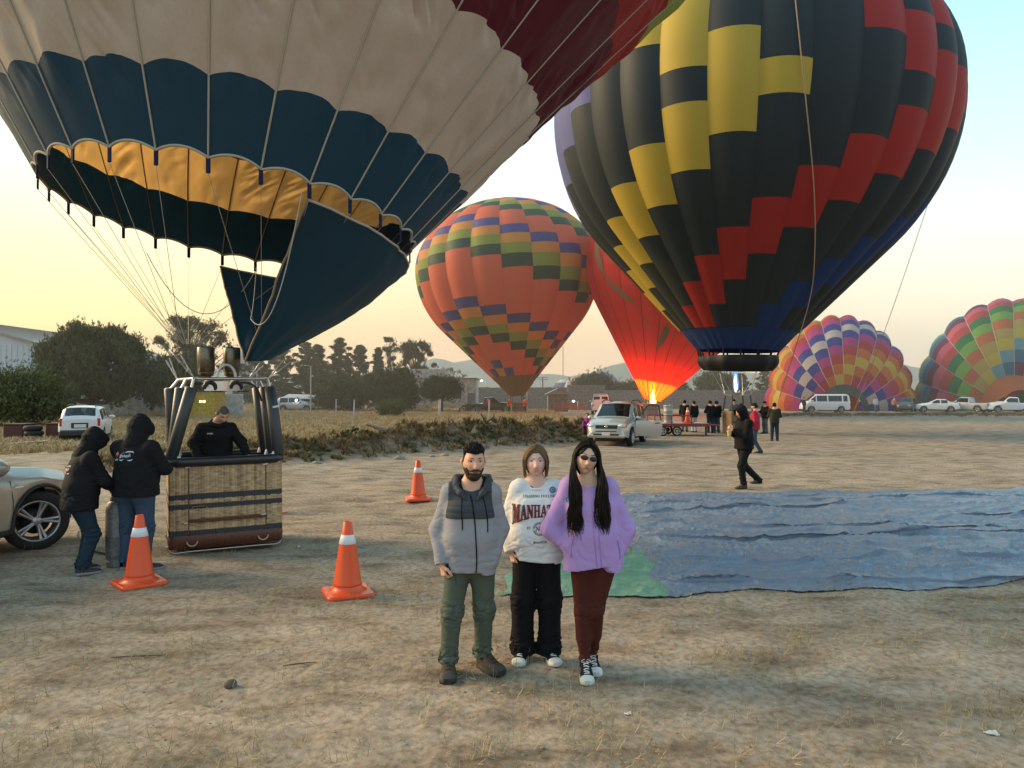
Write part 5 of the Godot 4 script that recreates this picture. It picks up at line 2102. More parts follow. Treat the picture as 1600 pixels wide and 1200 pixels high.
func build_vehicles() -> void:
	var beige := mat("champagne_paint", lin(0.4, 0.375, 0.33), 0.3, 0.35)
	mats["champagne_paint"].clearcoat_enabled = true
	mats["champagne_paint"].clearcoat = 0.8
	mats["champagne_paint"].clearcoat_roughness = 0.06
	var white := mat("white_paint", lin(0.6, 0.6, 0.6), 0.3)
	mats["white_paint"].clearcoat_enabled = true
	mats["white_paint"].clearcoat = 0.5
	var silver := mat("silver_paint", lin(0.42, 0.42, 0.43), 0.3, 0.4)
	var jet := mat("black_paint", lin(0.02, 0.02, 0.022), 0.25)
	var black := mat("black_plastic", lin(0.02, 0.02, 0.021), 0.6)
	var redl := mat("red_lens", lin(0.4, 0.02, 0.02), 0.15)
	var amber := mat("amber_lens", lin(0.7, 0.2, 0.04), 0.2)
	var clear := mat("lamp_lens", lin(0.5, 0.5, 0.48), 0.08, 0.2)
	var plate := mat("number_plate", lin(0.55, 0.55, 0.53), 0.5)
	var chrome := mat("chrome", lin(0.6, 0.6, 0.6), 0.12, 1.0)
	# near beige car cut by the left edge: only its right front quarter is in view
	var fwd := deg_to_rad(80.0)
	var o := car("beige_car", "champagne coloured car cut by the left edge, front wheel turned toward the camera", "car", Vector3(-7.3, 0, -8.5), fwd, {
		"paint": beige, "len": 4.45, "width": 1.84, "wr": 0.385, "wheels": [-1.32, 1.4], "sill": 0.3, "step": 0.06,
		"top": [[-2.22, 0.9], [-2.1, 1.25], [-1.6, 1.62], [-0.6, 1.68], [0.1, 1.64], [0.98, 1.14], [1.5, 1.09], [1.9, 1.0], [2.12, 0.87], [2.22, 0.66]],
		"belt": [[-2.22, 0.8], [-1.5, 1.06], [0.9, 1.0], [1.4, 0.97], [1.9, 0.87], [2.22, 0.6]],
		"side": [[-1.7, -0.75], [-0.66, 0.25], [0.33, 0.78]], "cuts": [-1.7, -0.75, -0.66, 0.25, 0.33, 0.78], "screen": [0.14, 0.95], "rear": [-2.1, -1.62],
		"steer": -0.62, "spokes": 5, "seats": [0.1, -0.8], "tumble": 0.8})
	# wheel arch lip, flank mouldings, headlamp, mirror, door gap
	for e in [1.0]:
		var st := new_st()
		var pts := []
		for i in 21:
			var f := -0.08 + (PI + 0.16) * i / 20.0
			pts.append(Vector3(1.4 + cos(f) * 0.462, 0.385 + sin(f) * 0.462, 0.915))
		tube(st, pts, 0.022, 7)
		put("arch_lip", st, black, o)
		st = new_st()
		ball(st, Vector3(1.98, 0.84, 0.68), Vector3(0.2, 0.075, 0.13), 14, 9, Basis(Vector3.UP, 0.55))
		put("headlight", st, clear, o)
		st = new_st()
		var q := [Vector3(0.52, 1.08, 0.9), Vector3(0.52, 1.12, 1.02)]
		tube(st, q, 0.035, 8)
		loft(st, [[0.36, 0.05], [0.4, 0.095], [0.5, 0.115], [0.58, 0.085], [0.62, 0.03]].map(func(k): return circle_at(Vector3(k[0] + 0.02, 1.16, 1.08), Vector3(0, 1, 0), Vector3(0, 0, 1.35), k[1], 16)))
		put("wing_mirror", st, beige, o)
		st = new_st()
		st.set_smooth_group(-1)
		fan(st, circle_at(Vector3(0.376, 1.16, 1.08), Vector3(0, 1, 0), Vector3(0, 0, 1.3), 0.078, 16))
		put("mirror_glass", st, mat("mirror_face", lin(0.05, 0.05, 0.055), 0.05, 1.0), o)
		bar("sill_moulding", o, Vector3(0.0, 0.32, 0.9), Vector3(1.9, 0.07, 0.06), black, 0.02)
		st = new_st()
		tube(st, [Vector3(0.93, 0.42, 0.922), Vector3(0.93, 0.7, 0.926), Vector3(0.9, 0.96, 0.9)], 0.004, 5)
		put("door_gap", st, mat("dark_gap", lin(0.012, 0.01, 0.008), 0.9), o)
		bar("fender_badge", o, Vector3(1.02, 0.86, 0.918), Vector3(0.13, 0.025, 0.012), chrome, 0.004)
	bar("wiper_cowl", o, Vector3(0.98, 1.15, 0.0), Vector3(0.16, 0.04, 1.35), black, 0.015)
	# silver off-roader with its door open
	o = car("silver_offroader", "silver compact off-roader facing the camera with its driver's door standing open", "car", Vector3(4.35, 0, -30.35), deg_to_rad(-111.0), {
		"paint": beige, "len": 4.1, "width": 1.78, "wr": 0.35, "wheels": [-1.24, 1.26], "sill": 0.34, "step": 0.1,
		"top": [[-2.05, 1.0], [-1.98, 1.3], [-1.75, 1.62], [-0.6, 1.7], [0.2, 1.67], [0.98, 1.12], [1.5, 1.05], [1.88, 0.93], [2.0, 0.8], [2.05, 0.6]],
		"belt": [[-2.05, 0.9], [0.9, 0.98], [1.4, 0.94], [1.9, 0.8], [2.05, 0.55]],
		"side": [[-1.72, -1.0], [-0.92, -0.12], [-0.04, 0.66]], "cuts": [-1.72, -1.0, -0.92, -0.12, -0.04, 0.66], "screen": [0.24, 0.94], "rear": [-2.0, -1.78], "mirror": [0.66, 1.08], "seats": [0.0, -0.9], "spokes": 5})
	bar("grille", o, Vector3(2.0, 0.77, 0), Vector3(0.1, 0.14, 0.86), black, 0.02)
	var st := new_st()
	ball(st, Vector3(2.06, 0.78, 0), Vector3(0.015, 0.045, 0.075), 12, 8)
	put("grille_emblem", st, chrome, o)
	bar("bumper_slot", o, Vector3(2.02, 0.6, 0), Vector3(0.08, 0.04, 0.84), black, 0.01)
	bar("bumper", o, Vector3(1.95, 0.42, 0), Vector3(0.26, 0.16, 1.5), beige, 0.06)
	bar("lower_intake", o, Vector3(2.04, 0.47, 0), Vector3(0.09, 0.07, 1.0), black, 0.01)
	bar("licence_plate", o, Vector3(2.09, 0.5, 0), Vector3(0.02, 0.12, 0.32), plate, 0.004)
	for e in [-1.0, 1.0]:
		st = new_st()
		ball(st, Vector3(1.9, 0.8, e * 0.58), Vector3(0.13, 0.09, 0.17), 12, 8)
		put("headlight", st, clear, o)
		st = new_st()
		ball(st, Vector3(1.85, 0.82, e * 0.72), Vector3(0.1, 0.085, 0.075), 10, 7)
		put("indicator", st, amber if e < 0 else clear, o)
		st = new_st()
		ball(st, Vector3(1.98, 0.5, e * 0.62), Vector3(0.06, 0.06, 0.09), 10, 7)
		put("fog_light", st, clear, o)
		st = new_st()
		tube(st, spline([Vector3(-1.6, 1.66, e * 0.6), Vector3(-1.45, 1.74, e * 0.6), Vector3(-0.6, 1.78, e * 0.6), Vector3(0.1, 1.74, e * 0.6), Vector3(0.25, 1.66, e * 0.6)], 4), 0.022, 6)
		put("roof_rail", st, black, o)
	# the open door, hinged at the front of the left side
	var door := Node3D.new()
	door.position = Vector3(0.82, 0, -0.88)
	door.rotation.y = deg_to_rad(-62.0)
	name_part(door, "open_door", o)
	st = new_st()
	loft(st, [PackedVector3Array([Vector3(0, 0.38, 0), Vector3(-1.05, 0.36, 0), Vector3(-1.1, 0.7, -0.03), Vector3(-1.08, 0.98, 0), Vector3(-0.02, 0.98, 0), Vector3(0, 0.7, -0.03)]), PackedVector3Array([Vector3(0, 0.38, 0.09), Vector3(-1.05, 0.36, 0.09), Vector3(-1.1, 0.7, 0.09), Vector3(-1.08, 0.98, 0.07), Vector3(-0.02, 0.98, 0.07), Vector3(0, 0.7, 0.09)])])
	put("door_skin", st, beige, door)
	st = new_st()
	tube(st, [Vector3(-1.07, 0.97, 0.03), Vector3(-1.0, 1.56, 0.12), Vector3(-0.55, 1.58, 0.12), Vector3(-0.04, 0.99, 0.04)], 0.028, 6)
	put("window_frame", st, black, door)
	st = new_st()
	quad(st, Vector3(-1.06, 0.97, 0.03), Vector3(-0.99, 1.54, 0.115), Vector3(-0.56, 1.56, 0.115), Vector3(-0.05, 0.98, 0.04))
	put("window", st, glass("car_glass", Color(0.1, 0.14, 0.14), 0.42), door)
	bar("handle", door, Vector3(-0.9, 0.88, -0.03), Vector3(0.2, 0.035, 0.04), black, 0.01)
	# white hatchback seen from behind
	o = car("white_hatchback", "white hatchback seen from behind beyond the hooded crewmen, tailgate toward the camera", "car", Vector3(-18.5, 0.0, -32.2), deg_to_rad(112.0), {
		"paint": white, "len": 3.8, "width": 1.66, "wr": 0.3, "wheels": [-1.15, 1.25], "sill": 0.3, "see": true,
		"top": [[-1.9, 0.98], [-1.84, 1.1], [-1.6, 1.46], [-0.6, 1.53], [0.2, 1.5], [0.9, 1.06], [1.4, 0.98], [1.8, 0.85], [1.9, 0.6]],
		"belt": [[-1.9, 0.86], [0.9, 0.95], [1.4, 0.9], [1.9, 0.55]],
		"side": [[-1.55, -0.85], [-0.77, -0.02], [0.06, 0.6]], "cuts": [-1.55, -0.85, -0.77, -0.02, 0.06, 0.6, -1.82], "screen": [0.24, 0.86], "rear": [-1.83, -1.6], "mirror": [0.55, 1.02], "seats": [0.0]})
	for e in [-1.0, 1.0]:
		bar("tail_light", o, Vector3(-1.86, 0.86, e * 0.68), Vector3(0.1, 0.34, 0.12), redl, 0.03)
	bar("tailgate_recess", o, Vector3(-1.91, 0.74, 0), Vector3(0.05, 0.22, 0.62), black, 0.02)
	bar("licence_plate", o, Vector3(-1.94, 0.72, 0.02), Vector3(0.02, 0.14, 0.44), plate, 0.004)
	bar("bumper", o, Vector3(-1.9, 0.42, 0), Vector3(0.2, 0.26, 1.5), black, 0.06)
	for e in [-1.0, 1.0]:
		st = new_st()
		tube(st, [Vector3(-1.5, 1.5, e * 0.52), Vector3(-1.2, 1.58, e * 0.53), Vector3(-0.2, 1.57, e * 0.53), Vector3(0.1, 1.5, e * 0.52)], 0.02, 6)
		put("roof_rail", st, black, o)
	# far vehicles
	var hatch := {"len": 4.2, "width": 1.74, "wr": 0.32, "wheels": [-1.25, 1.3], "step": 0.2, "top": [[-2.1, 0.9], [-1.95, 1.3], [-1.6, 1.58], [0.1, 1.6], [0.9, 1.08], [1.6, 0.98], [2.0, 0.82], [2.1, 0.6]], "belt": [[-2.1, 0.85], [0.9, 0.96], [2.1, 0.55]], "side": [[-1.6, -0.75], [-0.65, 0.05], [0.15, 0.62]], "cuts": [-1.6, -0.75, -0.65, 0.05, 0.15, 0.62], "screen": [0.14, 0.86], "rear": [-1.95, -1.62], "mirror": [0.6, 1.02]}
	var sedan := {"len": 4.4, "width": 1.72, "wr": 0.31, "wheels": [-1.3, 1.35], "step": 0.2, "top": [[-2.2, 0.8], [-2.1, 0.98], [-1.45, 1.04], [-0.9, 1.4], [0.05, 1.43], [0.85, 1.0], [1.7, 0.9], [2.1, 0.75], [2.2, 0.55]], "belt": [[-2.2, 0.75], [-1.4, 0.92], [0.85, 0.9], [2.2, 0.5]], "side": [[-1.0, -0.35], [-0.25, 0.55]], "cuts": [-1.0, -0.35, -0.25, 0.55], "screen": [0.09, 0.8], "rear": [-1.42, -0.94], "mirror": [0.5, 0.96]}
	var pickup := {"len": 5.0, "width": 1.8, "wr": 0.36, "wheels": [-1.5, 1.55], "step": 0.2, "top": [[-2.5, 1.02], [-0.72, 1.02], [-0.66, 1.64], [0.3, 1.68], [0.95, 1.14], [1.9, 1.05], [2.4, 0.9], [2.5, 0.6]], "belt": [[-2.5, 0.96], [0.95, 1.04], [2.5, 0.55]], "side": [[-0.55, 0.62]], "cuts": [-0.55, 0.62], "screen": [0.34, 0.9], "mirror": [0.7, 1.1]}
	var van := {"len": 5.0, "width": 1.8, "wr": 0.33, "wheels": [-1.5, 1.6], "step": 0.2, "top": [[-2.5, 1.2], [-2.42, 1.85], [-2.2, 1.98], [1.1, 1.98], [1.95, 1.2], [2.35, 1.05], [2.5, 0.7]], "belt": [[-2.5, 1.1], [1.9, 1.1], [2.5, 0.6]], "side": [[-2.2, -1.75], [-1.6, -0.2], [-0.05, 1.0], [1.12, 1.6]], "cuts": [-2.2, -1.75, -1.6, -0.2, -0.05, 1.0, 1.12, 1.6], "screen": [1.14, 1.9], "rear": [-2.45, -2.3], "mirror": [1.5, 1.25]}
	var list := [
		["parked_car", "silver hatchback far off left, parked before the grey tarpaulin roof", "car", Vector3(-24.4, 0, -83.5), 0.12, hatch, silver],
		["white_van", "white van with long dark side windows parked before the patchwork balloon", "van", Vector3(34.2, 0, -81.0), PI - 0.1, van, white],
		["dark_car", "dark green off-roader parked between the two half inflated balloons", "car", Vector3(44.8, 0, -84.0), PI + 0.95, hatch, mat("dark_green_paint", lin(0.03, 0.04, 0.035), 0.3)],
		["parked_car", "white saloon, first of the white cars right of the dark off-roader", "car", Vector3(47.6, 0, -83.0), PI - 0.35, sedan, white],
		["parked_pickup", "silver white pickup second in the row, before the rainbow balloon", "pickup", Vector3(50.9, 0, -83.0), PI - 0.9, pickup, silver],
		["parked_pickup", "white double cab pickup with dark windows before the rainbow balloon's mouth", "pickup", Vector3(54.4, 0, -81.0), PI - 0.1, pickup, white],
		["parked_car", "pale hatchback cut by the right edge of the picture", "car", Vector3(57.6, 0, -82.0), PI - 0.5, sedan, silver],
		["black_pickup", "black pickup parked by the orange balloon's basket", "pickup", Vector3(-2.3, 0, -79.0), 0.1, pickup, jet],
		["white_van", "white van seen from behind, left of the silver off-roader's roof", "van", Vector3(8.9, 0, -74.5), PI / 2 - 0.1, van, white]]
	for k in list:
		var d: Dictionary = k[5].duplicate()
		d.paint = k[6]
		o = car(k[0], k[1], k[2], k[3] + Vector3(0, gy(k[3].x, k[3].z), 0), k[4], d)
		var half: float = d.len / 2
		for e in [-1.0, 1.0]:
			bar("headlight", o, Vector3(half - 0.1, 0.74, e * d.width * 0.32), Vector3(0.1, 0.13, 0.26), clear, 0.03)
			bar("tail_light", o, Vector3(-half + 0.03, 0.86, e * d.width * 0.42), Vector3(0.1, 0.26, 0.12), redl, 0.03)
		if k[0] == "white_van":
			for e in [-1.0, 1.0]:
				bar("rear_window", o, Vector3(-half + 0.06, 1.5, e * 0.38), Vector3(0.06, 0.46, 0.6), mat("dark_pane", lin(0.012, 0.014, 0.015), 0.1), 0.03)
	# small blue lorry at the field's edge
	o = thing("blue_lorry", "small blue topped lorry between the two big round bushes", "lorry", Vector3(-13.6, gy(-13.6, -84.0) + 0.5, -86.0))
	slab("cargo_box", Vector3(0.4, 1.25, 0), Vector3(2.4, 0.9, 1.7), mat("blue_canvas", lin(0.12, 0.2, 0.3), 0.7, 0.0, "dust", 1.0), o, 0.15)
	slab("cab", Vector3(-1.2, 1.0, 0), Vector3(0.8, 1.0, 1.6), white, o, 0.15)
	slab("cab_window", Vector3(-1.2, 1.25, 0.81), Vector3(0.5, 0.35, 0.03), mat("dark_pane", lin(0.012, 0.014, 0.015), 0.1), o)
	slab("bed", Vector3(0, 0.6, 0), Vector3(3.2, 0.3, 1.6), black, o)
	for x in [-1.1, 1.0]:
		for e in [-1.0, 1.0]:
			wheel(o, Vector3(x, 0.32, e * 0.72), 0.34, 0.2, 0.0, 5, mats["alloy"], e)
	# motorcycle by the white house
	o = thing("motorcycle", "dark motorcycle parked before the white house's right corner", "motorcycle", Vector3(-4.6, 0, -76.0), 0.5)
	wheel(o, Vector3(-0.65, 0.32, 0), 0.32, 0.12, 0.0, 5, mats["alloy"], 1.0)
	wheel(o, Vector3(0.65, 0.32, 0), 0.32, 0.12, 0.0, 5, mats["alloy"], 1.0)
	st = new_st()
	tube(st, [Vector3(-0.6, 0.75, 0), Vector3(-0.2, 0.8, 0), Vector3(0.1, 0.95, 0), Vector3(0.35, 0.9, 0)], [0.09, 0.13, 0.16, 0.08], 10)
	tube(st, [Vector3(0.65, 0.32, 0), Vector3(0.4, 1.1, 0)], 0.05, 6)
	tube(st, [Vector3(0.42, 1.12, -0.35), Vector3(0.45, 1.15, 0), Vector3(0.42, 1.12, 0.35)], 0.025, 6)
	box(st, Vector3(0, 0.48, 0), Vector3(0.5, 0.4, 0.3), Basis(), 0.06)
	put("frame", st, black, o)
	# red trailer
	o = thing("red_trailer", "low red flatbed trailer parked right behind the silver off-roader", "trailer", Vector3(8.15, 0, -36.5), 0.06)
	var redp := mat("red_paint", lin(0.33, 0.03, 0.03), 0.5, 0.0, "dust", 1.0)
	slab("bed", Vector3(0, 0.52, 0), Vector3(2.8, 0.14, 1.5), redp, o)
	slab("deck", Vector3(0, 0.6, 0), Vector3(2.7, 0.025, 1.4), mat("pale_deck", lin(0.4, 0.36, 0.32), 0.8), o)
	for z in [-0.72, 0.72]:
		st = new_st()
		tube(st, [Vector3(-1.3, 0.98, z), Vector3(0.5, 0.98, z)], 0.03, 6)
		for x in [-1.3, -0.5, 0.5]:
			tube(st, [Vector3(x, 0.55, z), Vector3(x, 0.98, z)], 0.03, 6)
		put("side_rail", st, redp, o)
	for x in [-0.25, -0.95]:
		for e in [-1.0, 1.0]:
			wheel(o, Vector3(x, 0.24, e * 0.8), 0.24, 0.16, 0.0, 5, mats["alloy"], e)
	st = new_st()
	tube(st, [Vector3(1.4, 0.52, 0.4), Vector3(2.1, 0.48, 0), Vector3(1.4, 0.52, -0.4)], 0.05, 6)
	tube(st, [Vector3(1.36, 0.5, 0.3), Vector3(1.36, 0.02, 0.3)], 0.04, 6)
	put("drawbar", st, redp, o)
	slab("rear_leg", Vector3(1.25, 0.25, 0.6), Vector3(0.08, 0.5, 0.08), black, o)
	o = thing("steel_drum", "pale ringed steel drum standing on the red trailer", "drum", Vector3(7.62, 0.62, -36.1))
	st = new_st()
	lathe(st, [Vector2(0.001, 0), Vector2(0.22, 0), Vector2(0.22, 0), Vector2(0.23, 0.02), Vector2(0.22, 0.05), Vector2(0.22, 0.28), Vector2(0.23, 0.3), Vector2(0.22, 0.32), Vector2(0.22, 0.56), Vector2(0.23, 0.58), Vector2(0.22, 0.6), Vector2(0.22, 0.83), Vector2(0.23, 0.86), Vector2(0.21, 0.87), Vector2(0.21, 0.87), Vector2(0.001, 0.85)], 24)
	put("shell", st, mat("galvanised", lin(0.45, 0.43, 0.39), 0.45, 0.3, "dust", 3.0), o)
	st = new_st()
	lathe(st, [Vector2(0.04, 0.85), Vector2(0.04, 0.89), Vector2(0.001, 0.9)], 10, Transform3D(Basis(), Vector3(0.1, 0, 0)))
	put("bung", st, mats["stainless"], o)
	var cone: Node3D = get_node("traffic_cone") if has_node("traffic_cone") else null
	if cone:
		copy(cone, Vector3(8.6, 0.62, -36.2), 0.3, "orange traffic cone standing on the red trailer")


# ---------------------------------------------------------------- bodies and clothes as smooth fields

class Field:
	# tapered capsules joined smoothly on a grid, meshed as surface nets
	var lo: Vector3
	var nx: int
	var ny: int
	var nz: int
	var c: float
	var k: float
	var v: PackedFloat32Array
	var pts := PackedVector3Array()
	var ids := PackedInt32Array()

	func _init(a: Vector3, b: Vector3, cell: float, blend: float) -> void:
		lo = a
		c = cell
		k = blend
		nx = int((b.x - a.x) / c) + 2
		ny = int((b.y - a.y) / c) + 2
		nz = int((b.z - a.z) / c) + 2
		v.resize(nx * ny * nz)

	func cap(a: Vector3, b: Vector3, ra: float, rb: float, fz := 1.0) -> void:
		var m := maxf(ra, rb) + k * 4.0
		var mz := m / fz
		var x0 := maxi(0, int((minf(a.x, b.x) - m - lo.x) / c))
		var x1 := mini(nx - 1, int((maxf(a.x, b.x) + m - lo.x) / c) + 1)
		var y0 := maxi(0, int((minf(a.y, b.y) - m - lo.y) / c))
		var y1 := mini(ny - 1, int((maxf(a.y, b.y) + m - lo.y) / c) + 1)
		var z0 := maxi(0, int((minf(a.z, b.z) - mz - lo.z) / c))
		var z1 := mini(nz - 1, int((maxf(a.z, b.z) + mz - lo.z) / c) + 1)
		var ba := b - a
		ba.z *= fz
		var l2 := maxf(ba.length_squared(), 1e-9)
		var inv := -1.0 / k
		var far := k * 4.0
		for z in range(z0, z1 + 1):
			var pz := (lo.z + z * c - a.z) * fz
			for y in range(y0, y1 + 1):
				var py := lo.y + y * c - a.y
				var at := (z * ny + y) * nx
				for x in range(x0, x1 + 1):
					var p := Vector3(lo.x + x * c - a.x, py, pz)
					var t := clampf(p.dot(ba) / l2, 0.0, 1.0)
					var d := (p - ba * t).length() - (ra + (rb - ra) * t)
					if d < far:
						v[at + x] += exp(maxf(d, -0.2) * inv)

	func chain(p: Array, r: Array, fz := 1.0) -> void:
		for i in p.size() - 1:
			cap(p[i], p[i + 1], r[i], r[i + 1], fz)

	func settle() -> void:
		for i in v.size():
			v[i] = -k * log(v[i]) if v[i] > 0.0 else 0.2

	func folds(n: FastNoiseLite, amp: Callable, fx: float, fy: float, fzz: float) -> void:
		# wrinkles: only near the surface
		for z in nz:
			for y in ny:
				var at := (z * ny + y) * nx
				for x in nx:
					var d := v[at + x]
					if d < 0.03 and d > -0.03:
						var p := Vector3(lo.x + x * c, lo.y + y * c, lo.z + z * c)
						var a: float = amp.call(p)
						if a > 0.0:
							var n1 := n.get_noise_3d(p.x * fx + p.y * 4.0, p.y * fy, p.z * fzz)
							var n2 := n.get_noise_3d(p.x * fx * 1.6 - p.y * fy * 0.9, p.y * fy * 1.3 + 7.0, p.z * fzz * 1.5)
							# narrow creases between flat swells
							v[at + x] = d + a * (0.5 * n1 + 1.1 * exp(-n1 * n1 * 26.0) + 0.7 * exp(-n2 * n2 * 36.0) - 0.5)

	func cut(f: Callable) -> void:
		# keep only where f(p) is negative
		for z in nz:
			for y in ny:
				var at := (z * ny + y) * nx
				for x in nx:
					if v[at + x] < 0.05:
						v[at + x] = maxf(v[at + x], f.call(Vector3(lo.x + x * c, lo.y + y * c, lo.z + z * c)))

	func mesh(st: SurfaceTool) -> void:
		var sxy := nx * ny
		var place := PackedInt32Array()
		place.resize(v.size())
		place.fill(-1)
		pts.clear()
		ids.clear()
		var corner := [Vector3(0, 0, 0), Vector3(1, 0, 0), Vector3(0, 1, 0), Vector3(1, 1, 0), Vector3(0, 0, 1), Vector3(1, 0, 1), Vector3(0, 1, 1), Vector3(1, 1, 1)]
		var off := PackedInt32Array([0, 1, nx, nx + 1, sxy, sxy + 1, sxy + nx, sxy + nx + 1])
		var edges := [[0, 1], [2, 3], [4, 5], [6, 7], [0, 2], [1, 3], [4, 6], [5, 7], [0, 4], [1, 5], [2, 6], [3, 7]]
		for z in nz - 1:
			for y in ny - 1:
				var at := z * sxy + y * nx
				for x in nx - 1:
					var i := at + x
					var s := (1 if v[i] < 0.0 else 0) + (1 if v[i + 1] < 0.0 else 0) + (1 if v[i + nx] < 0.0 else 0) + (1 if v[i + nx + 1] < 0.0 else 0) + (1 if v[i + sxy] < 0.0 else 0) + (1 if v[i + sxy + 1] < 0.0 else 0) + (1 if v[i + sxy + nx] < 0.0 else 0) + (1 if v[i + sxy + nx + 1] < 0.0 else 0)
					if s == 0 or s == 8:
						continue
					var sum := Vector3.ZERO
					var n := 0
					for e in edges:
						var a := v[i + off[e[0]]]
						var b := v[i + off[e[1]]]
						if (a < 0.0) != (b < 0.0):
							var t := a / (a - b)
							var ca: Vector3 = corner[e[0]]
							sum += ca.lerp(corner[e[1]], t)
							n += 1
					place[i] = pts.size()
					pts.append(lo + (Vector3(x, y, z) + sum / n) * c)
		for z in range(1, nz - 1):
			for y in range(1, ny - 1):
				for x in range(1, nx - 1):
					var i := z * sxy + y * nx + x
					var s := v[i] < 0.0
					if s != (v[i + 1] < 0.0):
						q4(place, i, i - nx, i - nx - sxy, i - sxy, s)
					if s != (v[i + nx] < 0.0):
						q4(place, i, i - sxy, i - sxy - 1, i - 1, s)
					if s != (v[i + sxy] < 0.0):
						q4(place, i, i - 1, i - 1 - nx, i - nx, s)
		for j in ids:
			st.add_vertex(pts[j])

	func q4(place: PackedInt32Array, a: int, b: int, d: int, e: int, s: bool) -> void:
		if place[a] < 0 or place[b] < 0 or place[d] < 0 or place[e] < 0:
			return
		if s:
			ids.append_array([place[a], place[d], place[b], place[a], place[e], place[d]])
		else:
			ids.append_array([place[a], place[b], place[d], place[a], place[d], place[e]])

	func front(x: float, y: float, dirz := 1.0) -> float:
		# z of the outermost surface over (x, y), looking along z
		var ix := clampi(int(round((x - lo.x) / c)), 0, nx - 2)
		var iy := clampi(int(round((y - lo.y) / c)), 0, ny - 2)
		var fx := clampf((x - lo.x) / c - floor((x - lo.x) / c), 0.0, 1.0)
		var fy := clampf((y - lo.y) / c - floor((y - lo.y) / c), 0.0, 1.0)
		ix = clampi(int((x - lo.x) / c), 0, nx - 2)
		iy = clampi(int((y - lo.y) / c), 0, ny - 2)
		var prev := 1.0
		for q in nz:
			var z := nz - 1 - q if dirz > 0.0 else q
			var i := (z * ny + iy) * nx + ix
			var d := lerpf(lerpf(v[i], v[i + 1], fx), lerpf(v[i + nx], v[i + nx + 1], fx), fy)
			if d < 0.0:
				var t := prev / (prev - d) if prev > 0.0 else 0.0
				return lo.z + (z + (1.0 - t) * dirz) * c
			prev = d
		return NAN


# ---------------------------------------------------------------- heads, hands, shoes

func head_point(d: Vector3, hs: float, jaw := 1.0) -> Vector3:
	# d: direction from the middle of the head; +z is the face
	var p := Vector3(d.x * 0.0765, d.y * 0.116, d.z * 0.096)
	var low := maxf(0.0, -p.y / 0.116)
	p.x *= 1.0 - 0.27 * pow(low, 1.6) * jaw
	if d.z < 0.0:
		p.z *= 1.0 - 0.3 * low
	else:
		p.z *= 1.0 - 0.06 * low + 0.02
		var ax := absf(p.x)
		var x2 := p.x * p.x
		p.x *= 1.0 + 0.03 * exp(-pow((p.y + 0.012) / 0.025, 2.0))
		var f := smoothstep(0.1, 0.6, d.z)
		var nose := smoothstep(0.026, -0.03, p.y) * smoothstep(-0.046, -0.034, p.y)
		p.z += f * 0.026 * nose * exp(-x2 / (0.00011 + 0.00013 * smoothstep(0.0, -0.03, p.y)))
		p.z -= f * 0.011 * exp(-pow((ax - 0.031) / 0.017, 2.0) - pow((p.y - 0.014) / 0.012, 2.0))
		p.z += f * 0.0045 * exp(-pow((ax - 0.028) / 0.024, 2.0) - pow((p.y - 0.035) / 0.009, 2.0))
		p.z += f * 0.004 * exp(-pow((ax - 0.04) / 0.02, 2.0) - pow((p.y + 0.022) / 0.018, 2.0))
		p.z += f * 0.007 * exp(-x2 / 0.0006 - pow((p.y + 0.058) / 0.014, 2.0))
		p.z -= f * 0.004 * exp(-x2 / 0.0005 - pow((p.y + 0.0575) / 0.0025, 2.0))
		p.z -= f * 0.004 * exp(-x2 / 0.0006 - pow((p.y + 0.076) / 0.006, 2.0))
		p.z += f * 0.008 * exp(-x2 / 0.0006 - pow((p.y + 0.097) / 0.014, 2.0))
	return p * hs


func dir_of(lat: float, lon: float) -> Vector3:
	return Vector3(sin(lon) * cos(lat), sin(lat), cos(lon) * cos(lat))


func head_into(st: SurfaceTool, x: Transform3D, hs: float, jaw := 1.0, n := 64, m := 56) -> void:
	var rows := []
	for i in m + 1:
		var row := PackedVector3Array()
		for j in n:
			var u := TAU * j / n
			# finer steps in front
			var lon := u - 0.35 * sin(u)
			row.append(x * head_point(dir_of(-PI / 2 + PI * i / m, lon), hs, jaw))
		rows.append(row)
	grid(st, rows, true)
	for e in [-1.0, 1.0]:
		var er := []
		for i in 7:
			var t := i / 6.0
			var w := sin(PI * clampf(t, 0.06, 0.97))
			er.append(circle_at(x * (Vector3(e * (0.074 + 0.008 * w), -0.024 + 0.06 * t, -0.006 - 0.006 * t) * hs), x.basis.x, x.basis.z, (0.004 + 0.013 * w * (0.7 + 0.3 * t)) * hs, 8))
		loft(st, er)


func shell_patch(x: Transform3D, hs: float, jaw: float, thick: Callable, n := 72, m := 60) -> SurfaceTool:
	# a layer over the skull where thick(d, p) > 0: hair, beard
	var st := new_st()
	var pos := []
	var th := []
	for i in m + 1:
		var row := []
		var tr := []
		for j in n:
			var u := TAU * j / n
			var d := dir_of(-PI / 2 + PI * i / m, u - 0.35 * sin(u))
			var p := head_point(d, 1.0, jaw)
			var t: float = thick.call(d, p)
			tr.append(t)
			row.append(x * ((p + d * maxf(t, -0.004)) * hs))
		pos.append(row)
		th.append(tr)
	for i in m:
		for j in n:
			var k := (j + 1) % n
			if maxf(maxf(th[i][j], th[i][k]), maxf(th[i + 1][j], th[i + 1][k])) > 0.0:
				quad(st, pos[i][j], pos[i][k], pos[i + 1][k], pos[i + 1][j])
	return st


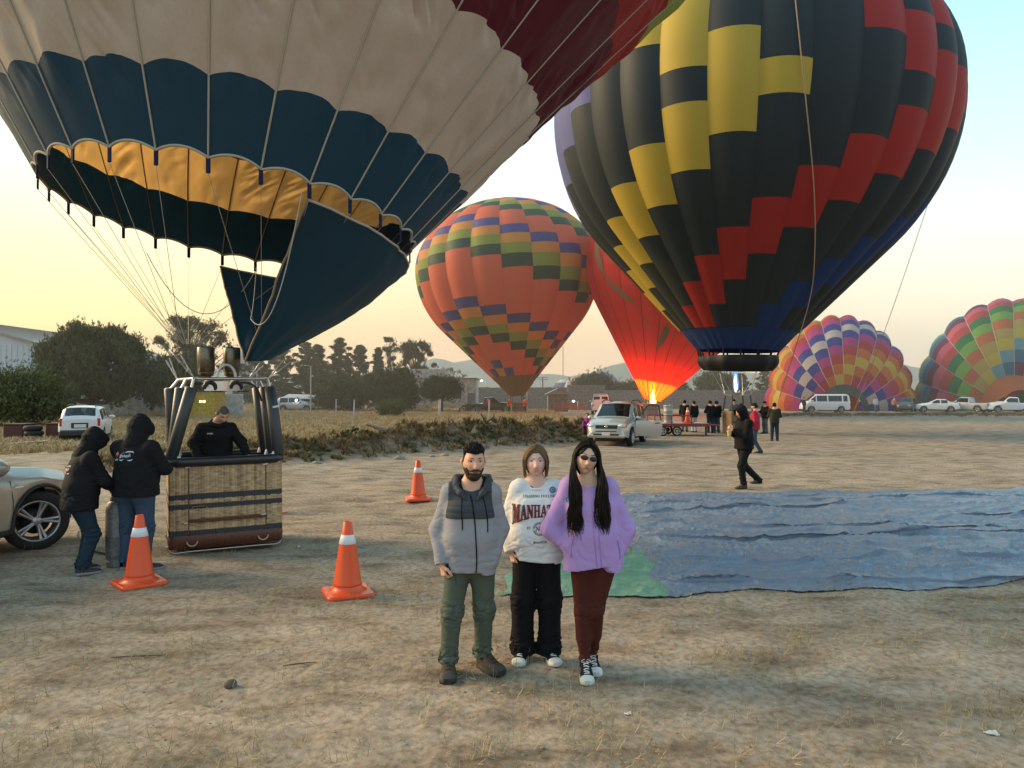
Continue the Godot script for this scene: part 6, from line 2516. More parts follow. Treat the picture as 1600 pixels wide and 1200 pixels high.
func strand(st: SurfaceTool, pts: Array, r: float, flat: float, n := 5) -> void:
	# a tapering lock of hair
	var rings := []
	var side := Vector3.ZERO
	for i in pts.size():
		var a: Vector3 = pts[maxi(i - 1, 0)]
		var b: Vector3 = pts[mini(i + 1, pts.size() - 1)]
		var d := (b - a).normalized()
		if side == Vector3.ZERO:
			side = d.cross(Vector3(0.3, 0.2, 1)).normalized()
		side = (side - d * side.dot(d)).normalized()
		var t := float(i) / (pts.size() - 1)
		var rr := r * (0.5 + 1.6 * t) if t < 0.3 else r * pow(maxf(0.02, (1.0 - t) / 0.7), 0.5)
		var ring := PackedVector3Array()
		for j in n:
			var f := TAU * j / n
			ring.append(pts[i] + side * (cos(f) * rr) + d.cross(side) * (sin(f) * rr * flat))
		rings.append(ring)
	grid(st, rings, true)


func face_parts(o: Node3D, x: Transform3D, hs: float, jaw: float, brow: Color, lip: Color, eyes := true) -> void:
	var at := func(px: float, py: float) -> Vector3:
		# the point of the face at that height and side
		var la := asin(clampf(py / 0.116, -1, 1))
		var lo2 := asin(clampf(px / (0.0765 * cos(la)), -0.98, 0.98))
		return head_point(dir_of(la, lo2), hs, jaw)
	var bm := mat("brow_" + brow.to_html(), brow, 0.8)
	var lm := mat("lip_" + lip.to_html(), lip, 0.45)
	for e in [-1.0, 1.0]:
		if eyes:
			var ey := Node3D.new()
			name_part(ey, "eye", o)
			var c: Vector3 = at.call(e * 0.031, 0.014) + Vector3(0, 0, -0.0045) * hs
			var st := new_st()
			ball(st, x * c, Vector3(0.0145, 0.0078, 0.0085) * hs, 14, 10, x.basis)
			put("eyeball", st, mat("eye_white", lin(0.42, 0.38, 0.36), 0.25), ey)
			st = new_st()
			ball(st, x * (c + Vector3(0, 0, 0.0052) * hs), Vector3(0.0064, 0.0064, 0.0045) * hs, 10, 8, x.basis)
			put("iris", st, mat("eye_dark", lin(0.012, 0.008, 0.006), 0.15), ey)
			st = new_st()
			var lid := []
			for i in 9:
				var t := i / 8.0 * 2.0 - 1.0
				lid.append(x * (c + Vector3(t * 0.016, 0.0075 * sqrt(1.0 - t * t * 0.85) - 0.001, 0.0075 * (1.0 - 0.75 * t * t)) * hs))
			tube(st, lid, 0.0017 * hs, 5)
			put("lash_line", st, bm, ey)
		var bs := new_st()
		var pts := []
		for i in 9:
			var t := i / 8.0
			pts.append(x * (at.call(e * lerpf(0.013, 0.05, t), 0.036 + 0.004 * sin(t * 2.2)) + Vector3(0, 0, 0.001)))
		tube(bs, pts, [0.0012, 0.0022, 0.0028, 0.003, 0.003, 0.0027, 0.0022, 0.0016, 0.0008].map(func(r): return r * hs), 6)
		put("eyebrow", bs, bm, o)
	for q in [[-0.0545, 0.0034], [-0.0612, 0.0044]]:
		var st := new_st()
		var pts := []
		for i in 11:
			var t := i / 10.0 * 2.0 - 1.0
			pts.append(x * (at.call(t * 0.0245, q[0] + 0.0025 * t * t * (1.0 if q[0] < -0.058 else -0.6)) + Vector3(0, 0, -0.0012) * hs))
		tube(st, pts, [0.0006, 0.55, 0.8, 0.95, 1.0, 0.92, 1.0, 0.95, 0.8, 0.55, 0.0006].map(func(r): return r * q[1] * hs), 7)
		put("lip", st, lm, o)


func hand_into(st: SurfaceTool, wrist: Vector3, dir: Vector3, palm: Vector3, s: float, curl: float, thumb_side: float) -> void:
	# dir: wrist to knuckles; palm: the way the palm faces
	var d := dir.normalized()
	var pn := (palm - d * palm.dot(d)).normalized()
	var across := d.cross(pn).normalized() * thumb_side
	var mid := wrist + (d * 0.075 + pn * 0.02) * s
	var f := Field.new(mid - Vector3.ONE * 0.098 * s, mid + Vector3.ONE * 0.098 * s, 0.0048, 0.004)
	var k := wrist + d * 0.085 * s
	for i in 4:
		var o := across * (0.03 - 0.02 * i) * s
		f.cap(wrist + d * 0.012 * s + o * 0.6, k + o, 0.0125 * s, 0.0105 * s)
	for i in 4:
		var o := across * (0.031 - 0.0205 * i) * s
		var l: float = [0.072, 0.08, 0.075, 0.058][i] * s
		var p := k + o
		var r: float = [0.0088, 0.009, 0.0087, 0.0078][i] * s
		var a := 0.25 + curl * 0.5
		for j in 3:
			var q = p + (d * cos(a) + pn * sin(a)) * l * [0.44, 0.32, 0.26][j]
			f.cap(p, q, r, r * 0.92)
			r *= 0.92
			p = q
			a += curl * 0.75
	var t0 := wrist + d * 0.022 * s + across * 0.026 * s
	var t1 := t0 + (d * 0.6 + across * 0.7 + pn * 0.3).normalized() * 0.045 * s
	var t2 := t1 + (d * 0.85 + across * 0.25 + pn * 0.4).normalized() * 0.034 * s
	f.chain([t0, t1, t2, t2 + (d + pn * 0.3).normalized() * 0.024 * s], [0.013 * s, 0.0108 * s, 0.0098 * s, 0.008 * s])
	f.settle()
	f.mesh(st)


func shoe(o: Node3D, heel: Vector3, dir: Vector3, ln: float, spec: Dictionary) -> void:
	# sole, upper, toe cap, laces; heel is the ground point under the ankle's back
	var d := Vector3(dir.x, 0, dir.z).normalized()
	var sd := Vector3(-d.z, 0, d.x)
	var sh := Node3D.new()
	name_part(sh, spec.get("called", "shoe"), o)
	var w: float = ln * spec.get("w", 0.36)
	var ring := func(t: float, y0: float, y1: float, wf: float, n: int) -> PackedVector3Array:
		# an arch-shaped section across the shoe at t along it
		var half := w * 0.5 * wf * (0.72 + 0.28 * smoothstep(0.2, 0.62, t)) * sqrt(clampf(minf((t + 0.03) / 0.14, (1.035 - t) / 0.16), 0.02, 1.0))
		var row := PackedVector3Array()
		for j in n + 1:
			var f := PI * j / n
			row.append(heel + d * (t * ln) + sd * (cos(f) * half) + Vector3.UP * (y0 + (y1 - y0) * pow(sin(f), 0.6)))
		return row
	var rise: float = spec.get("toe_up", 0.008)
	var st := new_st()
	var sole: float = spec.get("sole", 0.026)
	var rr := []
	for i in 25:
		var t := i / 24.0
		var up := rise * pow(maxf(0.0, (t - 0.7) / 0.3), 2.0)
		var half := w * 0.53 * (0.72 + 0.28 * smoothstep(0.2, 0.62, t)) * sqrt(clampf(minf((t + 0.03) / 0.14, (1.035 - t) / 0.16), 0.02, 1.0))
		var c := heel + d * (t * ln) + Vector3.UP * up
		rr.append(PackedVector3Array([c + sd * half * 0.96, c + sd * half + Vector3.UP * sole * 0.3, c + sd * half + Vector3.UP * sole, c + Vector3.UP * sole * 1.02, c - sd * half + Vector3.UP * sole, c - sd * half + Vector3.UP * sole * 0.3, c - sd * half * 0.96, c]))
	loft(st, rr)
	put("sole", st, spec.sole_mat, sh)
	var toe: float = spec.get("toe_h", 0.062)
	var ank: float = spec.get("ankle", 0.1)
	var hgt := func(t: float) -> float:
		return lerpf(ank, toe, smoothstep(0.3, 0.72, t)) if t < 0.78 else toe * sqrt(clampf((1.04 - t) / 0.26, 0.08, 1.0))
	st = new_st()
	rr = []
	var cap_t: float = spec.get("cap", 1.0)
	for i in 25:
		var t := lerpf(0.005, minf(cap_t, 0.998), i / 24.0)
		rr.append(ring.call(t, sole * 0.9 + rise * pow(maxf(0.0, (t - 0.7) / 0.3), 2.0), hgt.call(t), 1.0, 12))
	grid(st, rr)
	put("upper", st, spec.upper_mat, sh)
	if cap_t < 1.0:
		st = new_st()
		rr = []
		for i in 13:
			var t := lerpf(cap_t - 0.015, 0.999, i / 12.0)
			rr.append(ring.call(t, sole * 0.9 + rise * pow(maxf(0.0, (t - 0.7) / 0.3), 2.0), hgt.call(t) + 0.003, 1.02, 12))
		grid(st, rr)
		put("toe_cap", st, spec.cap_mat, sh)
	if spec.has("lace_mat"):
		for i in spec.get("laces", 4):
			var t: float = lerpf(0.36, minf(cap_t - 0.06, 0.68), i / (spec.get("laces", 4) - 1.0))
			st = new_st()
			var pts := []
			for j in 7:
				var e := j / 6.0 * 2.0 - 1.0
				pts.append(heel + d * ((t + 0.018 * e * (1.0 if i % 2 else -1.0)) * ln) + sd * (e * w * 0.2) + Vector3.UP * (hgt.call(t) * (1.0 - 0.1 * e * e) + 0.003))
			tube(st, pts, spec.get("lace_r", 0.0036), 5)
			put("lace", st, spec.lace_mat, sh)
		st = new_st()
		var c = heel + d * (0.34 * ln) + Vector3.UP * (hgt.call(0.34) + 0.004)
		for e in [-1.0, 1.0]:
			var lp := []
			for j in 9:
				var f := TAU * j / 8.0
				lp.append(c + sd * (e * (0.017 - 0.017 * cos(f))) + Vector3.UP * (0.01 * sin(f)) + d * (0.012 * (1.0 - cos(f))))
			tube(st, lp, 0.0026, 5)
		put("lace_bow", st, spec.lace_mat, sh)


# ---------------------------------------------------------------- people

func joints(h: float, over: Dictionary) -> Dictionary:
	# a standing figure facing +z; its right hand is at -x
	var j := {"pelvis": Vector3(0, 0.535, 0), "waist": Vector3(0, 0.61, 0), "chest": Vector3(0, 0.73, 0), "neck": Vector3(0, 0.835, -0.008), "head": Vector3(0, 0.925, 0.012)}
	for e in [["_r", -1.0], ["_l", 1.0]]:
		j["shoulder" + e[0]] = Vector3(0.108 * e[1], 0.812, -0.005)
		j["elbow" + e[0]] = Vector3(0.142 * e[1], 0.635, -0.015)
		j["wrist" + e[0]] = Vector3(0.15 * e[1], 0.485, 0.03)
		j["hip" + e[0]] = Vector3(0.052 * e[1], 0.505, 0)
		j["knee" + e[0]] = Vector3(0.06 * e[1], 0.275, 0.01)
		j["ankle" + e[0]] = Vector3(0.065 * e[1], 0.045, -0.01)
	for key in j:
		j[key] *= h
	for key in over:
		j[key] = over[key]
	return j


func bounds(j: Dictionary, keys: Array, m: float) -> Array:
	var a := Vector3.ONE * 99
	var b := -Vector3.ONE * 99
	for k in keys:
		a = a.min(j[k])
		b = b.max(j[k])
	return [a - Vector3.ONE * m, b + Vector3.ONE * m]


func skin(key: String, c: Color) -> StandardMaterial3D:
	if not mats.has(key):
		var m := mat(key, c, 0.5)
		m.subsurf_scatter_enabled = true
		m.subsurf_scatter_strength = 0.12
		m.metallic_specular = 0.4
	return mats[key]


func body(o: Node3D, j: Dictionary, h: float, m: Material, cell: float, hx: Transform3D, hs: float, jaw: float, hands: Array, slim := 1.0) -> void:
	# one continuous figure: trunk, limbs, neck, with the head and the hands added
	var bb := bounds(j, j.keys(), 0.06)
	bb[0].z = minf(bb[0].z, j.pelvis.z - 0.12)
	bb[1].z = maxf(bb[1].z, j.pelvis.z + 0.12)
	bb[0].x -= 0.03
	bb[1].x += 0.03
	bb[1].y = j.neck.lerp(j.head, 0.9).y
	var f := Field.new(bb[0], bb[1], cell, 0.018)
	var s := h * slim
	f.cap(j.pelvis, j.waist, 0.075 * s, 0.068 * s, 1.3)
	f.cap(j.waist, j.chest, 0.068 * s, 0.08 * s, 1.3)
	f.cap(j.shoulder_r.lerp(j.shoulder_l, 0.2), j.shoulder_r.lerp(j.shoulder_l, 0.8), 0.042 * s, 0.042 * s)
	f.cap(j.chest, j.neck, 0.07 * s, 0.034 * s)
	f.cap(j.neck, j.head.lerp(j.neck, 0.35), 0.032 * h, 0.032 * h)
	for e in ["_r", "_l"]:
		f.chain([j["shoulder" + e], j["elbow" + e], j["wrist" + e]], [0.027 * s, 0.021 * s, 0.0155 * s])
		f.chain([j["hip" + e], j["knee" + e], j["ankle" + e]], [0.045 * s, 0.029 * s, 0.02 * s])
		f.cap(j["hip" + e], j.pelvis, 0.045 * s, 0.05 * s)
	f.settle()
	var st := new_st()
	f.mesh(st)
	head_into(st, hx, hs, jaw, 64 if cell < 0.02 else 32, 56 if cell < 0.02 else 28)
	for k in hands:
		hand_into(st, k[0], k[1], k[2], h / 1.72 * k[4], k[3], k[5])
	put("body", st, m, o)


func garment(o: Node3D, called: String, f: Field, m: Material) -> MeshInstance3D:
	var st := new_st()
	f.mesh(st)
	return put(called, st, m, o)


func lettering(o: Node3D, called: String, text: String, size: float, f: Field, at: Vector2, m: Material, dirz := 1.0, font := "Droid Serif", bend := 0.0, squash := Vector2.ONE, lift := 0.0025, tilt := 0.0) -> void:
	# printed letters laid on the cloth
	var tm := TextMesh.new()
	var fo := SystemFont.new()
	fo.font_names = PackedStringArray([font])
	fo.font_weight = 700
	tm.font = fo
	tm.text = text
	tm.font_size = 64
	tm.pixel_size = size / 64.0
	tm.depth = 0.0
	tm.curve_step = 2.0
	var arr := tm.get_mesh_arrays()
	var v: PackedVector3Array = arr[Mesh.ARRAY_VERTEX]
	var idx: PackedInt32Array = arr[Mesh.ARRAY_INDEX]
	var st := new_st()
	st.set_smooth_group(-1)
	var top := -9.0
	for p in v:
		top = maxf(top, p.y)
	var todo := []
	for i in range(0, idx.size(), 3):
		todo.append([Vector2(v[idx[i]].x, v[idx[i]].y), Vector2(v[idx[i + 1]].x, v[idx[i + 1]].y), Vector2(v[idx[i + 2]].x, v[idx[i + 2]].y)])
	var last := 0.0
	while not todo.is_empty():
		var t: Array = todo.pop_back()
		var l := [t[0].distance_to(t[1]), t[1].distance_to(t[2]), t[2].distance_to(t[0])]
		var big: int = l.find(l.max())
		if l[big] * maxf(squash.x, squash.y) > 0.02:
			var m2: Vector2 = (t[big] + t[(big + 1) % 3]) * 0.5
			todo.append([t[big], m2, t[(big + 2) % 3]])
			todo.append([m2, t[(big + 1) % 3], t[(big + 2) % 3]])
			continue
		for p in t:
			# letters grow downward toward the ends of an arch
			var y: float = (top + (p.y - top) * (1.0 + bend * p.x * p.x * squash.x * squash.x)) * squash.y
			var q := Vector2(p.x * squash.x, y).rotated(tilt)
			var z := f.front(at.x + q.x * dirz, at.y + q.y, dirz)
			if is_nan(z):
				z = last
			last = z
			st.add_vertex(Vector3(at.x + q.x * dirz, at.y + q.y, z + lift * dirz))
	put(called, st, m, o)


func decal(o: Node3D, called: String, outline: Array, f: Field, m: Material, dirz := 1.0, lift := 0.003) -> void:
	# a flat print of that outline, laid on the cloth
	var poly := PackedVector2Array(outline)
	var idx := Geometry2D.triangulate_polygon(poly)
	var st := new_st()
	st.set_smooth_group(-1)
	for i in idx:
		var z := f.front(poly[i].x, poly[i].y, dirz)
		st.add_vertex(Vector3(poly[i].x, poly[i].y, (0.0 if is_nan(z) else z) + lift * dirz))
	put(called, st, m, o)


func ring_outline(c: Vector2, r0: float, r1: float, a0: float, a1: float, n := 20) -> Array:
	var o := []
	for i in n + 1:
		o.append(c + Vector2.from_angle(lerpf(a0, a1, float(i) / n)) * r1)
	for i in n + 1:
		o.append(c + Vector2.from_angle(lerpf(a1, a0, float(i) / n)) * r0)
	return o


func top_field(j: Dictionary, sp: Dictionary, grow := 0.0, arms := true) -> Field:
	# sp: hem (y), hem_w, chest_w, deep, belly, sleeve [shoulder, elbow, cuff], cell
	var keys := ["shoulder_r", "shoulder_l", "neck", "chest", "pelvis"]
	if arms:
		keys += ["elbow_r", "elbow_l", "wrist_r", "wrist_l"]
	var bb := bounds(j, keys, sp.sleeve[1] + 0.03)
	bb[0].y = sp.hem - 0.025 if not arms else minf(sp.hem - 0.025, minf(j.wrist_r.y, j.wrist_l.y) - sp.sleeve[2])
	bb[1].y = j.neck.y + 0.05
	bb[0].z = minf(bb[0].z, j.pelvis.z - sp.deep * 1.15 - 0.03)
	bb[1].z = maxf(bb[1].z, j.pelvis.z + sp.deep * 1.15 + 0.04)
	bb[0].x = minf(bb[0].x, j.pelvis.x - maxf(sp.hem_w, sp.chest_w) - 0.035)
	bb[1].x = maxf(bb[1].x, j.pelvis.x + maxf(sp.hem_w, sp.chest_w) + 0.035)
	var f := Field.new(bb[0], bb[1], sp.cell, sp.get("blend", 0.013))
	var dp: float = sp.deep
	var hc := Vector3(j.pelvis.x, sp.hem - 0.06, j.pelvis.z)
	var wc: Vector3 = j.waist
	var cc: Vector3 = j.chest
	var tc: Vector3 = j.chest.lerp(j.shoulder_r.lerp(j.shoulder_l, 0.5), 0.62)
	for q in [-1.0, 0.0, 1.0]:
		f.chain([hc + Vector3(q * (sp.hem_w - dp), 0, 0), wc + Vector3(q * (sp.get("waist_w", sp.hem_w) - dp), 0, sp.get("belly", 0.0)), cc + Vector3(q * (sp.chest_w - dp), 0, 0.01), tc + Vector3(q * (sp.chest_w - dp) * 0.9, -0.02, 0)], [dp * sp.get("hem_d", 1.0) + grow, dp + grow, dp * 0.98 + grow, dp * 0.72 + grow])
	for e in ["_r", "_l"]:
		var s: Vector3 = j["shoulder" + e]
		f.chain([j.neck + Vector3(0, -0.04, 0), j.neck.lerp(s, 0.5) + Vector3(0, -0.03, 0), s + Vector3(0, -0.012, 0)], [sp.get("trap", 0.06) + grow, sp.get("trap", 0.06) + grow, sp.sleeve[0] * 0.88 + grow])
		f.cap(s.lerp(cc, 0.35) + Vector3(0, -0.03, 0), s + Vector3(0, -0.02, 0), sp.sleeve[0] * 1.05 + grow, sp.sleeve[0] * 0.95 + grow)
		if arms:
			f.chain([s + Vector3(0, -0.012, 0), j["elbow" + e], j["wrist" + e]], [sp.sleeve[0] * 0.92 + grow, sp.sleeve[1] + grow, sp.sleeve[2] + grow])
	if sp.has("extra"):
		for c in sp.extra:
			f.cap(c[0], c[1], c[2] + grow, c[3] + grow)
	f.settle()
	return f


func finish_top(f: Field, j: Dictionary, sp: Dictionary, amp := 0.006) -> void:
	if amp > 0.0:
		var fl := func(p: Vector3) -> float:
			var a := 0.35
			for e in ["_r", "_l"]:
				a += exp(-p.distance_squared_to(j["elbow" + e]) / 0.012) + 0.7 * exp(-p.distance_squared_to(j["shoulder" + e] + Vector3(0, -0.12, 0)) / 0.01) + 0.6 * exp(-p.distance_squared_to(j["wrist" + e]) / 0.006)
			a += 0.8 * exp(-pow((p.y - sp.hem - 0.1) / 0.1, 2.0))
			return a * amp
		f.folds(fold, fl, sp.get("fx", 6.5), sp.get("fy", 11.0), 6.5)
	var hem: float = sp.hem
	var wave: float = sp.get("hem_wave", 0.0)
	var scoop: float = sp.get("neck_cut", 0.0)
	var open: Array = sp.get("open", ["_r", "_l"])
	f.cut(func(p: Vector3) -> float:
		var d := -1.0
		var on_arm := false
		for e in ["_r", "_l"]:
			var w: Vector3 = j["wrist" + e]
			var q := p - w
			if q.length_squared() < 0.02:
				var dir: Vector3 = (w - j["elbow" + e]).normalized()
				var along := q.dot(dir)
				if (q - dir * along).length() < sp.sleeve[2] + 0.012:
					on_arm = true
					if e in open and along > -0.03:
						d = maxf(d, along - 0.004)
		if not on_arm:
			d = maxf(d, hem + wave * sin(p.x * 9.0 + 0.6) - p.y)
		if scoop > 0.0 and p.y > j.neck.y - 0.2:
			d = maxf(d, scoop - Vector2(p.x - j.neck.x, (p.z - j.neck.z) * 1.05 - 0.01).length() if p.y > j.neck.y - 0.055 - 0.35 * maxf(0.0, p.z - j.neck.z) else -1.0)
		return d)


func legs_field(j: Dictionary, sp: Dictionary) -> Field:
	# sp: waist_y, waist_w, deep, leg [hip, knee, cuff], hem
	var bb := bounds(j, ["hip_r", "hip_l", "knee_r", "knee_l", "ankle_r", "ankle_l", "pelvis"], maxf(sp.leg[0], maxf(sp.deep, sp.leg[1])) + 0.03)
	bb[1].y = sp.waist_y + 0.02
	bb[0].y = minf(sp.hem, sp.get("hem_l", sp.hem)) - 0.02
	bb[0].x = minf(bb[0].x, j.pelvis.x - sp.waist_w - 0.03)
	bb[1].x = maxf(bb[1].x, j.pelvis.x + sp.waist_w + 0.03)
	var f := Field.new(bb[0], bb[1], sp.cell, sp.get("blend", 0.016))
	var dp: float = sp.deep
	var pc: Vector3 = j.pelvis
	for q in [-1.0, 0.0, 1.0]:
		f.cap(Vector3(pc.x + q * (sp.waist_w - dp), sp.waist_y + 0.05, pc.z), Vector3(pc.x + q * (sp.waist_w - dp) * 1.08, pc.y - 0.01, pc.z - 0.008), dp * 0.92, dp)
	for e in ["_r", "_l"]:
		f.chain([j["hip" + e], j["knee" + e], j["ankle" + e]], sp.leg)
		f.cap(j["ankle" + e], j["ankle" + e] + Vector3(0, -0.1, 0), sp.leg[2], sp.leg[2] * sp.get("flare", 1.0))
		if sp.has("calf"):
			f.cap(j["knee" + e].lerp(j["ankle" + e], 0.2), j["knee" + e].lerp(j["ankle" + e], 0.5) + Vector3(0, 0, -0.012), sp.calf * 0.95, sp.calf)
		f.cap(j["hip" + e] + Vector3(0, 0.03, -0.03), j["hip" + e] + Vector3(0, -0.03, -0.035), dp * 0.86, dp * 0.8)
	f.settle()
	var amp: float = sp.get("amp", 0.006)
	if amp > 0.0:
		f.folds(fold, func(p: Vector3) -> float:
			var a := 0.22
			for e in ["_r", "_l"]:
				a += 0.9 * exp(-pow((p.y - j["knee" + e].y) / 0.09, 2.0)) + 1.3 * exp(-pow((p.y - j["ankle" + e].y - 0.04) / 0.07, 2.0)) + 0.5 * exp(-p.distance_squared_to(j["hip" + e]) / 0.012)
			return a * amp, 8.0, 17.0, 8.0)
	f.cut(func(p: Vector3) -> float:
		var hem: float = sp.hem if p.distance_squared_to(j.ankle_r) < p.distance_squared_to(j.ankle_l) else sp.get("hem_l", sp.hem)
		return maxf(p.y - sp.waist_y, hem - p.y))
	return f


func line_on(o: Node3D, called: String, f: Field, pts: Array, r: float, m: Material, dirz := 1.0) -> void:
	var q := []
	for p in spline(pts, 6):
		var z := f.front(p.x, p.y, dirz)
		if not is_nan(z):
			q.append(Vector3(p.x, p.y, z + r * 0.5 * dirz))
	if q.size() > 1:
		var st := new_st()
		tube(st, q, r, 6)
		put(called, st, m, o)


func head_frame(j: Dictionary, yaw := 0.0, pitch := 0.0, roll := 0.0) -> Transform3D:
	return Transform3D(Basis(Vector3.UP, yaw) * Basis(Vector3.RIGHT, pitch) * Basis(Vector3.BACK, roll), j.head)


func build_people() -> void:
	bearded_man()
	white_sweatshirt()
	lilac_jacket()
	crew()
	far_people()


func bearded_man() -> void:
	var o := thing("person", "bearded man in a grey hooded jacket and green trousers, left of the trio in front", "person", Vector3(-0.305, gy(-0.305, -5.42), -5.42), 0.03, "trio posing in the foreground")
	var j := joints(1.69, {
		"pelvis": Vector3(0.0, 0.87, 0), "waist": Vector3(0.0, 1.0, 0.0), "chest": Vector3(-0.005, 1.2, 0), "neck": Vector3(0.012, 1.395, -0.01), "head": Vector3(0.024, 1.548, 0.03),
		"shoulder_r": Vector3(-0.142, 1.335, -0.005), "shoulder_l": Vector3(0.15, 1.335, -0.005), "elbow_r": Vector3(-0.232, 1.055, -0.03), "elbow_l": Vector3(0.216, 1.06, -0.04),
		"wrist_r": Vector3(-0.205, 0.82, 0.07), "wrist_l": Vector3(0.165, 0.85, 0.05), "hip_r": Vector3(-0.085, 0.83, 0), "hip_l": Vector3(0.085, 0.83, -0.01),
		"knee_r": Vector3(-0.132, 0.46, 0.03), "knee_l": Vector3(0.1, 0.47, -0.03), "ankle_r": Vector3(-0.158, 0.1, 0.0), "ankle_l": Vector3(0.088, 0.1, -0.12)})
	var sk := skin("tan_skin", lin(0.56, 0.3, 0.205))
	var hx := head_frame(j, 0.2, 0.02, -0.02)
	var hs := 1.02
	body(o, j, 1.69, sk, 0.014, hx, hs, 0.75, [[j.wrist_r, Vector3(0.25, -1, 0.12), Vector3(0.9, 0.2, -0.5), 1.1, 0.92, 1.0]])
	face_parts(o, hx, hs, 0.75, lin(0.012, 0.008, 0.006), lin(0.3, 0.09, 0.07))
	var hair := mat("black_hair", lin(0.012, 0.009, 0.007), 0.55)
	# hair: full on top, faded at the sides
	put("hair", shell_patch(hx, hs, 0.75, func(d: Vector3, p: Vector3) -> float:
		if d.z > 0.25 and p.y < 0.064 + 0.012 * absf(d.x):
			return -1.0
		if p.y < 0.0 + 0.02 * smoothstep(0.0, 0.5, d.z) or (d.z > 0.45 and p.y < 0.062):
			return -1.0 if p.y < -0.05 or d.z > -0.2 else 0.003
		var top := smoothstep(0.045, 0.085, p.y)
		return 0.003 + top * (0.022 + 0.01 * fold.get_noise_3d(p.x * 70.0, p.y * 70.0, p.z * 70.0) + 0.008 * fold.get_noise_3d(p.x * 160.0, p.y * 160.0, p.z * 160.0)), 110, 80), hair, o)
	# beard round the jaw, chin and lip
	put("beard", shell_patch(hx, hs, 0.75, func(d: Vector3, p: Vector3) -> float:
		if p.y > -0.018 or d.z < -0.05:
			return -1.0
		var ax := absf(p.x)
		var edge := -0.03 - 0.035 * smoothstep(0.062, 0.03, ax)
		if ax < 0.04:
			edge = -0.071 if ax > 0.012 else -0.066
		if p.y > edge:
			return -1.0
		var t := clampf((edge - p.y) / 0.012, 0.2, 1.0)
		return t * (0.006 + 0.016 * smoothstep(-0.06, -0.112, p.y)) + 0.0025 * fold.get_noise_3d(p.x * 190.0, p.y * 120.0, p.z * 190.0), 110, 90), mat("dark_beard", lin(0.022, 0.012, 0.008), 0.7), o)
	var st := new_st()
	for e in [-1.0, 1.0]:
		var pts := []
		for k in [[0.0, -0.0445, 0.004], [0.012, -0.0445, 0.005], [0.024, -0.0485, 0.004], [0.034, -0.053, 0.003], [0.041, -0.0525, 0.004], [0.046, -0.048, 0.006]]:
			var la := asin(k[1] / 0.116)
			pts.append(hx * ((head_point(dir_of(la, asin(clampf(e * k[0] / (0.0765 * cos(la)), -0.98, 0.98))), 1.0, 0.75) + Vector3(0, 0, k[2])) * hs))
		tube(st, spline(pts, 3), [0.006, 0.0068, 0.007, 0.0072, 0.0072, 0.0072, 0.007, 0.0068, 0.0063, 0.0058, 0.0052, 0.0045, 0.0038, 0.003, 0.002, 0.001], 7)
	put("moustache", st, mats["dark_beard"], o)
	# jacket
	var grey := cloth("heather_grey_fleece", lin(0.3, 0.295, 0.32), 0.95, 0.5, 9.0)
	var dark := cloth("charcoal_quilting", lin(0.055, 0.06, 0.068), 0.7, 0.4, 9.0)
	var sp := {"hem": 0.765, "hem_w": 0.196, "chest_w": 0.18, "deep": 0.128, "sleeve": [0.072, 0.064, 0.047], "cell": 0.0085, "belly": 0.02, "open": ["_r"], "hem_d": 0.97, "neck_cut": 0.062}
	var f := top_field(j, sp)
	finish_top(f, j, sp, 0.0038)
	garment(o, "jacket", f, grey)
	var fy := top_field(j, sp, 0.006)
	fy.cut(func(p: Vector3) -> float:
		var groove := 0.005 * exp(-pow((fposmod(p.y, 0.042) - 0.021) / 0.005, 2.0))
		var sd := maxf(absf(p.x) - 0.158 - 0.02 * smoothstep(1.3, 1.15, p.y), 1.152 + 0.008 * absf(p.x) - p.y)
		if p.y > 1.33:
			sd = maxf(sd, 0.064 - Vector2(p.x - 0.012, p.z + 0.01).length())
		# the quilting lines are sunk into the surface
		return maxf(sd, -0.2) if sd > -0.004 else maxf(sd, fy_at(fy, p) + groove))
	garment(o, "quilted_yoke", fy, dark)
	# hood lying round the neck
	var hf := Field.new(Vector3(-0.2, 1.2, -0.24), Vector3(0.22, 1.5, 0.2), 0.008, 0.016)
	var hp := [Vector3(-0.025, 1.285, 0.12), Vector3(-0.068, 1.335, 0.1), Vector3(-0.098, 1.39, 0.04), Vector3(-0.098, 1.42, -0.06), Vector3(0.012, 1.425, -0.135), Vector3(0.122, 1.42, -0.06), Vector3(0.122, 1.39, 0.04), Vector3(0.092, 1.335, 0.1), Vector3(0.05, 1.285, 0.12)]
	hf.chain(hp, [0.01, 0.016, 0.02, 0.024, 0.034, 0.024, 0.02, 0.016, 0.01])
	hf.chain([Vector3(-0.12, 1.335, 0.05), Vector3(-0.115, 1.36, -0.08), Vector3(0.012, 1.33, -0.15), Vector3(0.135, 1.36, -0.08), Vector3(0.145, 1.335, 0.05)], [0.02, 0.032, 0.05, 0.032, 0.02])
	hf.settle()
	hf.folds(fold, func(_p: Vector3) -> float: return 0.004, 12.0, 16.0, 12.0)
	garment(o, "hood", hf, dark)
	st = new_st()
	tube(st, spline([Vector3(-0.06, 1.34, 0.098), Vector3(-0.082, 1.4, 0.035), Vector3(-0.075, 1.425, -0.05), Vector3(0.012, 1.425, -0.1), Vector3(0.1, 1.425, -0.05), Vector3(0.105, 1.4, 0.035), Vector3(0.082, 1.34, 0.098)], 5), 0.019, 8)
	put("hood_lining", st, cloth("black_lining", lin(0.008, 0.008, 0.009), 0.9), o)
	var cord := cloth("black_cord", lin(0.008, 0.008, 0.009), 0.7)
	line_on(o, "zip", f, [Vector3(0.012, 1.3, 0), Vector3(0.03, 1.2, 0), Vector3(0.045, 1.0, 0), Vector3(0.05, 0.85, 0), Vector3(0.044, 0.77, 0)], 0.0048, cord)
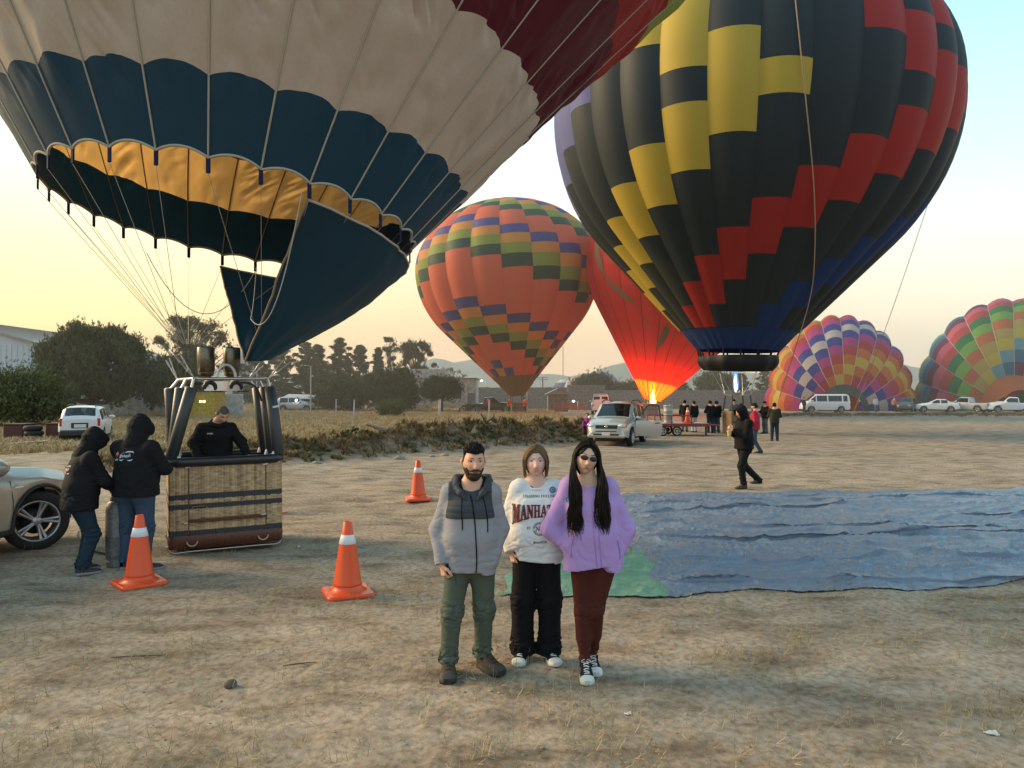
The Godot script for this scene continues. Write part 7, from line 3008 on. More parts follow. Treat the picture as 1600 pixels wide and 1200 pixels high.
	line_on(o, "zip", fy, [Vector3(0.004, 1.32, 0), Vector3(0.02, 1.25, 0), Vector3(0.034, 1.15, 0)], 0.0048, cord)
	line_on(o, "drawstring", fy, [Vector3(-0.055, 1.33, 0), Vector3(-0.06, 1.25, 0), Vector3(-0.055, 1.16, 0)], 0.0042, cord)
	line_on(o, "drawstring", f, [Vector3(-0.055, 1.165, 0), Vector3(-0.052, 1.12, 0), Vector3(-0.053, 1.08, 0)], 0.0048, cord)
	line_on(o, "drawstring", fy, [Vector3(0.085, 1.33, 0), Vector3(0.11, 1.25, 0), Vector3(0.125, 1.16, 0)], 0.0042, cord)
	line_on(o, "drawstring", f, [Vector3(0.124, 1.165, 0), Vector3(0.128, 1.12, 0), Vector3(0.128, 1.06, 0)], 0.0048, cord)
	var green := cloth("green_twill", lin(0.085, 0.105, 0.08), 0.9, 0.5, 9.0)
	var lf := legs_field(j, {"waist_y": 0.92, "waist_w": 0.165, "deep": 0.115, "leg": [0.098, 0.073, 0.06], "hem": 0.085, "hem_l": 0.095, "cell": 0.0085, "amp": 0.006, "flare": 1.05})
	garment(o, "trousers", lf, green)
	line_on(o, "pocket_seam", lf, [Vector3(-0.12, 0.78, 0), Vector3(-0.105, 0.73, 0), Vector3(-0.1, 0.68, 0)], 0.003, mat("green_seam", lin(0.035, 0.05, 0.035), 0.9))
	var boot := {"called": "boot", "sole": 0.034, "toe_h": 0.078, "ankle": 0.145, "w": 0.4, "cap": 0.8, "sole_mat": mat("boot_sole", lin(0.02, 0.018, 0.016), 0.8), "upper_mat": cloth("boot_suede", lin(0.07, 0.052, 0.037), 0.85, 0.6, 14.0), "cap_mat": mat("boot_toe", lin(0.045, 0.035, 0.027), 0.7), "lace_mat": mat("boot_lace", lin(0.02, 0.017, 0.014), 0.8), "laces": 4, "lace_r": 0.0042, "toe_up": 0.012}
	shoe(o, Vector3(-0.158, 0.0, -0.085), Vector3(0.02, 0, 1), 0.29, boot)
	shoe(o, Vector3(0.055, 0.0, -0.17), Vector3(0.62, 0, 0.78), 0.29, boot)


func fy_at(f: Field, p: Vector3) -> float:
	var x := clampi(int(round((p.x - f.lo.x) / f.c)), 0, f.nx - 1)
	var y := clampi(int(round((p.y - f.lo.y) / f.c)), 0, f.ny - 1)
	var z := clampi(int(round((p.z - f.lo.z) / f.c)), 0, f.nz - 1)
	return f.v[(z * f.ny + y) * f.nx + x]


func white_sweatshirt() -> void:
	var o := thing("person", "young person in a white printed sweatshirt and black trousers, middle of the trio in front", "person", Vector3(0.19, gy(0.19, -5.7), -5.7), 0.0, "trio posing in the foreground")
	var j := joints(1.64, {
		"pelvis": Vector3(0.0, 0.85, 0), "waist": Vector3(0, 0.97, 0), "chest": Vector3(0, 1.17, 0), "neck": Vector3(-0.006, 1.365, -0.012), "head": Vector3(-0.008, 1.517, 0.015),
		"shoulder_r": Vector3(-0.13, 1.318, -0.01), "shoulder_l": Vector3(0.127, 1.318, -0.01), "elbow_r": Vector3(-0.225, 1.04, -0.05), "elbow_l": Vector3(0.215, 1.03, -0.06),
		"wrist_r": Vector3(-0.198, 0.835, 0.05), "wrist_l": Vector3(0.195, 0.84, 0.03), "hip_r": Vector3(-0.085, 0.82, 0), "hip_l": Vector3(0.085, 0.82, 0),
		"knee_r": Vector3(-0.108, 0.46, 0.015), "knee_l": Vector3(0.1, 0.46, 0.015), "ankle_r": Vector3(-0.11, 0.09, -0.03), "ankle_l": Vector3(0.098, 0.09, -0.03)})
	var sk := skin("fair_skin", lin(0.66, 0.41, 0.32))
	var hx := head_frame(j, 0.0, 0.0, 0.0)
	var hs := 0.99
	body(o, j, 1.64, sk, 0.014, hx, hs, 0.9, [[j.wrist_r, Vector3(0.3, -1, 0.1), Vector3(0.8, 0.1, -0.5), 0.9, 0.85, 1.0]], 0.9)
	face_parts(o, hx, hs, 0.9, lin(0.2, 0.12, 0.075), lin(0.48, 0.2, 0.17))
	# chin length hair parted in the middle
	var brown := mat("brown_hair", lin(0.15, 0.085, 0.045), 0.5)
	var pale := mat("light_brown_hair", lin(0.19, 0.125, 0.07), 0.5)
	put("hair_cap", shell_patch(hx, hs, 0.9, func(d: Vector3, p: Vector3) -> float:
		if d.z > 0.3 and p.y < 0.075 - 0.9 * maxf(0.0, absf(p.x) - 0.02):
			return -1.0
		if p.y < 0.0 and d.z > -0.1 or p.y < -0.09:
			return -1.0
		return 0.012 + 0.003 * fold.get_noise_3d(p.x * 90.0, p.y * 30.0, p.z * 90.0), 90, 70), brown, o)
	var sets := [new_st(), new_st()]
	var rg := RandomNumberGenerator.new()
	rg.seed = 7
	for i in 420:
		var e := -1.0 if i % 2 else 1.0
		var zz := rg.randf_range(-0.95, 0.86)
		var front := smoothstep(0.2, 0.8, zz)
		var pts := []
		var wob := rg.randf() * TAU
		var long := rg.randf_range(-0.125, -0.085) if front < 0.3 else lerpf(-0.06, -0.005, rg.randf())
		var off := rg.randf_range(0.006, 0.024)
		for k in 10:
			var t := k / 9.0
			var ang := lerpf(0.05, 1.25, minf(t * 1.5, 1.0))
			var d := Vector3(e * sin(ang) * (1.0 - 0.25 * front * (1.0 - t)), cos(ang) * 0.98, zz * (1.0 - 0.2 * t)).normalized()
			var p := head_point(Vector3(d.x, d.y, d.z), 1.0, 0.5) + d * off
			if t > 0.6:
				var q := (t - 0.6) / 0.4
				var y0: float = head_point(Vector3(e * sin(1.25), cos(1.25) * 0.98, zz * 0.86).normalized(), 1.0, 0.5).y
				p.y = lerpf(y0, long, q)
				p.x = e * (0.083 + off * 0.6 + 0.006 * sin(q * 3.0 + wob) - 0.012 * q * q)
				if front > 0.3:
					p.x = e * (0.074 + off * 0.5)
				p.z = p.z * 0.9 + 0.004 * sin(q * 4.0 + wob)
			pts.append(hx * (p * hs))
		strand(sets[0 if rg.randf() < 0.7 else 1], spline(pts, 2), rg.randf_range(0.0026, 0.0055), 0.6)
	put("hair", sets[0], brown, o)
	put("hair_highlights", sets[1], pale, o)
	var white := cloth("white_fleece", lin(0.76, 0.77, 0.78), 0.95, 0.4, 9.0)
	var sp := {"hem": 0.775, "hem_w": 0.2, "chest_w": 0.195, "waist_w": 0.212, "deep": 0.128, "sleeve": [0.078, 0.075, 0.047], "cell": 0.0085, "belly": 0.025, "hem_d": 0.92, "open": ["_r"], "hem_wave": -0.012, "neck_cut": 0.068}
	var f := top_field(j, sp)
	finish_top(f, j, sp, 0.0062)
	garment(o, "sweatshirt", f, white)
	var st := new_st()
	var nk := []
	for i in 28:
		var a := TAU * i / 28.0
		nk.append(Vector3(-0.006 + cos(a) * 0.073, 1.352 - 0.04 * maxf(0.0, sin(a)) + 0.012 * maxf(0.0, -sin(a)), 0.002 + sin(a) * 0.072))
	nk.append(nk[0])
	tube(st, nk, 0.011, 8, false)
	put("collar_rib", st, white, o)
	st = new_st()
	tube(st, spline([Vector3(-0.063, 1.37, 0.01), Vector3(-0.052, 1.345, 0.05), Vector3(-0.03, 1.325, 0.066)], 5), 0.004, 5)
	put("neck_cord", st, cloth("black_cord", lin(0.008, 0.008, 0.009), 0.7), o)
	var red := mat("crimson_print", lin(0.2, 0.012, 0.02), 0.85)
	var black := mat("black_print", lin(0.05, 0.05, 0.055), 0.85)
	lettering(o, "print_line", "CHASING FULLNESS", 0.024, f, Vector2(0.03, 1.268), black, 1.0, "Droid Serif", 0.0, Vector2(1.12, 1.0), 0.0035)
	lettering(o, "print_word_outline", "MANHATTAN", 0.083, f, Vector2(0.03, 1.158), black, 1.0, "Droid Serif", 14.0, Vector2(0.78, 1.56), 0.003)
	lettering(o, "print_word", "MANHATTAN", 0.08, f, Vector2(0.034, 1.162), red, 1.0, "Droid Serif", 14.0, Vector2(0.79, 1.56), 0.0055)
	lettering(o, "print_year", "19", 0.026, f, Vector2(-0.066, 1.036), black, 1.0, "Droid Serif", 0.0, Vector2.ONE, 0.0035)
	lettering(o, "print_year", "98", 0.026, f, Vector2(0.1, 1.036), black, 1.0, "Droid Serif", 0.0, Vector2.ONE, 0.0035)
	for r in [[0.047, 0.0495], [0.034, 0.0355]]:
		decal(o, "print_ring", ring_outline(Vector2(0.016, 1.03), r[0], r[1], 0.0, TAU - 0.01, 30), f, black, 1.0, 0.0035)
	for i in 18:
		var a := TAU * i / 18.0
		if absf(sin(a)) > 0.3:
			decal(o, "print_mark", ring_outline(Vector2(0.016, 1.03), 0.038, 0.0445, a, a + 0.22, 2), f, black, 1.0, 0.0035)
	lettering(o, "print_initials", "NC", 0.04, f, Vector2(0.016, 1.03), red, 1.0, "Droid Serif", 0.0, Vector2(1.0, 1.1), 0.004)
	lettering(o, "print_script", "Brooklyn", 0.022, f, Vector2(0.02, 0.932), black, 1.0, "Droid Serif", 0.0, Vector2(1.0, 1.2), 0.0035, 0.08)
	sticker(o, f, Vector2(0.118, 1.312))
	var trousers := cloth("black_denim", lin(0.008, 0.008, 0.009), 0.9, 0.5, 9.0)
	garment(o, "trousers", legs_field(j, {"waist_y": 0.9, "waist_w": 0.168, "deep": 0.115, "leg": [0.096, 0.086, 0.084], "hem": 0.035, "cell": 0.009, "amp": 0.005, "flare": 1.02}), trousers)
	var sn := {"sole": 0.03, "toe_h": 0.058, "ankle": 0.085, "w": 0.37, "cap": 0.82, "sole_mat": mat("white_rubber", lin(0.55, 0.54, 0.48), 0.6), "upper_mat": cloth("black_canvas", lin(0.012, 0.012, 0.013), 0.9, 0.5, 14.0), "cap_mat": mats["white_rubber"], "lace_mat": mat("white_lace", lin(0.6, 0.6, 0.58), 0.8), "laces": 5, "lace_r": 0.0042}
	shoe(o, Vector3(-0.1, 0.0, -0.1), Vector3(-0.18, 0, 1), 0.27, sn)
	shoe(o, Vector3(0.09, 0.0, -0.1), Vector3(0.2, 0, 1), 0.27, sn)


func sticker(o: Node3D, f: Field, at: Vector2) -> void:
	decal(o, "round_sticker", ring_outline(at, 0.0, 0.025, 0.0, TAU, 24).slice(0, 24), f, mat("blue_sticker", lin(0.02, 0.13, 0.3), 0.4), 1.0, 0.005)
	decal(o, "sticker_mark", ring_outline(at, 0.011, 0.015, 0.4, 4.9, 12), f, mat("pale_sticker", lin(0.2, 0.4, 0.55), 0.4), 1.0, 0.0062)
	decal(o, "sticker_mark", [at + Vector2(-0.007, -0.003), at + Vector2(0.009, -0.005), at + Vector2(0.009, -0.001), at + Vector2(-0.007, 0.002)], f, mats["pale_sticker"], 1.0, 0.0062)


func lilac_jacket() -> void:
	var o := thing("person", "long haired woman in a lilac jacket and oval sunglasses, right of the trio in front", "person", Vector3(0.6, gy(0.6, -5.48), -5.48), -0.05, "trio posing in the foreground")
	var j := joints(1.71, {
		"pelvis": Vector3(0.0, 0.9, 0), "waist": Vector3(0.0, 1.02, 0), "chest": Vector3(-0.015, 1.22, 0), "neck": Vector3(-0.045, 1.432, -0.01), "head": Vector3(-0.052, 1.575, 0.02),
		"shoulder_r": Vector3(-0.168, 1.385, -0.01), "shoulder_l": Vector3(0.108, 1.375, -0.01), "elbow_r": Vector3(-0.305, 1.06, -0.03), "elbow_l": Vector3(0.235, 1.05, -0.04),
		"wrist_r": Vector3(-0.15, 0.915, 0.07), "wrist_l": Vector3(0.165, 0.87, 0.04), "hip_r": Vector3(-0.078, 0.86, 0), "hip_l": Vector3(0.085, 0.86, 0.01),
		"knee_r": Vector3(-0.078, 0.46, 0.03), "knee_l": Vector3(0.012, 0.47, 0.05), "ankle_r": Vector3(-0.062, 0.085, 0.05), "ankle_l": Vector3(0.0, 0.09, -0.1)})
	var sk := skin("olive_skin", lin(0.6, 0.36, 0.25))
	var hx := head_frame(j, 0.12, -0.04, -0.19)
	var hs := 1.0
	body(o, j, 1.71, sk, 0.014, hx, hs, 1.0, [], 0.92)
	face_parts(o, hx, hs, 1.0, lin(0.02, 0.012, 0.009), lin(0.4, 0.11, 0.1), false)
	# oval sunglasses
	var gl := Node3D.new()
	name_part(gl, "sunglasses", o)
	var frame := mat("black_acetate", lin(0.006, 0.006, 0.007), 0.12)
	for e in [-1.0, 1.0]:
		var st := new_st()
		ball(st, hx * (Vector3(e * 0.034, 0.012, 0.113) * hs), Vector3(0.029, 0.0185, 0.006) * hs, 20, 10, hx.basis * Basis(Vector3.UP, e * 0.22))
		put("lens", st, mat("black_lens", lin(0.004, 0.004, 0.005), 0.5), gl)
		st = new_st()
		tube(st, [hx * (Vector3(e * 0.059, 0.016, 0.1) * hs), hx * (Vector3(e * 0.074, 0.018, 0.06) * hs), hx * (Vector3(e * 0.08, 0.012, -0.005) * hs)], 0.0022, 5)
		put("temple", st, frame, gl)
	var bst := new_st()
	tube(bst, [hx * (Vector3(-0.009, 0.015, 0.112) * hs), hx * (Vector3(0, 0.019, 0.115) * hs), hx * (Vector3(0.009, 0.015, 0.112) * hs)], 0.002, 5)
	put("bridge", bst, frame, gl)
	# long dark hair, middle parting, falling over both shoulders to the waist
	var dark := mat("near_black_hair", lin(0.011, 0.008, 0.007), 0.42)
	var dark2 := mat("dark_brown_hair", lin(0.028, 0.017, 0.012), 0.42)
	put("hair_cap", shell_patch(hx, hs, 1.0, func(d: Vector3, p: Vector3) -> float:
		if d.z > 0.2 and p.y < 0.086 - 1.25 * maxf(0.0, absf(p.x) - 0.012):
			return -1.0
		if d.z > 0.1 and p.y < -0.01:
			return -1.0
		return 0.012 + 0.002 * fold.get_noise_3d(p.x * 90.0, p.y * 30.0, p.z * 90.0), 90, 70), dark, o)
	var sets := [new_st(), new_st()]
	var rg := RandomNumberGenerator.new()
	rg.seed = 17
	for i in 560:
		var e := -1.0 if i % 2 else 1.0
		var zz := rg.randf_range(-0.9, 0.72)
		var off := rg.randf_range(0.008, 0.026)
		var pts := []
		for k in 7:
			var t := k / 6.0
			var ang := lerpf(0.04, 1.45, t)
			var d := Vector3(e * sin(ang), cos(ang), zz * (1.0 - 0.35 * t)).normalized()
			var p := head_point(d, 1.0, 0.4) + d * off
			if zz > 0.3:
				p.x += e * 0.006 * t
			pts.append(hx * (p * hs))
		var last: Vector3 = pts[6]
		var wob := rg.randf() * TAU
		var lane := rg.randf()
		# ends: camera left fall and camera right fall
		var cx := -0.135 + (lane - 0.5) * 0.1 if e < 0 else 0.055 + (lane - 0.5) * 0.1
		var bottom := lerpf(0.99, 1.14, rg.randf()) + 0.05 * absf(lane - 0.5)
		var fz := 0.125 + 0.03 * rg.randf()
		var steps := 15
		for k in range(1, steps + 1):
			var t := float(k) / steps
			var y := lerpf(last.y, bottom, t)
			var x := lerpf(last.x, cx, smoothstep(0.0, 0.6, t)) + e * 0.012 * sin(PI * minf(t * 2.0, 1.0))
			var z := lerpf(last.z, fz, smoothstep(0.05, 0.45, t)) + 0.012 * sin(PI * t)
			var wave := smoothstep(0.35, 1.0, t)
			x += wave * (0.013 * sin(t * 13.0 + lane * 3.0 + e) + 0.008 * sin(t * 19.0 + wob))
			z += wave * 0.008 * cos(t * 12.0 + wob)
			pts.append(Vector3(x, y, z))
		strand(sets[0 if rg.randf() < 0.66 else 1], pts, rg.randf_range(0.0026, 0.0056), 0.7)
	put("hair", sets[0], dark, o)
	put("hair_locks", sets[1], dark2, o)
	# lilac jacket
	var lilac := cloth("lilac_cotton", lin(0.46, 0.29, 0.62), 0.85, 0.35, 9.0)
	var sp := {"hem": 0.785, "hem_w": 0.215, "chest_w": 0.19, "waist_w": 0.2, "deep": 0.132, "sleeve": [0.075, 0.078, 0.052], "cell": 0.0085, "belly": 0.015, "open": [], "hem_d": 1.12, "hem_wave": 0.022, "neck_cut": 0.05, "fx": 7.5, "fy": 4.5}
	var f := top_field(j, sp)
	finish_top(f, j, sp, 0.0042)
	garment(o, "jacket", f, lilac)
	var st := new_st()
	for e in [-1.0, 1.0]:
		loft(st, [[0.0, 0.016, 1.385], [0.35, 0.02, 1.39], [0.8, 0.018, 1.405], [1.0, 0.012, 1.41]].map(func(k): return circle_at(Vector3(-0.035 + e * (0.012 + 0.062 * sin(k[0] * 1.5)), k[2] - 0.09 * (1.0 - k[0]) , 0.088 - 0.09 * k[0]), Vector3.UP, Vector3(e * 0.5, 0, 0.8), k[1], 10)))
	put("collar", st, lilac, o)
	var seam := mat("lilac_seam", lin(0.3, 0.18, 0.44), 0.85)
	for x in [0.0, 0.035]:
		line_on(o, "placket_seam", f, [Vector3(-0.02 + x, 1.28, 0), Vector3(-0.012 + x, 1.15, 0), Vector3(0.005 + x, 0.95, 0), Vector3(0.018 + x, 0.81, 0)], 0.0028, seam)
	line_on(o, "pocket_welt", f, [Vector3(-0.15, 1.02, 0), Vector3(-0.165, 0.95, 0), Vector3(-0.17, 0.88, 0)], 0.0045, seam)
	line_on(o, "pocket_welt", f, [Vector3(0.17, 1.0, 0), Vector3(0.185, 0.93, 0), Vector3(0.19, 0.86, 0)], 0.0045, seam)
	sticker(o, f, Vector2(-0.178, 1.285))
	var brown := cloth("rust_leggings", lin(0.075, 0.018, 0.012), 0.85, 0.4, 9.0)
	garment(o, "leggings", legs_field(j, {"waist_y": 0.95, "waist_w": 0.165, "deep": 0.118, "leg": [0.102, 0.058, 0.039], "calf": 0.056, "hem": 0.105, "hem_l": 0.115, "cell": 0.0085, "amp": 0.003, "blend": 0.012}), brown)
	var sock := cloth("navy_sock", lin(0.01, 0.012, 0.022), 0.9)
	for e in ["_r", "_l"]:
		st = new_st()
		tube(st, [j["ankle" + e] + Vector3(0, -0.02, 0), j["ankle" + e] + Vector3(0, 0.045, 0)], [0.043, 0.039], 14)
		put("sock", st, sock, o)
	var sn := {"sole": 0.032, "toe_h": 0.06, "ankle": 0.12, "w": 0.37, "cap": 0.8, "sole_mat": mat("white_rubber", lin(0.55, 0.54, 0.48), 0.6), "upper_mat": cloth("navy_canvas", lin(0.012, 0.014, 0.028), 0.9, 0.5, 14.0), "cap_mat": mats["white_rubber"], "lace_mat": mats["white_lace"], "laces": 6, "lace_r": 0.0046}
	shoe(o, Vector3(-0.062, 0.0, 0.0), Vector3(0.03, 0, 1), 0.26, sn)
	shoe(o, Vector3(-0.012, 0.0, -0.16), Vector3(0.12, 0, 1), 0.26, sn)


# ---------------------------------------------------------------- crew and bystanders

func figure(label: String, at: Vector3, turn: float, h: float, sp: Dictionary, group := "") -> Node3D:
	var o := thing("person", label, "person", at, turn, group)
	var j := joints(h, sp.get("pose", {}))
	var cell: float = sp.get("cell", 0.024)
	var near := cell < 0.02
	var hx := head_frame(j, sp.get("yaw", 0.0), sp.get("pitch", 0.0), 0.0)
	var hs := h / 1.72
	var hands := []
	for e in [["_r", 1.0], ["_l", -1.0]]:
		var w: Vector3 = j["wrist" + e[0]]
		var d: Vector3 = (w - j["elbow" + e[0]]).normalized()
		if near or sp.get("hands", false):
			hands.append([w, d, Vector3(-e[1] * -0.8, 0.1, -0.5), 0.8, 1.0, e[1]])
	body(o, j, h, skin("tan_skin", lin(0.56, 0.3, 0.205)), maxf(cell, 0.016), hx, hs, 0.8, hands, 0.9)
	if sp.get("face", near):
		face_parts(o, hx, hs, 0.8, lin(0.03, 0.025, 0.022), lin(0.3, 0.1, 0.08))
	var b: float = sp.get("bulk", 1.0)
	var k := h / 1.72
	var t := {"hem": sp.get("hem", 0.47 * h), "hem_w": 0.2 * k * b, "chest_w": 0.185 * k * b, "deep": 0.142 * k * b, "hem_d": 1.05, "sleeve": [0.075 * k * b, 0.068 * k, 0.05 * k], "cell": cell, "blend": 0.014, "neck_cut": 0.0, "open": sp.get("open", ["_r", "_l"])}
	if sp.has("extra"):
		t.extra = sp.extra
	var f := top_field(j, t)
	finish_top(f, j, t, 0.008 if near else 0.0)
	garment(o, "jacket", f, sp.jacket)
	garment(o, "trousers", legs_field(j, {"waist_y": 0.55 * h if not sp.has("waist_y") else sp.waist_y, "waist_w": 0.17 * k * b, "deep": 0.108 * k * b, "leg": [0.096 * k * b, 0.076 * k, 0.062 * k], "hem": sp.get("cuff", 0.045 * h), "cell": cell, "amp": 0.008 if near else 0.0, "flare": 1.05}), sp.trousers)
	var hw: String = sp.get("head", "hair")
	var hm: Material = sp.get("head_mat", mat("black_hair", lin(0.012, 0.009, 0.007), 0.55))
	if hw == "hood":
		var hf := Field.new(j.head - Vector3(0.19, 0.3, 0.24), j.head + Vector3(0.19, 0.22, 0.2), maxf(cell * 0.8, 0.01), 0.016)
		var bx := hx.basis
		hf.cap(hx * (Vector3(0, 0.03, -0.02) * hs), hx * (Vector3(0, 0.015, 0.045) * hs), 0.122 * hs, 0.112 * hs)
		hf.cap(hx * (Vector3(0, 0.08, -0.06) * hs), hx * (Vector3(0, 0.02, -0.05) * hs), 0.075 * hs, 0.1 * hs)
		hf.cap(hx * (Vector3(0, -0.03, -0.03) * hs), j.neck + Vector3(0, -0.05, -0.03), 0.105 * hs, 0.12 * k)
		hf.settle()
		if near:
			hf.folds(fold, func(_p: Vector3) -> float: return 0.006, 9.0, 14.0, 9.0)
		hf.cut(func(p: Vector3) -> float:
			var q: Vector3 = bx.inverse() * (p - hx.origin) / hs
			return minf(minf(q.z - 0.055, 0.082 - Vector2(q.x, (q.y + 0.015) * 0.8).length()), 0.2) if q.z > 0.0 else -1.0)
		garment(o, "hood", hf, sp.jacket)
	elif hw == "cap" or hw == "hat":
		var st := new_st()
		var rr := []
		for i in 7:
			var a := PI / 2 * i / 6.0
			rr.append(circle_at(hx * (Vector3(0, 0.035 + 0.1 * sin(a), -0.005) * hs), hx.basis.x, hx.basis.z * 1.18, (0.09 * cos(a) + 0.001) * hs, 16))
		grid(st, rr, true)
		put("cap_crown", st, hm, o)
		st = new_st()
		if hw == "hat":
			lathe(st, [Vector2(0.085, 0.04), Vector2(0.17, 0.03), Vector2(0.172, 0.036), Vector2(0.085, 0.05)].map(func(v): return v * hs), 20, hx)
		else:
			grid(st, [0.085, 0.12, 0.165].map(func(r): return PackedVector3Array(range(9).map(func(i): return hx * (Vector3(sin((i - 4) * 0.24) * r, 0.042 - (r - 0.085) * 0.25, cos((i - 4) * 0.24) * r * 1.15) * hs)))))
		put("cap_brim", st, hm, o)
	elif hw == "beanie":
		put("knit_cap", shell_patch(hx, hs, 0.8, func(_d: Vector3, p: Vector3) -> float: return 0.014 if p.y > 0.02 else -1.0, 32, 28), hm, o)
	if hw != "hood":
		put("hair", shell_patch(hx, hs, 0.8, func(d: Vector3, p: Vector3) -> float: return sp.get("hair_t", 0.014) + 0.004 * fold.get_noise_3d(p.x * 120.0, p.y * 120.0, p.z * 120.0) if p.y > (0.062 if d.z > 0.35 else (0.01 if d.z > -0.2 else -0.05)) else -1.0, 48, 40), hm, o)
	var dark := mat("dark_shoe", lin(0.018, 0.016, 0.015), 0.7)
	for e in ["_r", "_l"]:
		var a: Vector3 = j["ankle" + e]
		var dir: Vector3 = sp.get("toe" + e, Vector3(0.1 if e == "_l" else -0.1, 0, 1))
		var y: float = a.y - 0.045 * h
		shoe(o, Vector3(a.x, maxf(0.0, y), a.z) - Vector3(dir.x, 0, dir.z).normalized() * 0.075 * k, dir, 0.28 * k, {"sole": 0.028, "toe_h": 0.065, "ankle": 0.11, "w": 0.37, "sole_mat": sp.get("sole_mat", dark), "upper_mat": sp.get("shoe_mat", dark)})
	o.set_meta("f_top", 0)
	o.remove_meta("f_top")
	last_top = f
	return o


var last_top: Field


func crew() -> void:
	var black := cloth("black_jacket", lin(0.012, 0.012, 0.014), 0.85, 0.5, 7.0)
	var jeans := cloth("blue_jeans", lin(0.045, 0.075, 0.125), 0.9, 0.5, 9.0)
	var dkjeans := cloth("dark_jeans", lin(0.02, 0.04, 0.06), 0.9, 0.5, 9.0)
	var pink := mat("salmon_print", lin(0.6, 0.22, 0.16), 0.8)
	var pale := mat("pale_blue_print", lin(0.4, 0.55, 0.7), 0.8)
	# broad crewman with his back to us
	var o := figure("broad crewman in a black hooded jacket and jeans, back turned, beside the wicker basket", Vector3(-4.38, gy(-4.38, -8.62), -8.62), PI - 0.25, 1.8, {"cell": 0.013, "jacket": black, "trousers": jeans, "head": "hood", "bulk": 1.25, "hem": 0.86, "pitch": 0.35, "face": false,
		"pose": {"head": Vector3(0.0, 1.63, 0.075), "neck": Vector3(0, 1.5, 0.01), "shoulder_r": Vector3(-0.215, 1.42, -0.01), "shoulder_l": Vector3(0.215, 1.42, -0.01), "elbow_r": Vector3(-0.31, 1.17, 0.1), "elbow_l": Vector3(0.3, 1.16, 0.12), "wrist_r": Vector3(-0.19, 1.13, 0.32), "wrist_l": Vector3(0.18, 1.13, 0.32), "chest": Vector3(0, 1.28, 0), "waist": Vector3(0, 1.08, 0.01), "hip_r": Vector3(-0.11, 0.9, 0), "hip_l": Vector3(0.11, 0.9, 0), "knee_r": Vector3(-0.13, 0.48, 0.03), "knee_l": Vector3(0.13, 0.48, 0.03), "ankle_r": Vector3(-0.14, 0.085, -0.02), "ankle_l": Vector3(0.13, 0.085, 0.0)}, "toe_r": Vector3(-0.75, 0, 0.7), "shoe_mat": mat("black_trainer", lin(0.02, 0.021, 0.024), 0.6), "sole_mat": mat("grey_sole", lin(0.2, 0.2, 0.2), 0.7)}, "crew in black jackets filling the basket")
	back_logo(o, last_top, Vector2(0.02, 1.335), 1.0, pink, pale)
	for k in 3:
		var st := new_st()
		box(st, Vector3(-0.2 - 0.035 * k, 0.085 - 0.006 * k, 0.075 + 0.03 * k), Vector3(0.018, 0.006, 0.05), Basis(Vector3.UP, -0.8))
		put("shoe_stripe", st, mat("white_lace", lin(0.6, 0.6, 0.58), 0.8), o)
	# shorter one at his left, bent forward
	o = figure("shorter hooded crewman in black jacket and dark jeans, bending beside the gas cylinder", Vector3(-4.93, gy(-4.93, -8.52), -8.52), 2.35, 1.66, {"cell": 0.013, "jacket": black, "trousers": dkjeans, "head": "hood", "bulk": 1.22, "hem": 0.74, "pitch": 0.45, "face": false,
		"pose": {"head": Vector3(0.0, 1.51, 0.12), "neck": Vector3(0, 1.4, 0.04), "chest": Vector3(0, 1.2, 0.01), "waist": Vector3(0, 1.0, -0.02), "shoulder_r": Vector3(-0.195, 1.33, 0.02), "shoulder_l": Vector3(0.195, 1.33, 0.02), "elbow_r": Vector3(-0.24, 1.06, 0.16), "elbow_l": Vector3(0.24, 1.06, 0.18), "wrist_r": Vector3(-0.15, 0.92, 0.34), "wrist_l": Vector3(0.15, 0.92, 0.36), "pelvis": Vector3(0, 0.88, -0.05), "hip_r": Vector3(-0.1, 0.84, -0.05), "hip_l": Vector3(0.1, 0.84, -0.05), "knee_r": Vector3(-0.11, 0.45, 0.07), "knee_l": Vector3(0.12, 0.45, 0.1), "ankle_r": Vector3(-0.12, 0.08, -0.03), "ankle_l": Vector3(0.12, 0.08, 0.02)}, "shoe_mat": mats["black_trainer"], "sole_mat": mats["grey_sole"]}, "crew in black jackets filling the basket")
	back_logo(o, last_top, Vector2(0.04, 1.2), 0.9, pink, pale)
	# man standing in the basket
	var sp := {"cell": 0.012, "jacket": black, "trousers": dkjeans, "head": "hair", "bulk": 1.05, "pitch": 0.65, "yaw": 0.25, "hair_t": 0.007, "head_mat": mat("grey_hair", lin(0.1, 0.085, 0.075), 0.7),
		"pose": {"head": Vector3(0.05, 1.5, 0.22), "neck": Vector3(0.01, 1.4, 0.1), "chest": Vector3(0, 1.22, 0.04), "waist": Vector3(0, 1.06, 0.0), "shoulder_r": Vector3(-0.18, 1.32, 0.05), "shoulder_l": Vector3(0.18, 1.32, 0.05), "elbow_r": Vector3(-0.29, 1.12, 0.05), "elbow_l": Vector3(0.3, 1.13, 0.12), "wrist_r": Vector3(-0.24, 0.93, 0.17), "wrist_l": Vector3(0.38, 0.95, 0.22)}}
	o = figure("grey haired man in a black jacket standing inside the wicker basket, looking down", Vector3(-4.02, 0.27, -10.05), 0.5, 1.72, sp)
	lettering(o, "chest_print", "crew", 0.03, last_top, Vector2(-0.1, 1.25), mat("white_print", lin(0.6, 0.6, 0.6), 0.8), 1.0, "Droid Sans", 0.0, Vector2.ONE, 0.004)
	var st := new_st()
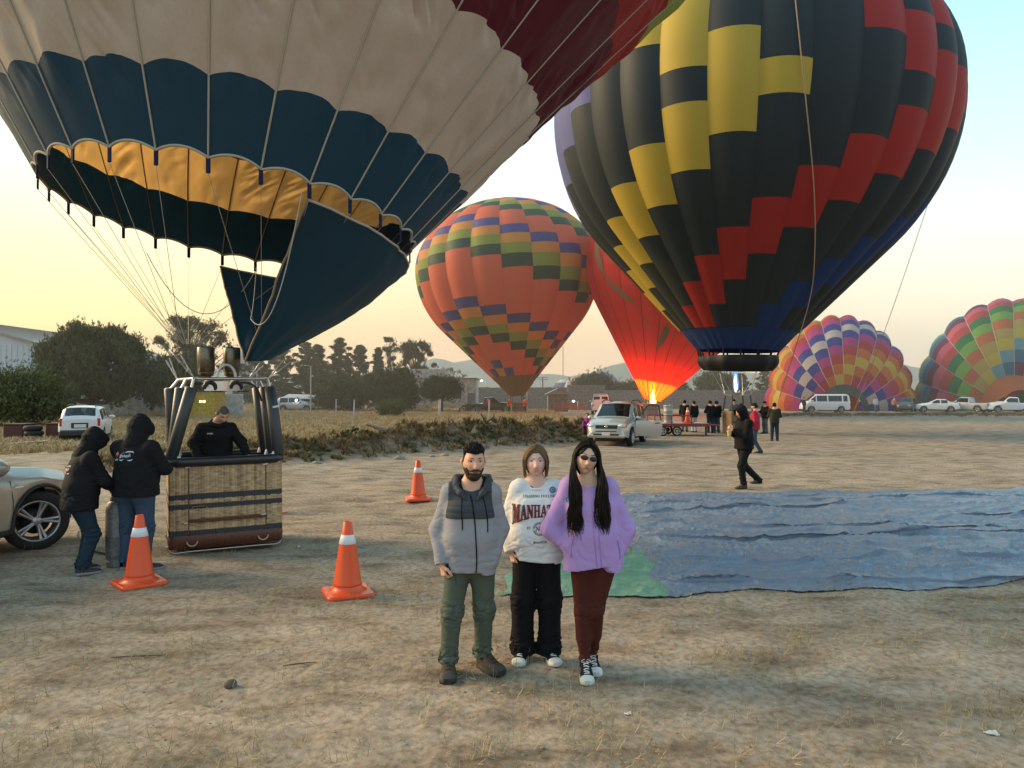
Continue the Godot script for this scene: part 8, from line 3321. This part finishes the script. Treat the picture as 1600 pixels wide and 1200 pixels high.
	tube(st, [Vector3(-0.09, 1.38, 0.11), Vector3(-0.06, 1.36, 0.17), Vector3(0.01, 1.34, 0.19), Vector3(0.08, 1.36, 0.17), Vector3(0.11, 1.38, 0.11), Vector3(0.07, 1.41, 0.0), Vector3(-0.05, 1.41, 0.0), Vector3(-0.09, 1.38, 0.11)], 0.03, 8, false)
	put("collar", st, black, o)
	# walker
	st = new_st()
	var soft := cloth("black_parka", lin(0.009, 0.009, 0.01), 0.9, 0.5, 7.0)
	o = figure("man in a black hooded parka walking left past the ground sheet, holding a yellow cup", Vector3(5.08, gy(5.08, -16.2), -16.2), -PI / 2 + 0.25, 1.78, {"cell": 0.016, "jacket": soft, "trousers": cloth("black_jeans", lin(0.012, 0.014, 0.014), 0.9, 0.5, 9.0), "head": "hood", "bulk": 1.12, "hem": 0.86, "pitch": 0.2, "hands": true,
		"pose": {"head": Vector3(0, 1.65, 0.08), "elbow_r": Vector3(-0.25, 1.14, 0.02), "elbow_l": Vector3(0.22, 1.12, 0.1), "wrist_r": Vector3(-0.12, 1.2, 0.26), "wrist_l": Vector3(0.05, 1.28, 0.3), "hip_r": Vector3(-0.09, 0.9, 0), "hip_l": Vector3(0.09, 0.9, 0), "knee_r": Vector3(-0.09, 0.5, -0.05), "knee_l": Vector3(0.08, 0.5, 0.12), "ankle_r": Vector3(-0.09, 0.16, -0.42), "ankle_l": Vector3(0.08, 0.085, 0.06)}, "cuff": 0.1, "toe_r": Vector3(0, 0, 1), "shoe_mat": mat("brown_boot", lin(0.04, 0.03, 0.024), 0.8)})
	var cup := thing("cup", "yellow cup held up by the walking man in the black parka", "cup", Vector3(4.7, gy(5.08, -16.2) + 1.16, -16.0))
	st = new_st()
	lathe(st, [Vector2(0.001, 0.0), Vector2(0.035, 0.0), Vector2(0.035, 0.0), Vector2(0.048, 0.1), Vector2(0.05, 0.105), Vector2(0.045, 0.1)], 18)
	put("wall", st, mat("yellow_cup", lin(0.6, 0.42, 0.12), 0.5), cup)
	st = new_st()
	lathe(st, [Vector2(0.05, 0.104), Vector2(0.052, 0.112), Vector2(0.04, 0.116), Vector2(0.001, 0.117)], 18)
	put("lid", st, mat("cream_lid", lin(0.5, 0.42, 0.28), 0.5), cup)


func back_logo(o: Node3D, f: Field, at: Vector2, s: float, pink: Material, pale: Material) -> void:
	# stylised badge across the back: a balloon shape, a word block and pale swooshes (seen from behind: x runs the other way)
	decal(o, "logo_balloon", [Vector2(0.1, 0.04), Vector2(0.13, 0.02), Vector2(0.13, -0.0), Vector2(0.1, -0.045), Vector2(0.085, -0.02), Vector2(0.07, 0.015), Vector2(0.08, 0.035)].map(func(q): return at + q * s), f, pink, -1.0)
	decal(o, "logo_block", [Vector2(0.05, -0.03), Vector2(0.045, 0.012), Vector2(-0.09, 0.022), Vector2(-0.1, -0.01), Vector2(-0.06, -0.02)].map(func(q): return at + q * s), f, pink, -1.0)
	decal(o, "logo_swoosh", [Vector2(0.04, 0.022), Vector2(-0.06, 0.05), Vector2(-0.11, 0.05), Vector2(-0.13, 0.025), Vector2(-0.105, 0.038), Vector2(-0.06, 0.038)].map(func(q): return at + q * s), f, pale, -1.0)
	for x in [0.1, 0.02, -0.09]:
		decal(o, "logo_swoosh", [Vector2(x + 0.035, -0.045), Vector2(x + 0.01, -0.06), Vector2(x - 0.02, -0.058), Vector2(x - 0.04, -0.035), Vector2(x - 0.015, -0.046), Vector2(x + 0.01, -0.048)].map(func(q): return at + q * s), f, pale, -1.0)
	lettering(o, "logo_word", "globos", 0.04 * s, f, at + Vector2(-0.02, -0.004) * s, pale, -1.0, "Droid Sans", 0.0, Vector2(1.0, 0.9), 0.0045, 0.08)


func far_people() -> void:
	var black := cloth("black_jacket", lin(0.012, 0.012, 0.014), 0.85)
	var jeans := cloth("blue_jeans", lin(0.045, 0.075, 0.125), 0.9)
	var dk := cloth("dark_jeans", lin(0.02, 0.04, 0.06), 0.9)
	var grey := cloth("grey_cloth", lin(0.12, 0.12, 0.13), 0.9)
	var white := cloth("white_cloth", lin(0.5, 0.5, 0.52), 0.9)
	var red := cloth("red_puffer", lin(0.4, 0.02, 0.05), 0.7)
	var olive := cloth("olive_coat", lin(0.035, 0.036, 0.02), 0.85)
	var g := "ground crew round the charcoal balloon's basket"
	var armsf := {"elbow_r": Vector3(-0.25, 1.1, 0.08), "elbow_l": Vector3(0.25, 1.1, 0.08), "wrist_r": Vector3(-0.14, 1.12, 0.28), "wrist_l": Vector3(0.14, 1.12, 0.28)}
	var list := [
		["man in a red padded jacket walking away behind the man in the black parka", 8.35, -25.4, -2.0, 1.74, red, jeans, "beanie", {"knee_r": Vector3(-0.1, 0.48, 0.06), "ankle_r": Vector3(-0.1, 0.08, -0.16), "ankle_l": Vector3(0.1, 0.08, 0.18)}, black],
		["man in an olive coat and dark cap, back turned, before the patchwork balloon", 11.5, -32.4, PI - 0.3, 1.7, olive, dk, "beanie", armsf, black],
		["smaller bystander in dark clothes just left of the olive coated man", 11.9, -38.5, 1.2, 1.55, black, dk, "hair", armsf, null],
		["man in a grey top and jeans behind the red jacketed man's shoulder", 13.0, -38.0, -1.2, 1.66, black, grey, "cap", armsf, black],
		["crew member in black jacket and white trousers beside the red trailer", 9.55, -38.8, PI + 0.5, 1.66, black, white, "hair", {}, null],
		["crew member in black jacket and dark trousers, leftmost of the group by the trailer", 9.15, -39.2, PI - 0.5, 1.68, black, grey, "cap", {}, black],
		["crew member with a wide dark hat, back turned, left of the far basket", 10.35, -38.6, PI + 0.2, 1.7, black, dk, "hat", armsf, black],
		["crew member in pale jeans, back turned, close left of the far basket", 10.75, -38.9, PI - 0.4, 1.68, black, jeans, "cap", armsf, black],
		["crew member all in black at the left corner of the far basket", 11.0, -39.8, PI - 0.9, 1.62, black, black, "hair", {}, null],
		["person in red standing by the black pickup", -2.5, -77.0, 0.0, 1.7, cloth("red_shirt", lin(0.4, 0.03, 0.03), 0.8), dk, "hair", {}, null],
		["person in an orange vest, left of two by the orange balloon's basket", -0.3, -73.6, 0.6, 1.66, cloth("orange_vest", lin(0.5, 0.08, 0.04), 0.8), dk, "hair", armsf, null],
		["person in an orange vest, right of two by the orange balloon's basket", 1.3, -73.9, -0.6, 1.66, mats.get("orange_vest", red), dk, "cap", armsf, black],
		["crew member in dark clothes at the white van before the patchwork balloon", 31.6, -80.0, 0.5, 1.68, black, dk, "hair", {}, null],
		["bystander in a white top right of the white van by the patchwork balloon", 40.6, -82.5, 0.2, 1.66, white, grey, "hair", {}, null],
		["bystander in red between the two half inflated balloons", 42.4, -82.0, -0.3, 1.68, cloth("rose_shirt", lin(0.4, 0.15, 0.12), 0.8), dk, "hair", {}, null]]
	for p in list:
		figure(p[0], Vector3(p[1], gy(p[1], p[2]), p[2]), p[3], p[4], {"cell": 0.028 if p[2] > -50.0 else 0.045, "jacket": p[5], "trousers": p[6], "head": p[7], "pose": p[8], "face": false, "head_mat": p[9] if p[9] else mat("black_hair", lin(0.012, 0.009, 0.007), 0.55)}, g if p[2] < -38.0 and p[2] > -41.0 and p[1] < 11.5 else "")
	# child in purple crouching at the silver car's corner
	figure("child in a purple coat crouching by the silver off-roader's front corner", Vector3(3.26, gy(3.26, -31.5), -31.5), -0.8, 1.15, {"cell": 0.022, "jacket": cloth("purple_coat", lin(0.25, 0.015, 0.22), 0.8), "trousers": cloth("purple_trousers", lin(0.18, 0.015, 0.16), 0.8), "head": "hair", "hem": 0.28, "face": false,
		"pose": {"pelvis": Vector3(0, 0.34, -0.08), "waist": Vector3(0, 0.42, -0.06), "chest": Vector3(0, 0.56, -0.0), "neck": Vector3(0, 0.7, 0.04), "head": Vector3(0, 0.82, 0.08), "shoulder_r": Vector3(-0.13, 0.66, 0.0), "shoulder_l": Vector3(0.13, 0.66, 0.0), "elbow_r": Vector3(-0.18, 0.5, 0.12), "elbow_l": Vector3(0.18, 0.5, 0.12), "wrist_r": Vector3(-0.08, 0.4, 0.24), "wrist_l": Vector3(0.08, 0.4, 0.24), "hip_r": Vector3(-0.07, 0.3, -0.06), "hip_l": Vector3(0.07, 0.3, -0.06), "knee_r": Vector3(-0.1, 0.34, 0.2), "knee_l": Vector3(0.1, 0.34, 0.2), "ankle_r": Vector3(-0.09, 0.06, 0.04), "ankle_l": Vector3(0.09, 0.06, 0.04)}, "waist_y": 0.4, "cuff": 0.04})
	# basket under the charcoal balloon with its pilot and flame
	far_basket("charcoal_balloon_basket", "small wicker basket of the charcoal balloon, among the black jacketed crew", Vector3(11.72, gy(11.72, -38.4), -38.4), 1.25, Vector3(11.614, 4.05, -38.0), 1.8)
	figure("pilot in grey standing in the charcoal balloon's basket under the blue flame", Vector3(11.55, gy(11.55, -38.5) + 0.12, -38.5), 0.2, 1.66, {"cell": 0.028, "jacket": grey, "trousers": dk, "head": "cap", "head_mat": black, "face": false, "pose": armsf})
	flame("blue_flame", "blue and pink burner flame under the charcoal balloon", Vector3(11.62, 2.15, -38.4), 1.5, 0.17, [Color(0.75, 0.62, 0.75), Color(0.15, 0.6, 0.9)], 2.2)


func build_small() -> void:
	var steel := mat("grey_cylinder", lin(0.2, 0.2, 0.2), 0.5, 0.2, "dust", 3.0)
	var o := thing("gas_cylinder", "grey gas cylinder standing between the two hooded crewmen's legs", "gas cylinder", Vector3(-4.66, gy(-4.66, -8.78), -8.78))
	var st := new_st()
	lathe(st, [Vector2(0.13, 0.0), Vector2(0.13, 0.06), Vector2(0.13, 0.06), Vector2(0.115, 0.065), Vector2(0.135, 0.1), Vector2(0.14, 0.14), Vector2(0.14, 0.34), Vector2(0.144, 0.35), Vector2(0.14, 0.36), Vector2(0.14, 0.66), Vector2(0.125, 0.74), Vector2(0.06, 0.79), Vector2(0.001, 0.8)], 28)
	put("body", st, steel, o)
	st = new_st()
	lathe(st, [Vector2(0.09, 0.75), Vector2(0.095, 0.76), Vector2(0.095, 0.86), Vector2(0.085, 0.86), Vector2(0.085, 0.76)], 20)
	put("collar", st, steel, o)
	st = new_st()
	tube(st, [Vector3(0, 0.79, 0), Vector3(0, 0.88, 0)], 0.02, 8)
	put("valve", st, mat("brass", lin(0.5, 0.33, 0.1), 0.35, 1.0), o)
	o = thing("hose", "thin black hose lying on the dirt from the beige car's wheel to the crewmen", "hose", Vector3.ZERO)
	st = new_st()
	var pts := []
	for p in [[-6.2, -10.6], [-5.9, -10.1], [-5.5, -9.65], [-5.1, -9.4], [-4.8, -9.2], [-4.6, -8.95]]:
		pts.append(Vector3(p[0], gy(p[0], p[1]) + (0.06 if p[0] < -5.8 else 0.015), p[1]))
	tube(st, spline(pts, 6), 0.014, 7)
	put("pipe", st, mat("black_plastic", lin(0.02, 0.02, 0.021), 0.6), o)
	# tyres and rusty tank behind the white car
	o = thing("tyre_stack", "stack of old tyres left of the white hatchback", "tyres", Vector3(-20.7, gy(-20.7, -32.0), -32.0))
	for k in 3:
		st = new_st()
		lathe(st, [Vector2(0.2, 0.02), Vector2(0.3, 0.0), Vector2(0.36, 0.05), Vector2(0.37, 0.11), Vector2(0.36, 0.17), Vector2(0.3, 0.22), Vector2(0.2, 0.2), Vector2(0.2, 0.02)], 26, Transform3D(Basis(), Vector3(0.03 * sin(k * 2.0), k * 0.22, 0)))
		put("tyre", st, mat("tyre_rubber", lin(0.018, 0.018, 0.018), 0.8), o)
	for k in [[-21.7, 0.9, "rusty steel box left of the tyre stack"], [-19.9, 0.8, "rusty steel box right of the tyre stack"]]:
		o = thing("rusty_box", k[2], "metal box", Vector3(k[0], gy(k[0], -32.6), -32.6))
		slab("shell", Vector3(0, 0.36, 0), Vector3(k[1], 0.7, 0.9), mat("rust", lin(0.1, 0.035, 0.025), 0.8, 0.0, "dust", 2.0), o, 0.05)
		slab("lid_rim", Vector3(0, 0.72, 0), Vector3(k[1] + 0.06, 0.05, 0.96), mats["rust"], o, 0.02)
	o = thing("plank_sheet", "thin grey board lying on stones before the tyre stack", "board", Vector3(-18.9, gy(-18.9, -28.6) + 0.14, -28.6), 0.3)
	slab("board", Vector3.ZERO, Vector3(1.7, 0.03, 0.8), mat("grey_board", lin(0.22, 0.2, 0.17), 0.85), o, 0.008, Basis(Vector3(0, 0, 1), 0.06))
	for x in [-0.6, 0.6]:
		st = new_st()
		ball(st, Vector3(x, -0.08, 0.1), Vector3(0.16, 0.09, 0.14), 8, 6)
		put("stone", st, mat("grey_stone", lin(0.2, 0.18, 0.16), 0.9), o)
	# orange barrier mesh right of the shed
	o = thing("orange_barrier", "orange barrier mesh strung beside the grey shed", "barrier", Vector3(6.6, gy(6.6, -84.0), -84.0))
	for i in 5:
		slab("post", Vector3(-1.8 + 0.9 * i, 0.55, 0), Vector3(0.07, 1.1, 0.07), mat("pole_paint", lin(0.3, 0.31, 0.31), 0.6), o)
	for i in 5:
		slab("strip", Vector3(0, 0.25 + 0.17 * i, 0.05), Vector3(3.7, 0.1, 0.02), mat("barrier_orange", lin(0.45, 0.09, 0.04), 0.7), o)
	# stones along the foot of the bank, dead branches
	var stone := mat("pale_stone", lin(0.33, 0.29, 0.24), 0.9, 0.0, "dust", 6.0)
	var sl := ["largest pale stone at the foot of the weedy bank", "pale stone right of the largest one at the foot of the bank", "third pale stone along the foot of the bank, rightmost", "stone at the left end of the weedy bank by the basket"]
	var sp := [[-3.55, -23.3, 0.17], [-2.6, -23.9, 0.1], [-2.2, -24.2, 0.12], [-5.6, -21.2, 0.12]]
	for i in 4:
		o = thing("stone", sl[i], "stone", Vector3(sp[i][0], gy(sp[i][0], sp[i][1]), sp[i][1]), i * 1.3, "pale stones at the foot of the bank")
		st = new_st()
		var rr := []
		for a in 8:
			var la := -PI / 2 + PI * a / 7.0
			rr.append(PackedVector3Array(range(10).map(func(q): return dir_of(la, TAU * q / 10.0) * Vector3(1.3, 0.7, 1.0) * sp[i][2] * (1.0 + 0.3 * bumpn.get_noise_3d(cos(q * 0.6) * 3.0, la * 2.0 + i * 9.0, sin(q * 0.6) * 3.0)))))
		grid(st, rr, true)
		put("rock", st, stone, o)
	var bl := ["forked dead branch sticking out of the bank", "pale broken log lying across the bank"]
	o = thing("dead_branch", bl[0], "branch", Vector3(-1.1, gy(-1.1, -29.0), -29.0))
	st = new_st()
	tube(st, [Vector3(0.5, 0.05, 0), Vector3(0.1, 0.25, 0), Vector3(-0.12, 0.6, 0)], [0.08, 0.06, 0.03], 6)
	tube(st, [Vector3(0.1, 0.25, 0), Vector3(0.35, 0.45, 0.1), Vector3(0.42, 0.62, 0.1)], [0.05, 0.03, 0.015], 5)
	put("branch", st, mat("dead_wood", lin(0.11, 0.085, 0.065), 0.9), o)
	o = thing("dead_branch", bl[1], "branch", Vector3(-4.6, gy(-4.6, -26.6) + 0.1, -26.6))
	st = new_st()
	tube(st, [Vector3(-0.6, 0.35, 0), Vector3(-0.1, 0.2, 0.05), Vector3(0.7, -0.05, 0.1)], [0.06, 0.09, 0.08], 7)
	put("branch", st, mat("pale_wood", lin(0.26, 0.19, 0.14), 0.9), o)
	# bits of litter and twigs on the foreground dirt
	for k in [["crumpled white paper scrap lying in the foreground dirt at the right", 2.9, -4.5, 0.03], ["small white scrap on the dirt right of the woman's shoes", 0.74, -4.75, 0.018], ["white scrap near the basket's right side", -2.85, -9.9, 0.03]]:
		o = thing("paper_scrap", k[0], "litter", Vector3(k[1], gy(k[1], k[2]) + 0.006, k[2]))
		st = new_st()
		var rr := []
		for a in 5:
			rr.append(PackedVector3Array(range(5).map(func(q): return Vector3((a - 2) * k[3] * 0.6, absf(fold.get_noise_2d(a * 3.7 + k[1], q * 2.9)) * k[3], (q - 2) * k[3] * 0.45))))
		grid(st, rr)
		put("paper", st, mat("white_paper", lin(0.55, 0.55, 0.53), 0.8), o)
	for k in [["dark twig lying on the dirt left of the bearded man's feet", -1.6, -5.6, 0.12, 0.2], ["thin forked twig on the dirt in front of the left traffic cone", -2.9, -5.75, 0.2, 0.05], ["brown clod of earth on the foreground dirt at left", -1.97, -5.2, 0.05, 0.9]]:
		o = thing("twig" if k[3] > 0.06 else "clod", k[0], "twig" if k[3] > 0.06 else "clod", Vector3(k[1], gy(k[1], k[2]) + 0.01, k[2]), k[4])
		st = new_st()
		if k[3] > 0.06:
			tube(st, [Vector3(-k[3], 0, 0), Vector3(0, 0.012, 0.01), Vector3(k[3], 0.004, -0.02)], [0.004, 0.006, 0.003], 5)
			tube(st, [Vector3(0, 0.01, 0.01), Vector3(k[3] * 0.6, 0.01, 0.05)], [0.004, 0.002], 5)
			put("stick", st, mat("dead_wood", lin(0.11, 0.085, 0.065), 0.9), o)
		else:
			ball(st, Vector3(0, 0.015, 0), Vector3(0.05, 0.032, 0.04), 9, 6)
			put("earth", st, mat("clod_earth", lin(0.16, 0.12, 0.09), 0.95, 0.0, "dust", 12.0), o)
